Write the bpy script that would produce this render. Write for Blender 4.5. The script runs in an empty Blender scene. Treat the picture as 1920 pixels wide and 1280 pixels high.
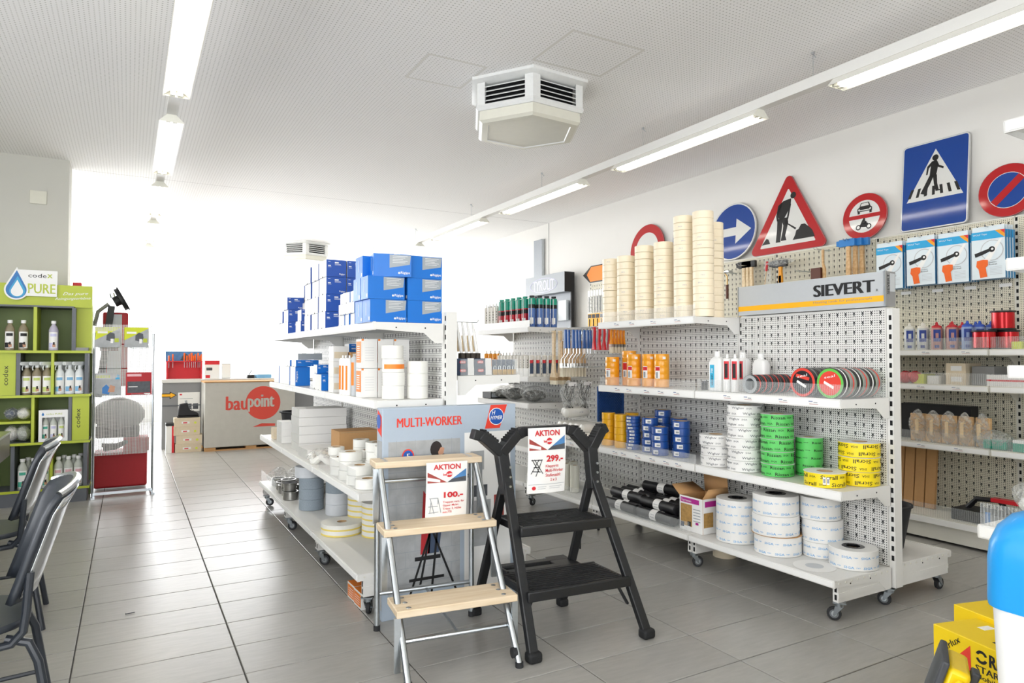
import bpy, bmesh, math, random
from mathutils import Vector, Matrix
random.seed(7)
PI = math.pi
S = bpy.context.scene
COL = S.collection

# ------------------------------------------------------------------ camera, world, light, exposure
F_PX, CAM_Z = 1275.0, 1.30
YAW, PITCH = math.atan(718 / F_PX), math.atan(28 / F_PX)
cam = bpy.data.cameras.new('camera')
cam_o = bpy.data.objects.new('camera', cam); COL.objects.link(cam_o)
cam.sensor_width = 36.0; cam.lens = F_PX / 1920 * 36.0
cam.clip_start = 0.05; cam.clip_end = 200
cam_o.location = (0, 0, CAM_Z)
cam_o.rotation_euler = (PI / 2 + PITCH, 0, -YAW)
S.camera = cam_o

world = bpy.data.worlds.new('sky'); S.world = world; world.use_nodes = True
wn = world.node_tree.nodes; wn['Background'].inputs[0].default_value = (0.95, 0.97, 1.0, 1)
wn['Background'].inputs[1].default_value = 3.0

def area_light(name, loc, rot, sx, sy, power, color=(1, 1, 1)):
    l = bpy.data.lights.new(name, 'AREA'); l.shape = 'RECTANGLE'; l.size = sx; l.size_y = sy
    l.energy = power; l.color = color
    o = bpy.data.objects.new(name, l); COL.objects.link(o); o.location = loc; o.rotation_euler = rot
    return o
# daylight falling through the shop windows of the rear left bay and the wall behind the camera
area_light('daylight_rear_bay', (-4.35, 12.4, 1.75), (0, -PI / 2, 0), 2.7, 4.8, 200, (0.97, 0.985, 1.0))
area_light('daylight_front', (-4.35, 1.2, 1.75), (0, -PI / 2, 0), 2.6, 6.2, 140, (0.97, 0.985, 1.0))
area_light('daylight_far', (0.6, 15.5, 1.8), (-PI / 2, 0, 0), 9.0, 2.8, 500, (0.97, 0.985, 1.0))
area_light('daylight_behind', (-0.9, -3.85, 1.7), (-PI / 2, 0, PI), 5.6, 2.6, 135, (0.97, 0.985, 1.0))
LAMP_POWER = 11.0

vs = S.view_settings
vs.view_transform = 'Standard'; vs.look = 'None'; vs.gamma = 1.0; vs.exposure = 0.17
vs.use_curve_mapping = False
cy_ = S.cycles
cy_.max_bounces = 5; cy_.diffuse_bounces = 4; cy_.glossy_bounces = 2; cy_.transmission_bounces = 2; cy_.transparent_max_bounces = 10
cy_.caustics_reflective = False; cy_.caustics_refractive = False; cy_.sample_clamp_indirect = 6.0

# ------------------------------------------------------------------ materials
def lin(h):
    h = h.lstrip('#'); o = []
    for i in (0, 2, 4):
        c = int(h[i:i + 2], 16) / 255
        o.append(c / 12.92 if c <= 0.04045 else ((c + 0.055) / 1.055) ** 2.4)
    return (*o, 1.0)
MATS = {}
def M(name, hexc='#cccccc', rough=0.5, metal=0.0, noise=0.06, scale=40.0, bump=0.0, emit=0.0, spec=0.5, coat=0.0, stretch=None):
    if name in MATS: return MATS[name]
    m = bpy.data.materials.new(name); m.use_nodes = True; nt = m.node_tree; n = nt.nodes; L = nt.links
    b = n['Principled BSDF']; c = lin(hexc)
    b.inputs['Base Color'].default_value = c; b.inputs['Roughness'].default_value = rough
    b.inputs['Metallic'].default_value = metal; b.inputs['Specular IOR Level'].default_value = spec
    if coat: b.inputs['Coat Weight'].default_value = coat; b.inputs['Coat Roughness'].default_value = 0.08
    if emit:
        b.inputs['Emission Color'].default_value = c; b.inputs['Emission Strength'].default_value = emit
    if noise or bump:
        tc = n.new('ShaderNodeTexCoord'); no = n.new('ShaderNodeTexNoise')
        no.inputs['Scale'].default_value = scale; no.inputs['Detail'].default_value = 3
        src = tc.outputs['Object']
        if stretch:
            mp = n.new('ShaderNodeMapping'); mp.inputs['Scale'].default_value = stretch
            L.new(src, mp.inputs[0]); src = mp.outputs[0]
        L.new(src, no.inputs['Vector'])
        if noise:
            mx = n.new('ShaderNodeMix'); mx.data_type = 'RGBA'
            mx.inputs[6].default_value = tuple(x * (1 - noise) for x in c[:3]) + (1,)
            mx.inputs[7].default_value = tuple(min(1, x * (1 + noise)) for x in c[:3]) + (1,)
            L.new(no.outputs['Fac'], mx.inputs[0]); L.new(mx.outputs[2], b.inputs['Base Color'])
        if bump:
            bp = n.new('ShaderNodeBump'); bp.inputs['Strength'].default_value = bump; bp.inputs['Distance'].default_value = 0.002
            L.new(no.outputs['Fac'], bp.inputs['Height']); L.new(bp.outputs[0], b.inputs['Normal'])
    MATS[name] = m
    return m

def math_node(nt, op, a, b=None, c=None):
    q = nt.nodes.new('ShaderNodeMath'); q.operation = op
    for i, x in enumerate((a, b, c)):
        if x is None: continue
        if isinstance(x, (int, float)): q.inputs[i].default_value = x
        else: nt.links.new(x, q.inputs[i])
    return q.outputs[0]

def dot_mask(nt, ua, va, pitch, r, kind='dot'):
    """1 inside a grid of round holes (or keyholes) of the given pitch"""
    def cell(s): return math_node(nt, 'MULTIPLY', math_node(nt, 'SUBTRACT', math_node(nt, 'FRACT', math_node(nt, 'DIVIDE', s, pitch)), 0.5), pitch)
    u, v = cell(ua), cell(va)
    d = math_node(nt, 'SQRT', math_node(nt, 'ADD', math_node(nt, 'POWER', math_node(nt, 'ABSOLUTE', u), 2.0), math_node(nt, 'POWER', math_node(nt, 'ABSOLUTE', v), 2.0)))
    m = math_node(nt, 'LESS_THAN', d, r)
    if kind == 'key':
        a = math_node(nt, 'LESS_THAN', math_node(nt, 'ABSOLUTE', u), r * 0.5)
        b2 = math_node(nt, 'LESS_THAN', math_node(nt, 'ABSOLUTE', math_node(nt, 'ADD', v, r * 1.5)), r * 1.5)
        m = math_node(nt, 'MAXIMUM', m, math_node(nt, 'MULTIPLY', a, b2))
    return m

def holes_material(name, base, hole, axes, small, small_r, big=None, big_r=None, rough=0.5, bumpn=0.0):
    m = bpy.data.materials.new(name); m.use_nodes = True; nt = m.node_tree; L = nt.links
    b = nt.nodes['Principled BSDF']; b.inputs['Roughness'].default_value = rough
    tc = nt.nodes.new('ShaderNodeTexCoord'); sp = nt.nodes.new('ShaderNodeSeparateXYZ'); L.new(tc.outputs['Object'], sp.inputs[0])
    ua, va = sp.outputs[axes[0]], sp.outputs[axes[1]]
    mask = dot_mask(nt, ua, va, small, small_r)
    if big: mask = math_node(nt, 'MAXIMUM', mask, dot_mask(nt, ua, va, big, big_r, 'key'))
    mx = nt.nodes.new('ShaderNodeMix'); mx.data_type = 'RGBA'
    mx.inputs[6].default_value = lin(base); mx.inputs[7].default_value = lin(hole)
    L.new(mask, mx.inputs[0]); L.new(mx.outputs[2], b.inputs['Base Color'])
    bp = nt.nodes.new('ShaderNodeBump'); bp.inputs['Strength'].default_value = 0.4 if big else 0.0; bp.inputs['Distance'].default_value = 0.002; bp.invert = True
    L.new(mask, bp.inputs['Height']); L.new(bp.outputs[0], b.inputs['Normal'])
    MATS[name] = m; return m

def clear_material(name, tint='#f4f8f8', fac=0.22, rough=0.08, ribs=None, crumple=False):
    """clear plastic: mostly see-through with a pale surface and a gloss"""
    m = bpy.data.materials.new(name); m.use_nodes = True; nt = m.node_tree; L = nt.links
    out = nt.nodes['Material Output']; b = nt.nodes['Principled BSDF']
    b.inputs['Base Color'].default_value = lin(tint); b.inputs['Roughness'].default_value = rough
    tr = nt.nodes.new('ShaderNodeBsdfTransparent'); mx = nt.nodes.new('ShaderNodeMixShader')
    L.new(tr.outputs[0], mx.inputs[1]); L.new(b.outputs[0], mx.inputs[2])
    mx.inputs[0].default_value = fac
    if ribs:
        tc = nt.nodes.new('ShaderNodeTexCoord'); sp = nt.nodes.new('ShaderNodeSeparateXYZ'); L.new(tc.outputs['Object'], sp.inputs[0])
        w = math_node(nt, 'LESS_THAN', math_node(nt, 'FRACT', math_node(nt, 'DIVIDE', sp.outputs[1], ribs)), 0.3)
        L.new(math_node(nt, 'ADD', fac, math_node(nt, 'MULTIPLY', w, 0.13)), mx.inputs[0])
    if crumple:
        tc = nt.nodes.new('ShaderNodeTexCoord'); no = nt.nodes.new('ShaderNodeTexNoise'); no.inputs['Scale'].default_value = 22; no.inputs['Detail'].default_value = 5; no.inputs['Distortion'].default_value = 1.5
        L.new(tc.outputs['Object'], no.inputs['Vector']); bp = nt.nodes.new('ShaderNodeBump'); bp.inputs['Strength'].default_value = 1.0; bp.inputs['Distance'].default_value = 0.03
        L.new(no.outputs['Fac'], bp.inputs['Height']); L.new(bp.outputs[0], b.inputs['Normal'])
        L.new(math_node(nt, 'ADD', fac * .4, math_node(nt, 'MULTIPLY', math_node(nt, 'POWER', no.outputs['Fac'], 3.0), fac * 5)), mx.inputs[0])
    L.new(mx.outputs[0], out.inputs[0])
    MATS[name] = m; return m

M('white_paint', '#e4e3df', 0.42, noise=0.02); M('cream_paint', '#dedcd2', 0.45, noise=0.02)
M('wall_paint', '#e6e4df', 0.8, noise=0.015, scale=6); M('plaster_grey', '#cfcec6', 0.8, noise=0.02, scale=5)
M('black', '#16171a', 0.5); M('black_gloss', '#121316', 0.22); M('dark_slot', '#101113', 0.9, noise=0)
M('steel', '#c6ccd0', 0.28, 1.0, noise=0.08, scale=60); M('chrome', '#d6d9dc', 0.12, 1.0, noise=0)
M('rubber_grey', '#6e7276', 0.6); M('rubber_black', '#222326', 0.7)
M('white', '#f2f2f0', 0.5, noise=0.01); M('paper', '#f4f3f0', 0.7, noise=0.01)
M('red', '#d5232f', 0.45, noise=0.02); M('blue_print', '#1d4fa3', 0.4); M('grey_print', '#9aa0a6', 0.6); M('ink', '#18181a', 0.6, noise=0)
M('card', '#c79a68', 0.85, noise=0.06); M('card_light', '#dccdb3', 0.85)
holes_material('pegboard', '#e3e2de', '#26282a', (1, 2), 0.0125, 0.0029, 0.05, 0.0055)
holes_material('pegboard_cream', '#dfdac6', '#2a2a26', (1, 2), 0.0125, 0.0029, 0.05, 0.0055)
holes_material('ceiling_perforated', '#fcfbfa', '#cccbc8', (0, 1), 0.026, 0.0048, rough=0.85)
clear_material('clear_plastic', fac=0.14); clear_material('clear_ribbed', fac=0.09, ribs=0.012)
clear_material('bag_plastic', '#eef0ec', 0.26, 0.12, crumple=True); clear_material('window_glass', '#eef6f6', 0.06, 0.02)

# ------------------------------------------------------------------ mesh building
TXT = {}
def glyphs(s, bold=0.0, res=2):
    k = (s, bold, res)
    if k in TXT: return TXT[k]
    c = bpy.data.curves.new('t', 'FONT'); c.body = s; c.resolution_u = res; c.offset = bold; c.fill_mode = 'FRONT'
    o = bpy.data.objects.new('t', c); COL.objects.link(o)
    bpy.context.view_layer.update()
    me = o.evaluated_get(bpy.context.evaluated_depsgraph_get()).to_mesh()
    vv = [(v.co.x, v.co.y) for v in me.vertices]; ff = [tuple(p.vertices) for p in me.polygons]
    bpy.data.objects.remove(o); bpy.data.curves.remove(c)
    xs = [p[0] for p in vv]; ys = [p[1] for p in vv]
    x0, x1, y0, y1 = min(xs), max(xs), min(ys), max(ys)
    TXT[k] = ([((x - x0) / (x1 - x0), (y - y0) / (y1 - y0)) for x, y in vv], ff)
    return TXT[k]

class MB:
    def __init__(s): s.v = []; s.f = []; s.m = []; s.mats = []
    def mi(s, name):
        if name not in s.mats: s.mats.append(name)
        return s.mats.index(name)
    def add(s, vs_, fs, mat):
        o = len(s.v); s.v += [tuple(p) for p in vs_]; k = s.mi(mat)
        for f in fs: s.f.append(tuple(i + o for i in f)); s.m.append(k)
        return s
    def poly(s, pts, mat): return s.add(pts, [tuple(range(len(pts)))], mat)
    def box(s, x0, x1, y0, y1, z0, z1, mat, faces=None):
        """faces: optional {'-x': mat, ...}"""
        v = [(x, y, z) for x in (x0, x1) for y in (y0, y1) for z in (z0, z1)]
        fs = {'-x': (0, 1, 3, 2), '+x': (4, 6, 7, 5), '-y': (0, 4, 5, 1), '+y': (2, 3, 7, 6), '-z': (0, 2, 6, 4), '+z': (1, 5, 7, 3)}
        o = len(s.v); s.v += v
        for k, f in fs.items():
            s.f.append(tuple(i + o for i in f)); s.m.append(s.mi((faces or {}).get(k, mat)))
        return s
    def cbox(s, c, d, mat, faces=None):
        return s.box(c[0] - d[0] / 2, c[0] + d[0] / 2, c[1] - d[1] / 2, c[1] + d[1] / 2, c[2] - d[2] / 2, c[2] + d[2] / 2, mat, faces)
    def rev(s, prof, mat, n=20, c=(0, 0, 0), axis='z', mats=None, close=False):
        """lathe: prof = [(r, h), ...] about an axis through c; mats: per segment material"""
        def P(r, h, a):
            x, y = r * math.cos(a), r * math.sin(a)
            p = {'z': (x, y, h), 'x': (h, x, y), 'y': (y, h, x)}[axis]
            return (p[0] + c[0], p[1] + c[1], p[2] + c[2])
        o = len(s.v); k = len(prof)
        for r, h in prof:
            for i in range(n): s.v.append(P(max(r, 1e-5), h, 2 * PI * i / n))
        segs = k if close else k - 1
        for j in range(segs):
            j2 = (j + 1) % k; mm = s.mi(mats[j] if mats else mat)
            for i in range(n):
                i2 = (i + 1) % n
                s.f.append((o + j * n + i, o + j * n + i2, o + j2 * n + i2, o + j2 * n + i)); s.m.append(mm)
        return s
    def cyl(s, c, r, h, mat, n=18, axis='z', r2=None, cap=None, bev=0.0):
        r2 = r if r2 is None else r2; cap = cap or mat
        if bev:
            pr = [(0, 0), (r - bev, 0), (r, bev), (r2, h - bev), (r2 - bev, h), (0, h)]; ms = [cap, mat, mat, mat, cap]
        else: pr = [(0, 0), (r, 0), (r2, h), (0, h)]; ms = [cap, mat, cap]
        return s.rev(pr, mat, n, c, axis, ms)
    def ring(s, c, ro, ri, h, mat, n=24, axis='z', side=None, core=None, bev=0.002):
        side = side or mat; core = core or mat
        pr = [(ri, 0), (ro - bev, 0), (ro, bev), (ro, h - bev), (ro - bev, h), (ri, h)]
        return s.rev(pr, mat, n, c, axis, [side, mat, mat, mat, side, core], close=True)
    def tube(s, pts, r, mat, n=8, closed=False, cap=True):
        pts = [Vector(p) for p in pts]; k = len(pts); o = len(s.v)
        rr = r if isinstance(r, (list, tuple)) else [r] * k
        up = None
        for i, p in enumerate(pts):
            a = pts[i - 1] if (i or closed) else p; b = pts[(i + 1) % k] if (i < k - 1 or closed) else p
            t = (b - a).normalized()
            if up is None:
                up = Vector((0, 0, 1)) if abs(t.z) < 0.9 else Vector((1, 0, 0))
            e1 = t.cross(up).normalized(); e2 = e1.cross(t).normalized(); up = e2
            for j in range(n):
                w = 2 * PI * j / n
                s.v.append(tuple(p + e1 * math.cos(w) * rr[i] + e2 * math.sin(w) * rr[i]))
        mm = s.mi(mat)
        for i in range(k if closed else k - 1):
            i2 = (i + 1) % k
            for j in range(n):
                j2 = (j + 1) % n
                s.f.append((o + i * n + j, o + i * n + j2, o + i2 * n + j2, o + i2 * n + j)); s.m.append(mm)
        if cap and not closed:
            s.f.append(tuple(o + j for j in reversed(range(n)))); s.m.append(mm)
            s.f.append(tuple(o + (k - 1) * n + j for j in range(n))); s.m.append(mm)
        return s
    def bar(s, p, q, w, h, mat, up=(0, 0, 1)):
        """rectangular bar from p to q; w across, h along 'up'"""
        p, q, up = Vector(p), Vector(q), Vector(up); t = (q - p).normalized()
        e1 = t.cross(up).normalized(); e2 = e1.cross(t).normalized()
        vs_ = [tuple(b + e1 * a * w / 2 + e2 * c * h / 2) for b in (p, q) for a, c in ((-1, -1), (1, -1), (1, 1), (-1, 1))]
        return s.add(vs_, [(3, 2, 1, 0), (4, 5, 6, 7), (0, 1, 5, 4), (1, 2, 6, 5), (2, 3, 7, 6), (3, 0, 4, 7)], mat)
    def prism(s, pts, ax, t0, t1, mat, side=None):
        """extrude a 2-d outline along axis ax (0 x, 1 y, 2 z); the outline gives the other two coords in order"""
        k = len(pts); o = len(s.v)
        def P(u, v, t):
            return {0: (t, u, v), 1: (u, t, v), 2: (u, v, t)}[ax]
        s.v += [P(u, v, t0) for u, v in pts] + [P(u, v, t1) for u, v in pts]
        m1 = s.mi(mat); m2 = s.mi(side or mat)
        s.f.append(tuple(o + i for i in reversed(range(k)))); s.m.append(m1)
        s.f.append(tuple(o + k + i for i in range(k))); s.m.append(m1)
        for i in range(k):
            j = (i + 1) % k; s.f.append((o + i, o + j, o + k + j, o + k + i)); s.m.append(m2)
        return s
    def text(s, t, o, u, v, w, h, mat, bold=0.0, res=2, skew=0.0):
        o, u, v = Vector(o), Vector(u), Vector(v); g, ff = glyphs(t, 0.0, res); nrm = u.cross(v).normalized()
        for k, dx in enumerate((-1, 0, 1) if bold else (0,)):      # heavier type: struck three times side by side
            oo = o + u * (dx * bold * 1.1 * h) + nrm * (.00012 * k)
            s.add([tuple(oo + u * (x * w + skew * y * h) + v * (y * h)) for x, y in g], ff, mat)
        return s
    def ctext(s, t, r, a0, z0, w, h, mat, bold=0.0, flip=False, c=(0, 0, 0)):
        """text wrapped on an upright cylinder; starts at angle a0 and runs to the viewer's right"""
        g, ff = glyphs(t, bold, 1); vs_ = []
        for x, y in g:
            if flip: x, y = 1 - x, 1 - y
            a = a0 + x * w / r; vs_.append((c[0] + r * math.cos(a), c[1] + r * math.sin(a), c[2] + z0 + y * h))
        return s.add(vs_, ff, mat)
    def cpatch(s, r, a0, a1, z0, z1, mat, n=6, c=(0, 0, 0)):
        vs_ = []
        for i in range(n + 1):
            a = a0 + (a1 - a0) * i / n
            vs_ += [(c[0] + r * math.cos(a), c[1] + r * math.sin(a), c[2] + z0), (c[0] + r * math.cos(a), c[1] + r * math.sin(a), c[2] + z1)]
        return s.add(vs_, [(2 * i, 2 * i + 2, 2 * i + 3, 2 * i + 1) for i in range(n)], mat)
    def grid(s, fn, nu, nv, mat):
        o = len(s.v)
        for i in range(nu + 1):
            for j in range(nv + 1): s.v.append(tuple(fn(i / nu, j / nv)))
        mm = s.mi(mat)
        for i in range(nu):
            for j in range(nv):
                a = o + i * (nv + 1) + j; s.f.append((a, a + nv + 1, a + nv + 2, a + 1)); s.m.append(mm)
        return s
    def mesh(s, name, off=(0, 0, 0)):
        me = bpy.data.meshes.new(name)
        me.from_pydata([(x - off[0], y - off[1], z - off[2]) for x, y, z in s.v], [], s.f)
        for k in s.mats: me.materials.append(MATS[k])
        me.polygons.foreach_set('material_index', s.m)
        me.polygons.foreach_set('use_smooth', [True] * len(s.f))
        me.update(); me.set_sharp_from_angle(angle=math.radians(35))
        return me
    def build(s, name, parent=None, world=False, loc=None, rot=None, bev=0.0, label=None):
        off = (0, 0, 0)
        if world and parent:
            q = parent; off = Vector((0, 0, 0))
            while q: off = off + q.location; q = q.parent
        me = s.mesh(name, off)
        o = bpy.data.objects.new(name, me); COL.objects.link(o)
        if parent: o.parent = parent
        if loc: o.location = loc
        if rot: o.rotation_euler = rot
        if bev:
            bm_ = o.modifiers.new('bevel', 'BEVEL'); bm_.width = bev; bm_.segments = 2; bm_.limit_method = 'ANGLE'; bm_.angle_limit = math.radians(40)
        if label: o['label'] = label
        return o

def tag(o, label, cat, group=None):
    o['label'] = label; o['category'] = cat
    if group: o['group'] = group
    return o
def thing(name, label, cat, loc=(0, 0, 0), rotz=0.0, group=None):
    o = bpy.data.objects.new(name, None); COL.objects.link(o); o.location = loc; o.rotation_euler = (0, 0, rotz)
    o.empty_display_size = 0.05
    return tag(o, label, cat, group)
def struct(o):
    o['kind'] = 'structure'; return o
def put(me, name, label, cat, loc, rot=(0, 0, 0), group=None):
    o = bpy.data.objects.new(name, me); COL.objects.link(o); o.location = loc; o.rotation_euler = rot
    return tag(o, label, cat, group)
def copy_tree(o, parent=None):
    c = o.copy(); COL.objects.link(c); c.parent = parent
    for ch in list(o.children): copy_tree(ch, c)
    return c
ORD = ['first', 'second', 'third', 'fourth', 'fifth', 'sixth', 'seventh', 'eighth', 'ninth', 'tenth', 'eleventh', 'twelfth', 'thirteenth', 'fourteenth', 'fifteenth', 'sixteenth']
def nth(i, n, low='bottom', high='top'):
    """position word in a run counted from the low end"""
    if n == 1: return 'single'
    if i == 0: return low
    if i == n - 1: return high
    return ORD[i] + ' from ' + low
# ------------------------------------------------------------------ the room
ZC, XW, XL, YF, YB, YCOL = 3.28, 5.42, -4.2, 15.2, -3.6, 8.15
# floor: grout bed and tiles
def tile_material():
    m = bpy.data.materials.new('floor_tile'); m.use_nodes = True; nt = m.node_tree; L = nt.links; n = nt.nodes
    b = n['Principled BSDF']
    tc = n.new('ShaderNodeTexCoord'); oi = n.new('ShaderNodeObjectInfo'); geo = n.new('ShaderNodeNewGeometry')
    mp = n.new('ShaderNodeMapping'); mp.inputs['Scale'].default_value = (5, 26, 5); mp.inputs['Rotation'].default_value = (0, 0, 0.35)
    L.new(geo.outputs['Position'], mp.inputs[0])
    no = n.new('ShaderNodeTexNoise'); no.inputs['Scale'].default_value = 1.6; no.inputs['Detail'].default_value = 7; no.inputs['Roughness'].default_value = 0.62
    L.new(mp.outputs[0], no.inputs['Vector'])
    cr = n.new('ShaderNodeValToRGB'); cr.color_ramp.elements[0].position = 0.3; cr.color_ramp.elements[1].position = 0.72
    cr.color_ramp.elements[0].color = lin('#9b9994'); cr.color_ramp.elements[1].color = lin('#a9a7a2')
    L.new(no.outputs['Fac'], cr.inputs[0])
    hs = n.new('ShaderNodeHueSaturation'); L.new(cr.outputs[0], hs.inputs['Color'])
    L.new(math_node(nt, 'ADD', 0.95, math_node(nt, 'MULTIPLY', oi.outputs['Random'], 0.10)), hs.inputs['Value'])
    L.new(hs.outputs[0], b.inputs['Base Color'])
    b.inputs['Roughness'].default_value = 0.29
    MATS['floor_tile'] = m
tile_material(); M('grout', '#4f4d49', 0.9, noise=0.1)
fl = MB().box(XL, XW, YB, YF, -0.12, -0.004, 'grout').build('floor'); struct(fl)
TX, TY, GX, GY = 0.622, 0.3035, -0.194, 3.6
hw, hd, ch = TX / 2 - 0.0028, TY / 2 - 0.0028, 0.0018
def tile_into(mb, cx, cy):
    v = []
    for z, k in ((-0.004, 0), (-ch, 0), (0, ch)):
        v += [(cx - hw + k, cy - hd + k, z), (cx + hw - k, cy - hd + k, z), (cx + hw - k, cy + hd - k, z), (cx - hw + k, cy + hd - k, z)]
    fs = [(8, 9, 10, 11)]
    for a in (0, 4):
        for i in range(4): j = (i + 1) % 4; fs.append((a + i, a + j, a + 4 + j, a + 4 + i))
    mb.add(v, fs, 'floor_tile')
tm = MB(); tile_into(tm, 0, 0); tile_me = tm.mesh('tile')
cells = []
for i in range(-7, 10):
    for j in range(-24, 39):
        cx, cy = GX + (i + 0.5) * TX, GY + (j + 0.5) * TY
        if cx - hw < XL or cx + hw > XW or cy - hd < YB or cy + hd > YF: continue
        fwd = cx * math.sin(YAW) + cy * math.cos(YAW); lat = cx * math.cos(YAW) - cy * math.sin(YAW)
        vis = fwd > 0.4 and abs(lat) < fwd * 0.78 + 0.4 and fwd > 2.2
        cells.append((0 if vis else 1, fwd, cx, cy))
cells.sort()
rest = MB()
for k, (a, fw, cx, cy) in enumerate(cells):
    if k < 300 and a == 0:
        t = bpy.data.objects.new('tile', tile_me); COL.objects.link(t); t.parent = fl; t.location = (cx, cy, 0)
    else: tile_into(rest, cx, cy)
r = rest.build('far_tiles', fl); r['kind'] = 'stuff'; r['label'] = 'grey floor tiles towards the back of the shop'

cl = MB().box(XL, XW, YB, YF, ZC, ZC + 0.15, 'ceiling_perforated').build('ceiling'); struct(cl)
M('seam', '#a9a8a5', 0.8)
MB().box(-0.52, XW, 8.505, 8.512, ZC - 0.0003, ZC + 0.001, 'seam').build('joint_strip', cl)
for (x0, x1, y0, y1) in ((1.70, 2.10, 4.12, 4.52), (2.34, 2.87, 3.39, 3.84)):
    p = MB().box(x0, x1, y0, y1, ZC - 0.0008, ZC + 0.001, 'ceiling_perforated')
    p.build('access_panel', cl)
    e = MB()
    for a in ((x0 - .02, x1 + .02, y0 - .02, y0), (x0 - .02, x1 + .02, y1, y1 + .02), (x0 - .02, x0, y0, y1), (x1, x1 + .02, y0, y1)):
        e.box(*a, ZC - 0.0006, ZC + 0.001, 'wall_paint')
    e.build('panel_frame', cl)
def wall(name, *a, mat='wall_paint'): return struct(MB().box(*a, mat).build(name))
wr = wall('wall_right', XW, XW + 0.2, YB, YF, 0, ZC)
MB().box(XW - 0.0035, XW + 0.01, 8.50, 8.512, 0, ZC, 'seam').build('joint_strip', wr)
bw = MB()
for q in ((XL, XW, 0, .35), (XL, XW, 3.06, ZC), (XL, -3.8, .35, 3.06), (2.2, XW, .35, 3.06)): bw.box(q[0], q[1], YB - .2, YB, q[2], q[3], 'wall_paint')
struct(bw.build('wall_back'))
fw = MB()
for q in ((XL, XW, 0, .35), (XL, XW, 3.18, ZC), (XL, -3.85, .35, 3.18), (5.1, XW, .35, 3.18)): fw.box(q[0], q[1], YF, YF + .2, q[2], q[3], 'wall_paint')
struct(fw.build('wall_far'))
pr = wall('wall_partition', XL, -0.545, YCOL, YCOL + 0.35, 0, ZC, mat='plaster_grey')
# left wall: piers and spandrels around two window bands
lw = MB()
def left_wall(y0, y1, z0, z1): lw.box(XL - 0.2, XL, y0, y1, z0, z1, 'wall_paint')
left_wall(YB, YF, 0, 0.35); left_wall(YB, YF, 3.12, ZC)
for a, b in ((YB, -1.9), (4.3, 9.95), (14.85, YF)): left_wall(a, b, 0.35, 3.12)
struct(lw.build('wall_left'))
M('window_frame', '#e8e8e6', 0.4)
for k, (a, b, nn) in enumerate(((-1.9, 4.3, 4), (9.95, 14.85, 4))):
    w = thing('window_%d' % (k + 1), 'window', 'window', (XL - 0.1, a, 0.35)); struct(w)
    for kk in ('label', 'category'): del w[kk]
    st = (b - a) / nn
    for i in range(nn):
        f = MB(); y0, y1 = a + i * st, a + (i + 1) * st
        for q in ((y0, y0 + .06, .35, 3.12), (y1 - .06, y1, .35, 3.12), (y0 + .06, y1 - .06, .35, .41), (y0 + .06, y1 - .06, 3.06, 3.12)):
            f.box(XL - 0.14, XL - 0.06, q[0], q[1], q[2], q[3], 'window_frame')
        fo = f.build('window_frame', w, world=True)
        MB().box(XL - 0.104, XL - 0.096, y0 + .055, y1 - .055, .405, 3.065, 'window_glass').build('pane', fo, world=True)
w = thing('window_3', 'window', 'window', (-3.0, YB - .1, 0.35)); struct(w)
for kk in ('label', 'category'): del w[kk]
for i in range(3):
    f = MB(); x0, x1 = -3.8 + i * 2.0, -1.8 + i * 2.0
    for q in ((x0, x0 + .06, .35, 3.06), (x1 - .06, x1, .35, 3.06), (x0 + .06, x1 - .06, .35, .41), (x0 + .06, x1 - .06, 3.0, 3.06)):
        f.box(q[0], q[1], YB - .14, YB - .06, q[2], q[3], 'window_frame')
    fo = f.build('window_frame', w, world=True)
    MB().box(x0 + .055, x1 - .055, YB - .104, YB - .096, .405, 3.005, 'window_glass').build('pane', fo, world=True)
w = thing('window_4', 'window', 'window', (-3.85, YF + .1, 0.35)); struct(w)
for kk in ('label', 'category'): del w[kk]
for x0, x1 in ((-3.85, -1.1), (-1.1, 3.35), (3.35, 5.1)):
    f = MB()
    for q in ((x0, x0 + .05, .35, 3.18), (x1 - .05, x1, .35, 3.18), (x0 + .05, x1 - .05, .35, .40), (x0 + .05, x1 - .05, 3.13, 3.18)):
        f.box(q[0], q[1], YF + .06, YF + .14, q[2], q[3], 'window_frame')
    fo = f.build('window_frame', w, world=True)
    MB().box(x0 + .045, x1 - .045, YF + .096, YF + .104, .395, 3.135, 'window_glass').build('pane', fo, world=True)
MB().box(XW - 0.015, XW, 7.5, YF, 0, 0.09, 'white_paint').build('baseboard_right')['kind'] = 'structure'
MB().box(XL, XW, YF - 0.015, YF, 0, 0.09, 'white_paint').build('baseboard_far')['kind'] = 'structure'
MB().box(XL, -0.545, YCOL - 0.015, YCOL, 0, 0.09, 'white_paint').build('baseboard_partition')['kind'] = 'structure'

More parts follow.
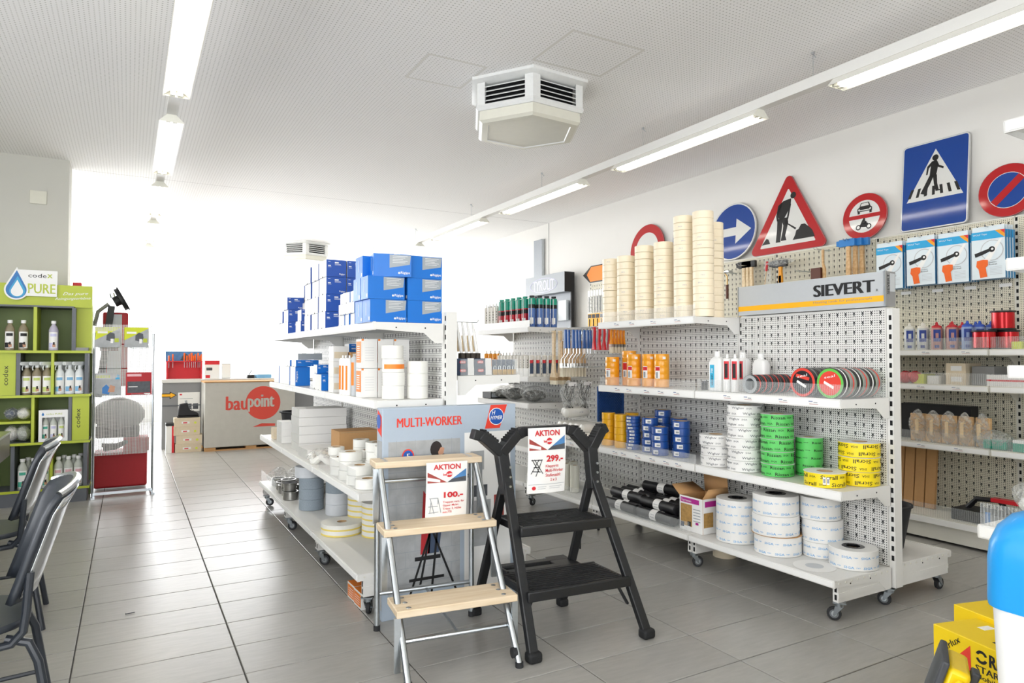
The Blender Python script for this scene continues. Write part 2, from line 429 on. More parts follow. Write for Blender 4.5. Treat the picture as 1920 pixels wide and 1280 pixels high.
# ------------------------------------------------------------------ ceiling lamps
M('tube_light', '#fffaf0', 0.4, emit=LAMP_POWER, noise=0); M('reflector', '#f4f2ea', 0.35, noise=0); M('lamp_end', '#efeee2', 0.5)
LZ = 2.985
def lamp_row(x, y_ends, first, last, where, wires, cords):
    rail = thing('lamp_rail', 'long white ceiling rail carrying the tube lamps ' + where, 'rail', (x, (first + last) / 2, ZC))
    MB().box(x - .035, x + .035, first, last, 3.04, 3.108, 'white_paint').build('rail', rail, world=True)
    for wy in wires:
        MB().tube([(x, wy, 3.1), (x, wy, ZC)], 0.0018, 'steel', 6).build('wire', rail, world=True)
        MB().cyl((x, wy, ZC - .014), .010, .016, 'steel', 10).tube([(x, wy, ZC - .01), (x + .03, wy, ZC - .03)], .003, 'steel', 5).build('ceiling_hook', rail, world=True)
    for k, (y0, y1) in enumerate(y_ends):
        t = thing('tube_lamp', cords[k], 'lamp', (x, (y0 + y1) / 2, 3.04), group='fluorescent tube lamps under the ceiling')
        w, b = .083, .03
        body = MB()
        body.prism([(x - w, LZ), (x - w + .006, LZ), (x - b + .002, 3.02), (x + b - .002, 3.02), (x + w - .006, LZ), (x + w, LZ), (x + b, 3.04), (x - b, 3.04)], 1, y0 + .003, y1 - .003, 'reflector')
        body.build('reflector', t, world=True)
        for e in (y0, y1 - .004):
            MB().prism([(x - w, LZ), (x - b, 3.039), (x + b, 3.039), (x + w, LZ)], 1, e, e + .004, 'lamp_end').build('end_cap', t, world=True)
        for dx in (-.022, .022):
            MB().cyl((x + dx, y0 + .04, 3.0), .013, y1 - y0 - .08, 'tube_light', 12, axis='y').build('tube', t, world=True)
            for e in (y0 + .012, y1 - .04):
                MB().cbox((x + dx, e + .014, 3.003), (.03, .028, .032), 'lamp_end').build('tube_holder', t, world=True)
ends = [(1.13, 2.70), (3.28, 4.90), (5.43, 7.05), (7.57, 9.17), (9.72, 11.32), (11.87, 13.47)]
far = ['nearest', 'second nearest', 'third nearest', 'fourth nearest', 'fifth nearest', 'farthest']
lamp_row(3.86, [(-1.02, .58)] + ends, -1.5, 14.0, 'along the wall of traffic signs', (0.9, 2.86, 4.54, 6.2, 7.94, 9.9, 12), ['tube lamp over the pedestrian sign, nearest of the right row'] + ['%s full tube lamp of the right row above the shelves' % w for w in far])
lamp_row(0.25, [(-1.02, .58)] + ends, -1.5, 14.0, 'on the left above the aisle', (0.9, 2.9, 5.16, 7.3, 9.4, 11.6), ['tube lamp at the near end of the left row'] + ['%s tube lamp of the left row above the aisle' % w for w in far])

# ------------------------------------------------------------------ hexagonal ceiling heater units
M('unit_white', '#e9eae8', 0.45); M('unit_cream', '#e2e0d2', 0.3, noise=0.05, scale=14)
def hex_unit(cx, cy, ang, label):
    t = thing('air_unit', label, 'air vent', (cx, cy, ZC), ang)
    def hexp(r): return [(r * math.cos(i * PI / 3), r * math.sin(i * PI / 3)) for i in range(6)]
    def ringlev(mb, levels, mat):
        o = len(mb.v)
        for r, z in levels: mb.v += [(x, y, z) for x, y in hexp(r)]
        for j in range(len(levels) - 1):
            for i in range(6):
                k = (i + 1) % 6; mb.f.append((o + j * 6 + i, o + j * 6 + k, o + j * 6 + 6 + k, o + j * 6 + 6 + i)); mb.m.append(mb.mi(mat))
        return mb
    ringlev(MB(), [(.30, -.001), (.478, -.001), (.478, -.022), (.445, -.04), (.30, -.04)], 'unit_white').build('top_flange', t)
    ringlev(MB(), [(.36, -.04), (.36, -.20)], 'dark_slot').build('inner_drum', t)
    H = hexp(.437)
    for i in range(6):
        a, b = Vector(H[i]), Vector(H[(i + 1) % 6]); prev = Vector(H[i - 1])
        u = (b - a).normalized(); un = (prev - a).normalized()
        post = MB(); c1 = a + u * .062; c2 = a + un * .062; ins = a * .86
        post.prism([tuple(a), tuple(c1), tuple(ins), tuple(c2)], 2, -.205, -.035, 'unit_white')
        post.build('corner_post', t)
        for k in range(4):
            z = -.068 - k * .033
            p, q = a + u * .055, b - u * .055; nrm = Vector((u.y, -u.x))
            s1 = MB(); d0, d1 = nrm * -.006, nrm * -.036
            vs_ = [(*(p + d0), z - .009), (*(q + d0), z - .009), (*(q + d1), z + .009), (*(p + d1), z + .009)]
            vs_ += [(x, y, zz + .005) for x, y, zz in vs_]
            s1.add(vs_, [(0, 1, 2, 3), (7, 6, 5, 4), (0, 4, 5, 1), (1, 5, 6, 2), (2, 6, 7, 3), (3, 7, 4, 0)], 'unit_white')
            s1.build('slat', t)
    ringlev(MB(), [(.34, -.195), (.437, -.195), (.447, -.215), (.43, -.235), (.34, -.235)], 'unit_white').build('lower_frame', t)
    pn = ringlev(MB(), [(.34, -.23), (.415, -.235), (.418, -.30), (.395, -.318), (.345, -.322)], 'unit_cream')
    ringlev(pn, [(.345, -.322), (.338, -.315)], 'unit_white')
    pn.poly([(x, y, -.315) for x, y in reversed(hexp(.338))], 'unit_cream')
    pn.build('bottom_panel', t, label='cream bottom panel with raised rim')
ang0 = math.atan2(3.929 - 4.335, 2.379 - 2.575)
hex_unit(2.575, 4.335, ang0, 'white hexagonal ceiling air unit with louvred sides in mid ceiling')
hex_unit(2.70, 12.25, ang0 + .25, 'far overexposed hexagonal ceiling air unit above the blue cartons')
MB().box(-0.87, -0.73, YCOL - 0.012, YCOL, 2.81, 2.94, 'unit_cream').build('blank_cover', bev=0.003)
tag(bpy.data.objects['blank_cover'], 'small cream blank cover plate high on the grey partition', 'cover plate')
# ------------------------------------------------------------------ gondola shelving
M('price_white', '#f4f4f2', 0.6, noise=0); M('price_blue', '#8f98b4', 0.6, noise=0); M('price_red', '#c9a5a2', 0.6, noise=0)
wheel_me = MB().rev([(.0, -.011), (.012, -.011), (.014, -.009), (.021, -.010), (.032, -.009), (.034, .0), (.032, .009), (.021, .010), (.014, .009), (.012, .011), (0, .011)], 'rubber_black', 18, axis='y',
                    mats=['steel', 'steel', 'rubber_grey', 'rubber_black', 'rubber_black', 'rubber_black', 'rubber_black', 'rubber_grey', 'steel', 'steel']).mesh('wheel')
M('caster_metal', '#8f9599', .35, .9)
fk = MB().cbox((0, 0, .093), (.06, .06, .006), 'caster_metal').cyl((0, 0, .072), .022, .02, 'caster_metal', 14)
for s_ in (-1, 1):
    fk.prism([(-.018, .074), (.02, .074), (.03, .028), (.02, .028)], 1, s_ * .0165 - .0015, s_ * .0165 + .0015, 'caster_metal')
fk.cyl((.024, -.02, .032), .005, .04, 'caster_metal', 8, axis='y')
fork_me = fk.mesh('caster')
def caster(root, x, y, a):
    c = bpy.data.objects.new('caster', fork_me); COL.objects.link(c); c.parent = root
    c.location = Vector((x, y, 0)) - root.location; c.rotation_euler = (0, 0, a)
    w = bpy.data.objects.new('wheel', wheel_me); COL.objects.link(w); w.parent = c; w.location = (.024, 0, .034)

def shelf(root, xb, xf, y0, y1, zt, mat='white_paint', riser=0.0, riser_mat='clear_ribbed', tags=0, lip=.045, rz=None, endriser=False):
    s = 1 if xf > xb else -1
    m = MB(); e = .004
    a, b = sorted((xb, xf - s * .012))
    m.box(a, b, y0 + e, y1 - e, zt - .022, zt, mat)
    a, b = sorted((xf - s * .014, xf))
    m.box(a, b, y0 + e, y1 - e, zt - lip, zt + .003, mat)
    for yy in (y0 + e - .0035, y1 - e + .0005):
        m.prism([(xb, zt - .002), (xf, zt - .002), (xf - s * .002, zt - lip + .004), (xb + s * .11, zt - .052), (xb + s * .045, zt - .105), (xb, zt - .105)], 1, yy, yy + .003, mat)
    for dx in (.12, .28):
        m.cyl((xf - s * dx, y0 + e - .0048, zt - .026), .004, .002, 'dark_slot', 8, axis='y')
    o = m.build('shelf', root, world=True)
    a, b = sorted((xf, xf + s * .004))
    MB().box(a, b, y0 + .01, y1 - .01, zt - lip + .006, zt - .004, 'price_white').build('price_rail', o, world=True)
    for i in range(tags):
        yy = y0 + .07 + (y1 - y0 - .2) * (i + random.uniform(.1, .5)) / max(1, tags)
        g = MB(); xx = xf + s * .0046
        g.add([(xx, yy, zt - lip + .009), (xx, yy + .07, zt - lip + .009), (xx, yy + .07, zt - .007), (xx, yy, zt - .007)], [(0, 1, 2, 3)], 'paper')
        xx = xf + s * .0051
        for (c, d, e1, e2, mm) in ((.04, .064, .6, .8, 'price_blue'), (.008, .06, .18, .3, 'price_red'), (.012, .035, .45, .6, 'grey_print')):
            zz = lambda t: zt - lip + .009 + t * (lip - .016)
            g.add([(xx, yy + c, zz(e1)), (xx, yy + d, zz(e1)), (xx, yy + d, zz(e2)), (xx, yy + c, zz(e2))], [(0, 1, 2, 3)], mm)
        g.build('price_tag', o, world=True)
    if riser:
        a, b = sorted((xf - s * .016, xf - s * .0135)); r0, r1 = rz or (y0 + .006, y1 - .006)
        MB().box(a, b, r0, r1, zt + .002, zt + riser, riser_mat).build('front_riser', o, world=True)
        if endriser:
            a, b = sorted((xb + s * .02, xf - s * .016)); MB().box(a, b, r0, r0 + .0025, zt + .001, zt + riser, 'clear_plastic').build('end_divider', o, world=True)
    return o

def upright(root, x, y, z0, z1, mat='white_paint', w=.062, d=.032, slots=True):
    m = MB().box(x - w / 2, x + w / 2, y - d / 2, y + d / 2, z0, z1, mat)
    if slots:
        z = z0 + .14
        while z < z1 - .02:
            for s_ in (-1, 1):
                xx = x + s_ * (w / 2 + .0007)
                m.add([(xx, y - .010, z), (xx, y + .004, z), (xx, y + .004, z + .026), (xx, y - .010, z + .026)], [(0, 1, 2, 3) if s_ > 0 else (3, 2, 1, 0)], 'dark_slot')
            z += .05
    m.build('upright', root, world=True)

def back_panel(root, x, y0, y1, z0, z1, mat='pegboard', t=.012):
    # the panel's own origin sits at its lower corner so that the hole grid starts there
    m = MB().box(0, t, 0, y1 - y0, 0, z1 - z0, mat)
    o = m.build('back_panel', root); o.location = Vector((x, y0, z0)) - root.location
    return o

def base(root, xb, xf, y0, y1, zt, zb, mat='white_paint', riser=0.0, rz=None, tags=0):
    s = 1 if xf > xb else -1
    o = shelf(root, xb, xf, y0, y1, zt, mat, riser, tags=tags, lip=.035, rz=rz)
    for yy in (y0 + .004, y1 - .034):
        m = MB()
        a, b = sorted((xb, xf - s * .03)); m.box(a, b, yy, yy + .03, zb, zt - .03, mat)
        zm = (zb + zt) / 2 - .02
        a2, b2 = sorted((xb, xf - s * .03)); m.box(a2, b2, yy - .003, yy, zm - .012, zm + .012, mat)
        xx = xf - s * .0285
        for zz in (zb + .012, zb + .05):
            a, b = sorted((xx - s * .002, xx)); m.box(a, b, yy + .008, yy + .02, zz, zz + .026, 'dark_slot')
        m.build('base_leg', root, world=True)
    if y0 < 3.4 and y0 not in (3.125,):
        g = MB()
        for k in range(9):
            xx = xb + (xf - xb) * (k + .7) / 9.4; g.cyl((xx, y0 - .0025, zt - .014), .0055, .003, 'cream_paint', 8, axis='y')
        g.build('end_rivets', root, world=True)['kind'] = 'stuff'
    return o

# --- centre gondola with the grey header (runs along y, shelves face the aisle on the left)
XA = 3.50
YA = [2.13, 3.125, 4.12, 5.12, 6.12]
GA = thing('gondola_shelf', 'long white pegboard gondola on casters with a grey header sign', 'shelving unit', (XA, 2.13, 0))
for y in YA: upright(GA, XA, y, .10, 1.553)
for i in range(4):
    back_panel(GA, XA - .043, YA[i] + .017, YA[i + 1] - .017, .21, 1.55)
    back_panel(GA, XA + .031, YA[i] + .017, YA[i + 1] - .017, .21, 1.55)
    MB().box(XA - .045, XA + .045, YA[i] + .016, YA[i + 1] - .016, 1.55, 1.558, 'white_paint').build('top_rail', GA, world=True)
XAb = XA - .043
# shelf tops: (z, front x, tags, riser height, riser span)
a1 = shelf(GA, XAb, 3.06, YA[0], YA[1], 1.085, tags=4, riser=.075, endriser=True)
a2 = shelf(GA, XAb, 3.06, YA[1], YA[2], 1.085, tags=5, riser=.065)
a3 = shelf(GA, XAb, 3.06, YA[0], YA[1], .63)
a4 = shelf(GA, XAb, 3.06, YA[1], YA[2], .63, tags=6, riser=.06)
a5 = shelf(GA, XAb, 3.06, YA[1], YA[2], 1.55, tags=4, riser=.075, riser_mat='clear_ribbed')
a6 = shelf(GA, XAb, 3.06, YA[2], YA[3], .63, tags=5, riser=.05)
base(GA, XAb, 3.00, YA[0], YA[1], .205, .095)
base(GA, XAb, 3.00, YA[1], YA[2], .205, .095, riser=.075)
base(GA, XAb, 3.00, YA[2], YA[3], .205, .095, riser=.075)
base(GA, XAb, 3.00, YA[3], YA[4], .205, .095)
for zt, rs, rm in ((1.56, .06, 'white_paint'), (1.12, .075, 'clear_plastic'), (.885, 0, None), (.50, 0, None)):
    shelf(GA, XAb, 3.05, YA[3], YA[4], zt, riser=rs, riser_mat=rm or 'clear_plastic', mat='white_paint')
base(GA, XA + .043, 4.02, YA[0], YA[1], .215, .095)
base(GA, XA + .043, 4.02, YA[1], YA[2], .215, .095)
for y, a in ((2.15, 2.2), (3.14, -.5), (4.12, 1.0), (5.10, .4), (6.1, 1.2)):
    caster(GA, 3.06, y, a)
for y, a in ((2.15, 1.9), (3.14, .3), (4.12, 2.0)):
    caster(GA, 3.47, y, a); caster(GA, 3.94, y + .02, a - 1.9)
# header sign
M('header_grey', '#bfc3c6', 0.4, noise=0.02); M('header_dark', '#8b8b8b', 0.45); M('header_yellow', '#fdb91b', 0.5, noise=0)
hd_ = thing('header_sign', 'grey header sign with black lettering and a yellow stripe on gondola top', 'sign', (3.455, 2.12, 1.56))
MB().box(3.425, 3.515, 2.125, 3.105, 1.562, 1.745, 'header_grey', {'-y': 'header_dark', '+y': 'header_dark'}).build('sign_box', hd_, world=True)
m = MB()
for yy in (2.121, 3.1): m.box(3.4205, 3.426, yy, yy + .009, 1.56, 1.748, 'steel')
m.build('edge_trim', hd_, world=True)
st = MB().box(3.4235, 3.4255, 2.13, 3.1, 1.588, 1.619, 'header_yellow').build('stripe', hd_, world=True)
MB().text('SIEVERT', (3.4236, 2.545, 1.640), (0, -1, 0), (0, 0, 1), .36, .066, 'ink', bold=.075, res=4).text('R', (3.4236, 2.172, 1.642), (0, -1, 0), (0, 0, 1), .011, .013, 'ink').build('lettering', hd_, world=True)
MB().text('Heating tools for professionals', (3.4230, 2.55, 1.598), (0, -1, 0), (0, 0, 1), .355, .016, 'header_dark').build('tagline', st, world=True)
MB().text('SIEVERT', (3.462, 2.1243, 1.625), (0, 0, 1), (-1, 0, 0), .105, .02, 'ink', bold=.02).build('side_lettering', hd_, world=True)
MB().box(3.468, 3.508, 2.123, 2.125, 1.64, 1.735, 'header_grey').build('side_sticker', hd_, world=True)

# --- left gondola
XB = 1.50
YL = [3.335, 4.31, 5.285, 6.26]
GL = thing('gondola_shelf', 'white gondola on casters stacked with blue cartons and white rolls', 'shelving unit', (XB, 3.335, 0))
for y in YL: upright(GL, XB, y, .10, 1.535)
XLb = XB - .043
for i in range(3):
    back_panel(GL, XB - .043, YL[i] + .017, YL[i + 1] - .017, .21, 1.53)
    back_panel(GL, XB + .031, YL[i] + .017, YL[i + 1] - .017, .21, 1.53)
    MB().box(XB - .045, XB + .045, YL[i] + .016, YL[i + 1] - .016, 1.53, 1.54, 'white_paint').build('top_rail', GL, world=True)
    shelf(GL, XLb, 1.075, YL[i], YL[i + 1], 1.475, lip=.04)
    shelf(GL, XLb, 1.08, YL[i], YL[i + 1], 1.075, lip=.04)
    shelf(GL, XLb, 1.005, YL[i], YL[i + 1], .615, lip=.04, riser=(.10 if i == 0 else 0), riser_mat='clear_plastic', rz=(3.45, 4.22) if i == 0 else None)
    base(GL, XLb, 1.0, YL[i], YL[i + 1], .215, .10, riser=(.1 if i == 2 else 0), rz=(5.6, 6.24) if i == 2 else None)
    base(GL, XB + .043, 2.0, YL[i], YL[i + 1], .215, .10)
shelf(GL, XB + .043, 1.93, YL[0], YL[1], 1.195, riser=.09, riser_mat='clear_plastic', endriser=True)
shelf(GL, XB + .043, 1.93, YL[0], YL[1], .95)
for y, a in ((3.36, 1.0), (4.31, -.6), (5.285, -.4), (6.23, -.2)):
    caster(GL, 1.06, y, a); caster(GL, 1.94, y, a + 1)

# --- gondola standing nearer, only its shelf noses reach into the frame
GD = thing('gondola_shelf', 'tall white shelf unit at right edge with clear risers', 'shelving unit', (3.50, .42, 0))
for y in (.42, 1.40): upright(GD, 3.50, y, .0, 2.30)
back_panel(GD, 3.457, .437, 1.383, .21, 2.29)
for zt, xf in ((2.245, 3.06), (1.69, 3.06), (1.262, 3.06), (.66, 2.82)):
    shelf(GD, 3.457, xf, .42, 1.40, zt, lip=.048, riser=(.085 if zt < 1 else 0), riser_mat='clear_ribbed')

# --- wall shelving along the right wall
XP = 5.36
YW = [.38, 1.38, 2.38, 3.38, 4.38, 5.38, 6.38, 7.37]
GW = thing('wall_shelving', 'cream pegboard wall shelving along right wall below the traffic signs', 'shelving unit', (XP, .38, 0))
for y in YW: upright(GW, XP + .02, y, 0, 2.27, 'cream_paint', w=.05)
for i in range(len(YW) - 1):
    back_panel(GW, XP - .012, YW[i] + .017, YW[i + 1] - .017, .16, 2.265, 'pegboard_cream')
    MB().box(XP - .016, XW - .005, YW[i] + .002, YW[i + 1] - .002, 2.265, 2.275, 'cream_paint').build('top_rail', GW, world=True)
    if i in (1, 2, 3, 4):
        for zt in (1.345, 1.10, .68):
            shelf(GW, XP - .012, 4.97, YW[i], YW[i + 1], zt, 'cream_paint', riser=.085, tags=3, lip=.04)
    if i < 6:
        shelf(GW, XP - .012, 4.93, YW[i], YW[i + 1], .17, 'cream_paint', riser=.09, lip=.05)
        MB().box(4.945, 4.955, YW[i], YW[i + 1], .02, .12, 'cream_paint').build('kick_plate', GW, world=True)
# ------------------------------------------------------------------ wooden-tread step ladder
def wood_material(name, c1, c2):
    m = bpy.data.materials.new(name); m.use_nodes = True; nt = m.node_tree; L = nt.links; n = nt.nodes; b = n['Principled BSDF']
    tc = n.new('ShaderNodeTexCoord'); mp = n.new('ShaderNodeMapping'); mp.inputs['Scale'].default_value = (2.2, 26, 26)
    L.new(tc.outputs['Object'], mp.inputs[0]); no = n.new('ShaderNodeTexNoise'); no.inputs['Scale'].default_value = 1.7; no.inputs['Detail'].default_value = 6
    L.new(mp.outputs[0], no.inputs['Vector'])
    cr = n.new('ShaderNodeValToRGB'); cr.color_ramp.elements[0].color = lin(c1); cr.color_ramp.elements[1].color = lin(c2)
    cr.color_ramp.elements[0].position = .3; cr.color_ramp.elements[1].position = .7
    L.new(no.outputs['Fac'], cr.inputs[0]); L.new(cr.outputs[0], b.inputs['Base Color']); b.inputs['Roughness'].default_value = .55
    MATS[name] = m
wood_material('tread_wood', '#d9c2a0', '#ead8bd'); wood_material('handle_wood', '#c79c6a', '#e2c191'); wood_material('handle_pale', '#d6bb91', '#ead6b2')
WL = thing('step_ladder', 'galvanised steel step ladder with three pale wooden treads', 'ladder', (.967, 2.548, 0), math.radians(-6.8))
lw_ = .475
for k, (z, v, td) in enumerate(((.27, .085, .185), (.535, .335, .175), (.805, .535, .145))):
    tr = MB().box(-.025, lw_ + .03, v, v + td, z - .03, z, 'tread_wood').build('tread', WL, bev=.004)
    for dx in (.03, lw_ - .025):
        for dy in (.03, td * .5, td - .03): 
            MB().rev([(.0, .003), (.008, .002), (.011, 0)], 'steel', 10, (dx, v + dy, z)).build('bolt', tr)
def ladder_y(z): return .03 + .66 * z
for x in (.0, lw_):
    MB().tube([(x, .0, .012), (x, ladder_y(.79) , .775)], .0145, 'steel', 12).build('stringer', WL)
    MB().cyl((x, .0, 0), .017, .022, 'rubber_black', 12).build('foot', WL)
    s_ = 1 if x else -1; xo = x + s_ * .02
    MB().bar((xo, .1, .02), (xo, .1, .24), .026, .012, 'steel', up=(0, 1, 0)).build('tread_bracket', WL)
    MB().bar((xo, .35, .27), (xo, .35, .505), .026, .012, 'steel', up=(0, 1, 0)).build('tread_bracket', WL)
    MB().bar((xo, .55, .52), (xo, .55, .775), .026, .012, 'steel', up=(0, 1, 0)).build('tread_bracket', WL)
    MB().tube([(x, .61, .02), (x, .615, .77)], .0135, 'steel', 12).build('rear_leg', WL)
    MB().cyl((x, .61, 0), .016, .025, 'rubber_black', 12).build('foot', WL)
MB().tube([(0, .115, .135), (lw_, .115, .135)], .0105, 'steel', 10).build('front_brace', WL)
MB().tube([(0, .615, .17), (lw_, .615, .17)], .0105, 'steel', 10).build('rear_brace', WL)
MB().tube([(0, .618, .70), (lw_, .618, .70)], .0095, 'steel', 10).build('rear_brace', WL)
MB().bar((.24, .12, .14), (.24, .62, .17), .012, .006, 'steel').build('spreader_bar', WL)
MB().cyl((lw_ - .022, .03, .05), .022, .02, 'rubber_black', 14, axis='x').build('transport_wheel', WL)

# price placards
M('placard', '#f3f2ef', 0.25, noise=0); M('price_red2', '#cf2b33', 0.5, noise=0); M('photo_blue', '#4f86bd', 0.4, scale=25, noise=.35); M('photo_red', '#a8453f', 0.5, noise=.5, scale=35); M('photo_dark', '#4b4f55', 0.5, noise=.5, scale=35); M('photo_grey', '#a9acae', .6, noise=.25, scale=22)
def placard(name, label, w, h, lines, price, sketch, loc, rotz, tilt):
    t = thing(name, label, 'price sign', loc); t.rotation_euler = (tilt, 0, rotz)
    def bend(u, v):
        x = (u - .5) * w; z = -v * h
        return (x, -.012 * (1 - (2 * u - 1) ** 2) * v - .004 * math.sin(v * 4), z)
    MB().grid(bend, 10, 8, 'placard').build('sheet', t)
    g = MB(); e = .0017
    def P(u, v, k=1): x, y, z = bend(u, v); return (x, y - e * k, z)
    def quad(u0, u1, v0, v1, mat, k=1, n=4):
        for i in range(n):
            a, b = u0 + (u1 - u0) * i / n, u0 + (u1 - u0) * (i + 1) / n
            g.add([P(a, v1, k), P(b, v1, k), P(b, v0, k), P(a, v0, k)], [(0, 1, 2, 3)], mat)
    def tx(s_, u0, u1, v0, v1, mat, bold=.0, k=1.5):
        gl, ff = glyphs(s_, bold); g.add([P(u0 + (u1 - u0) * x, v1 + (v0 - v1) * y, k) for x, y in gl], ff, mat)
    def tri(pts, mat, k): g.add([P(*p, k) for p in pts], [tuple(range(len(pts)))], mat)
    tx('AKTION', .17, .83, .035, .125, 'price_red2', .03)
    tri([(.03, .16), (.03, .34), (.5, .34)], 'photo_red', 1); tri([(.97, .125), (.5, .34), (.97, .34)], 'photo_blue', 1)
    tri([(.97, .25), (.62, .285), (.5, .34), (.97, .34)], 'photo_dark', 1.3); tri([(.03, .24), (.03, .30), (.33, .335), (.33, .29)], 'paper', 1.3)
    tri([(.5 + .075 * math.cos(a) + .05, .205 + .05 * math.sin(a)) for a in [-i * PI / 8 for i in range(16)]], 'red', 1.6)
    tx('bau', .40, .49, .185, .225, 'red', .03, 2.0); tx('point', .49, .62, .185, .232, 'paper', .03, 2.0)
    tx(price, *sketch['price'], 'price_red2', .04)
    for i, ln in enumerate(lines): tx(ln[0], ln[1], ln[2], ln[3], ln[4], 'price_red2', .01)
    for a, b in sketch['lines']:
        x = Vector((b[0] - a[0], b[1] - a[1])).normalized(); nx, ny = -x.y * .008, x.x * .006
        tri([(a[0] - nx, a[1] - ny), (b[0] - nx, b[1] - ny), (b[0] + nx, b[1] + ny), (a[0] + nx, a[1] + ny)], 'ink' if price[0] == '2' else 'grey_print', 1.5)
    if price[0] == '2':
        quad(.03, .97, .862, .868, 'grey_print'); tri([(.16 + .05 * math.cos(a), .92 + .03 * math.sin(a)) for a in [-i * PI / 6 for i in range(12)]], 'red', 1.6)
        quad(.26, .48, .90, .905, 'grey_print'); quad(.26, .46, .93, .935, 'grey_print'); quad(.56, .9, .90, .905, 'grey_print'); quad(.56, .85, .93, .935, 'grey_print')
    g.build('print', t)
    return t
placard('price_placard', 'white price placard reading 100.- hanging on the wooden ladder', .205, .285,
        [('Treppen verz. für', .40, .93, .655, .70), ('Gipser Maler,', .40, .80, .71, .755), ('Tritte: 3, Höhe', .40, .86, .765, .81), ('mm:770', .40, .62, .82, .86)], '100.-',
        dict(price=(.42, .9, .50, .60), lines=[((.08, .60), (.28, .595)), ((.12, .66), (.10, .85)), ((.10, .6), (.20, .86)), ((.28, .595), (.36, .85)), ((.06, .74), (.28, .73)), ((.28, .6), (.28, .7)), ((.07, .85), (.3, .83))]),
        (1.335, 3.005, .795), math.radians(-6.8), math.radians(4))
placard('price_placard', 'white price placard reading 299.- hanging on the black ladder', .205, .315,
        [('Klapptritt', .45, .80, .565, .62), ('Multi-Worker', .45, .93, .63, .68), ('Stufenzahl:', .45, .86, .70, .75), ('2 x 3', .58, .75, .775, .82)], '299.-',
        dict(price=(.47, .92, .42, .525), lines=[((.1, .48), (.28, .67)), ((.28, .48), (.08, .7)), ((.16, .48), (.38, .7)), ((.36, .48), (.2, .74)), ((.08, .49), (.36, .49)), ((.14, .6), (.3, .6)), ((.12, .66), (.32, .67))]),
        (1.772, 2.800, .955), math.radians(-5), math.radians(2))

# ------------------------------------------------------------------ black double-sided folding step
M('ladder_black', '#191a1c', 0.42, noise=.05); M('ladder_grip', '#141517', 0.7, noise=.1, scale=300, bump=.5)
BL = thing('folding_step', 'black folding work step with forked top beside the wooden ladder', 'ladder', (1.8, 2.8, 0))
def seg(name, p, q, w, h, up=(0, 1, 0), mat='ladder_black', bev=.005): return MB().bar(p, q, w, h, mat, up).build(name, BL, world=True, bev=bev)
Lf, Lp, Lt = (1.512, 2.505, .03), (1.573, 2.84, .707), (1.552, 2.872, .85)
Rf, Rp, Rt = (2.098, 2.462, .03), (2.032, 2.775, .70), (2.036, 2.815, .85)
for f, p, t_, rf in ((Lf, Lp, Lt, (1.535, 3.10, .02)), (Rf, Rp, Rt, (1.985, 2.99, .02))):
    ext = Vector(p) + (Vector(p) - Vector(f)).normalized() * .05
    seg('front_leg', f, ext, .045, .03)
    rl = seg('rear_leg', rf, Vector(p) + Vector((0, .012, .03)), .042, .028)
    seg('stem', Vector(p) + Vector((0, 0, -.06)), Vector(t_) + Vector((0, 0, .02)), .058, .05)
    for k in range(3): MB().cyl((p[0], p[1] - .034, p[2] - .02 + .045 * k), .006, .008, 'steel', 8, axis='y').build('rivet', BL, world=True)
    MB().box(f[0] - .03, f[0] + .035, f[1] - .03, f[1] + .025, 0, .045, 'ladder_grip').build('foot', BL, world=True, bev=.012)
    MB().box(rf[0] - .026, rf[0] + .026, rf[1] - .026, rf[1] + .026, 0, .04, 'ladder_grip').build('foot', BL, world=True, bev=.01)
def fork(t_, outer, inner):
    for tip in (outer, inner):
        m = MB(); c = Vector(t_); tp = Vector(tip); knee = c + (tp - c) * .72; knee.z = tp.z - .006
        seg('fork_arm', c + Vector((0, 0, -.01)), knee, .05, .06)
        seg('fork_tip', knee + (c - knee).normalized() * .02, tp, .048, .05)
        g = MB(); d = (knee - c)
        for k in range(6):
            p = c + d * (.25 + .12 * k) + Vector((0, 0, .03)); g.bar(p - Vector((0, .025, 0)), p + Vector((0, .025, 0)), .012, .012, 'ladder_grip')
        g.build('grip_ridges', BL, world=True)['kind'] = 'stuff'
fork((1.552, 2.87, .85), (1.405, 2.875, .938), (1.675, 2.865, .936))
fork((2.036, 2.815, .84), (2.13, 2.81, .94), (1.895, 2.825, .94))
seg('top_bar', (1.66, 2.865, .936), (1.91, 2.825, .94), .04, .045, up=(0, 0, 1))
def step(z, fl_, fr_, depth, cut):
    a, b = Vector(fl_), Vector(fr_); d = Vector((.02, 1, 0)); s = BL
    tr = MB(); n = 11
    pan = MB()
    if not cut:
        pan.add([tuple(q) for q in (a, b, b + d * depth, a + d * depth)] + [tuple(q - Vector((0, 0, .02))) for q in (a, b, b + d * depth, a + d * depth)], [(0, 1, 2, 3), (7, 6, 5, 4), (0, 4, 5, 1), (1, 5, 6, 2), (2, 6, 7, 3), (3, 7, 4, 0)], 'ladder_black')
        o = pan.build('step', BL, world=True)
    for k in range(n):
        y = depth * (k + .6) / n; p = a + d * y + (b - a) * .02; q = b + d * y - (b - a) * .02
        tr.bar(p, q, .007, .006, 'ladder_grip')
    tr.build('tread_grooves', BL, world=True)['kind'] = 'stuff'
    seg('step_nose', a + Vector((-.02, -.012, -.018)), b + Vector((.02, -.012, -.018)), .022, .045, up=(0, 0, 1))
    seg('step_rear', a + d * depth + Vector((-.01, 0, -.012)), b + d * depth + Vector((.01, 0, -.012)), .018, .03, up=(0, 0, 1))
    for p in (a, b): seg('step_side', p + Vector((0, -.01, -.016)), p + d * depth + Vector((0, 0, -.016)), .018, .034, up=(0, 0, 1))
step(.515, (1.585, 2.715, .515), (2.025, 2.665, .515), .25, False)
step(.26, (1.555, 2.60, .26), (2.05, 2.555, .26), .26, False)
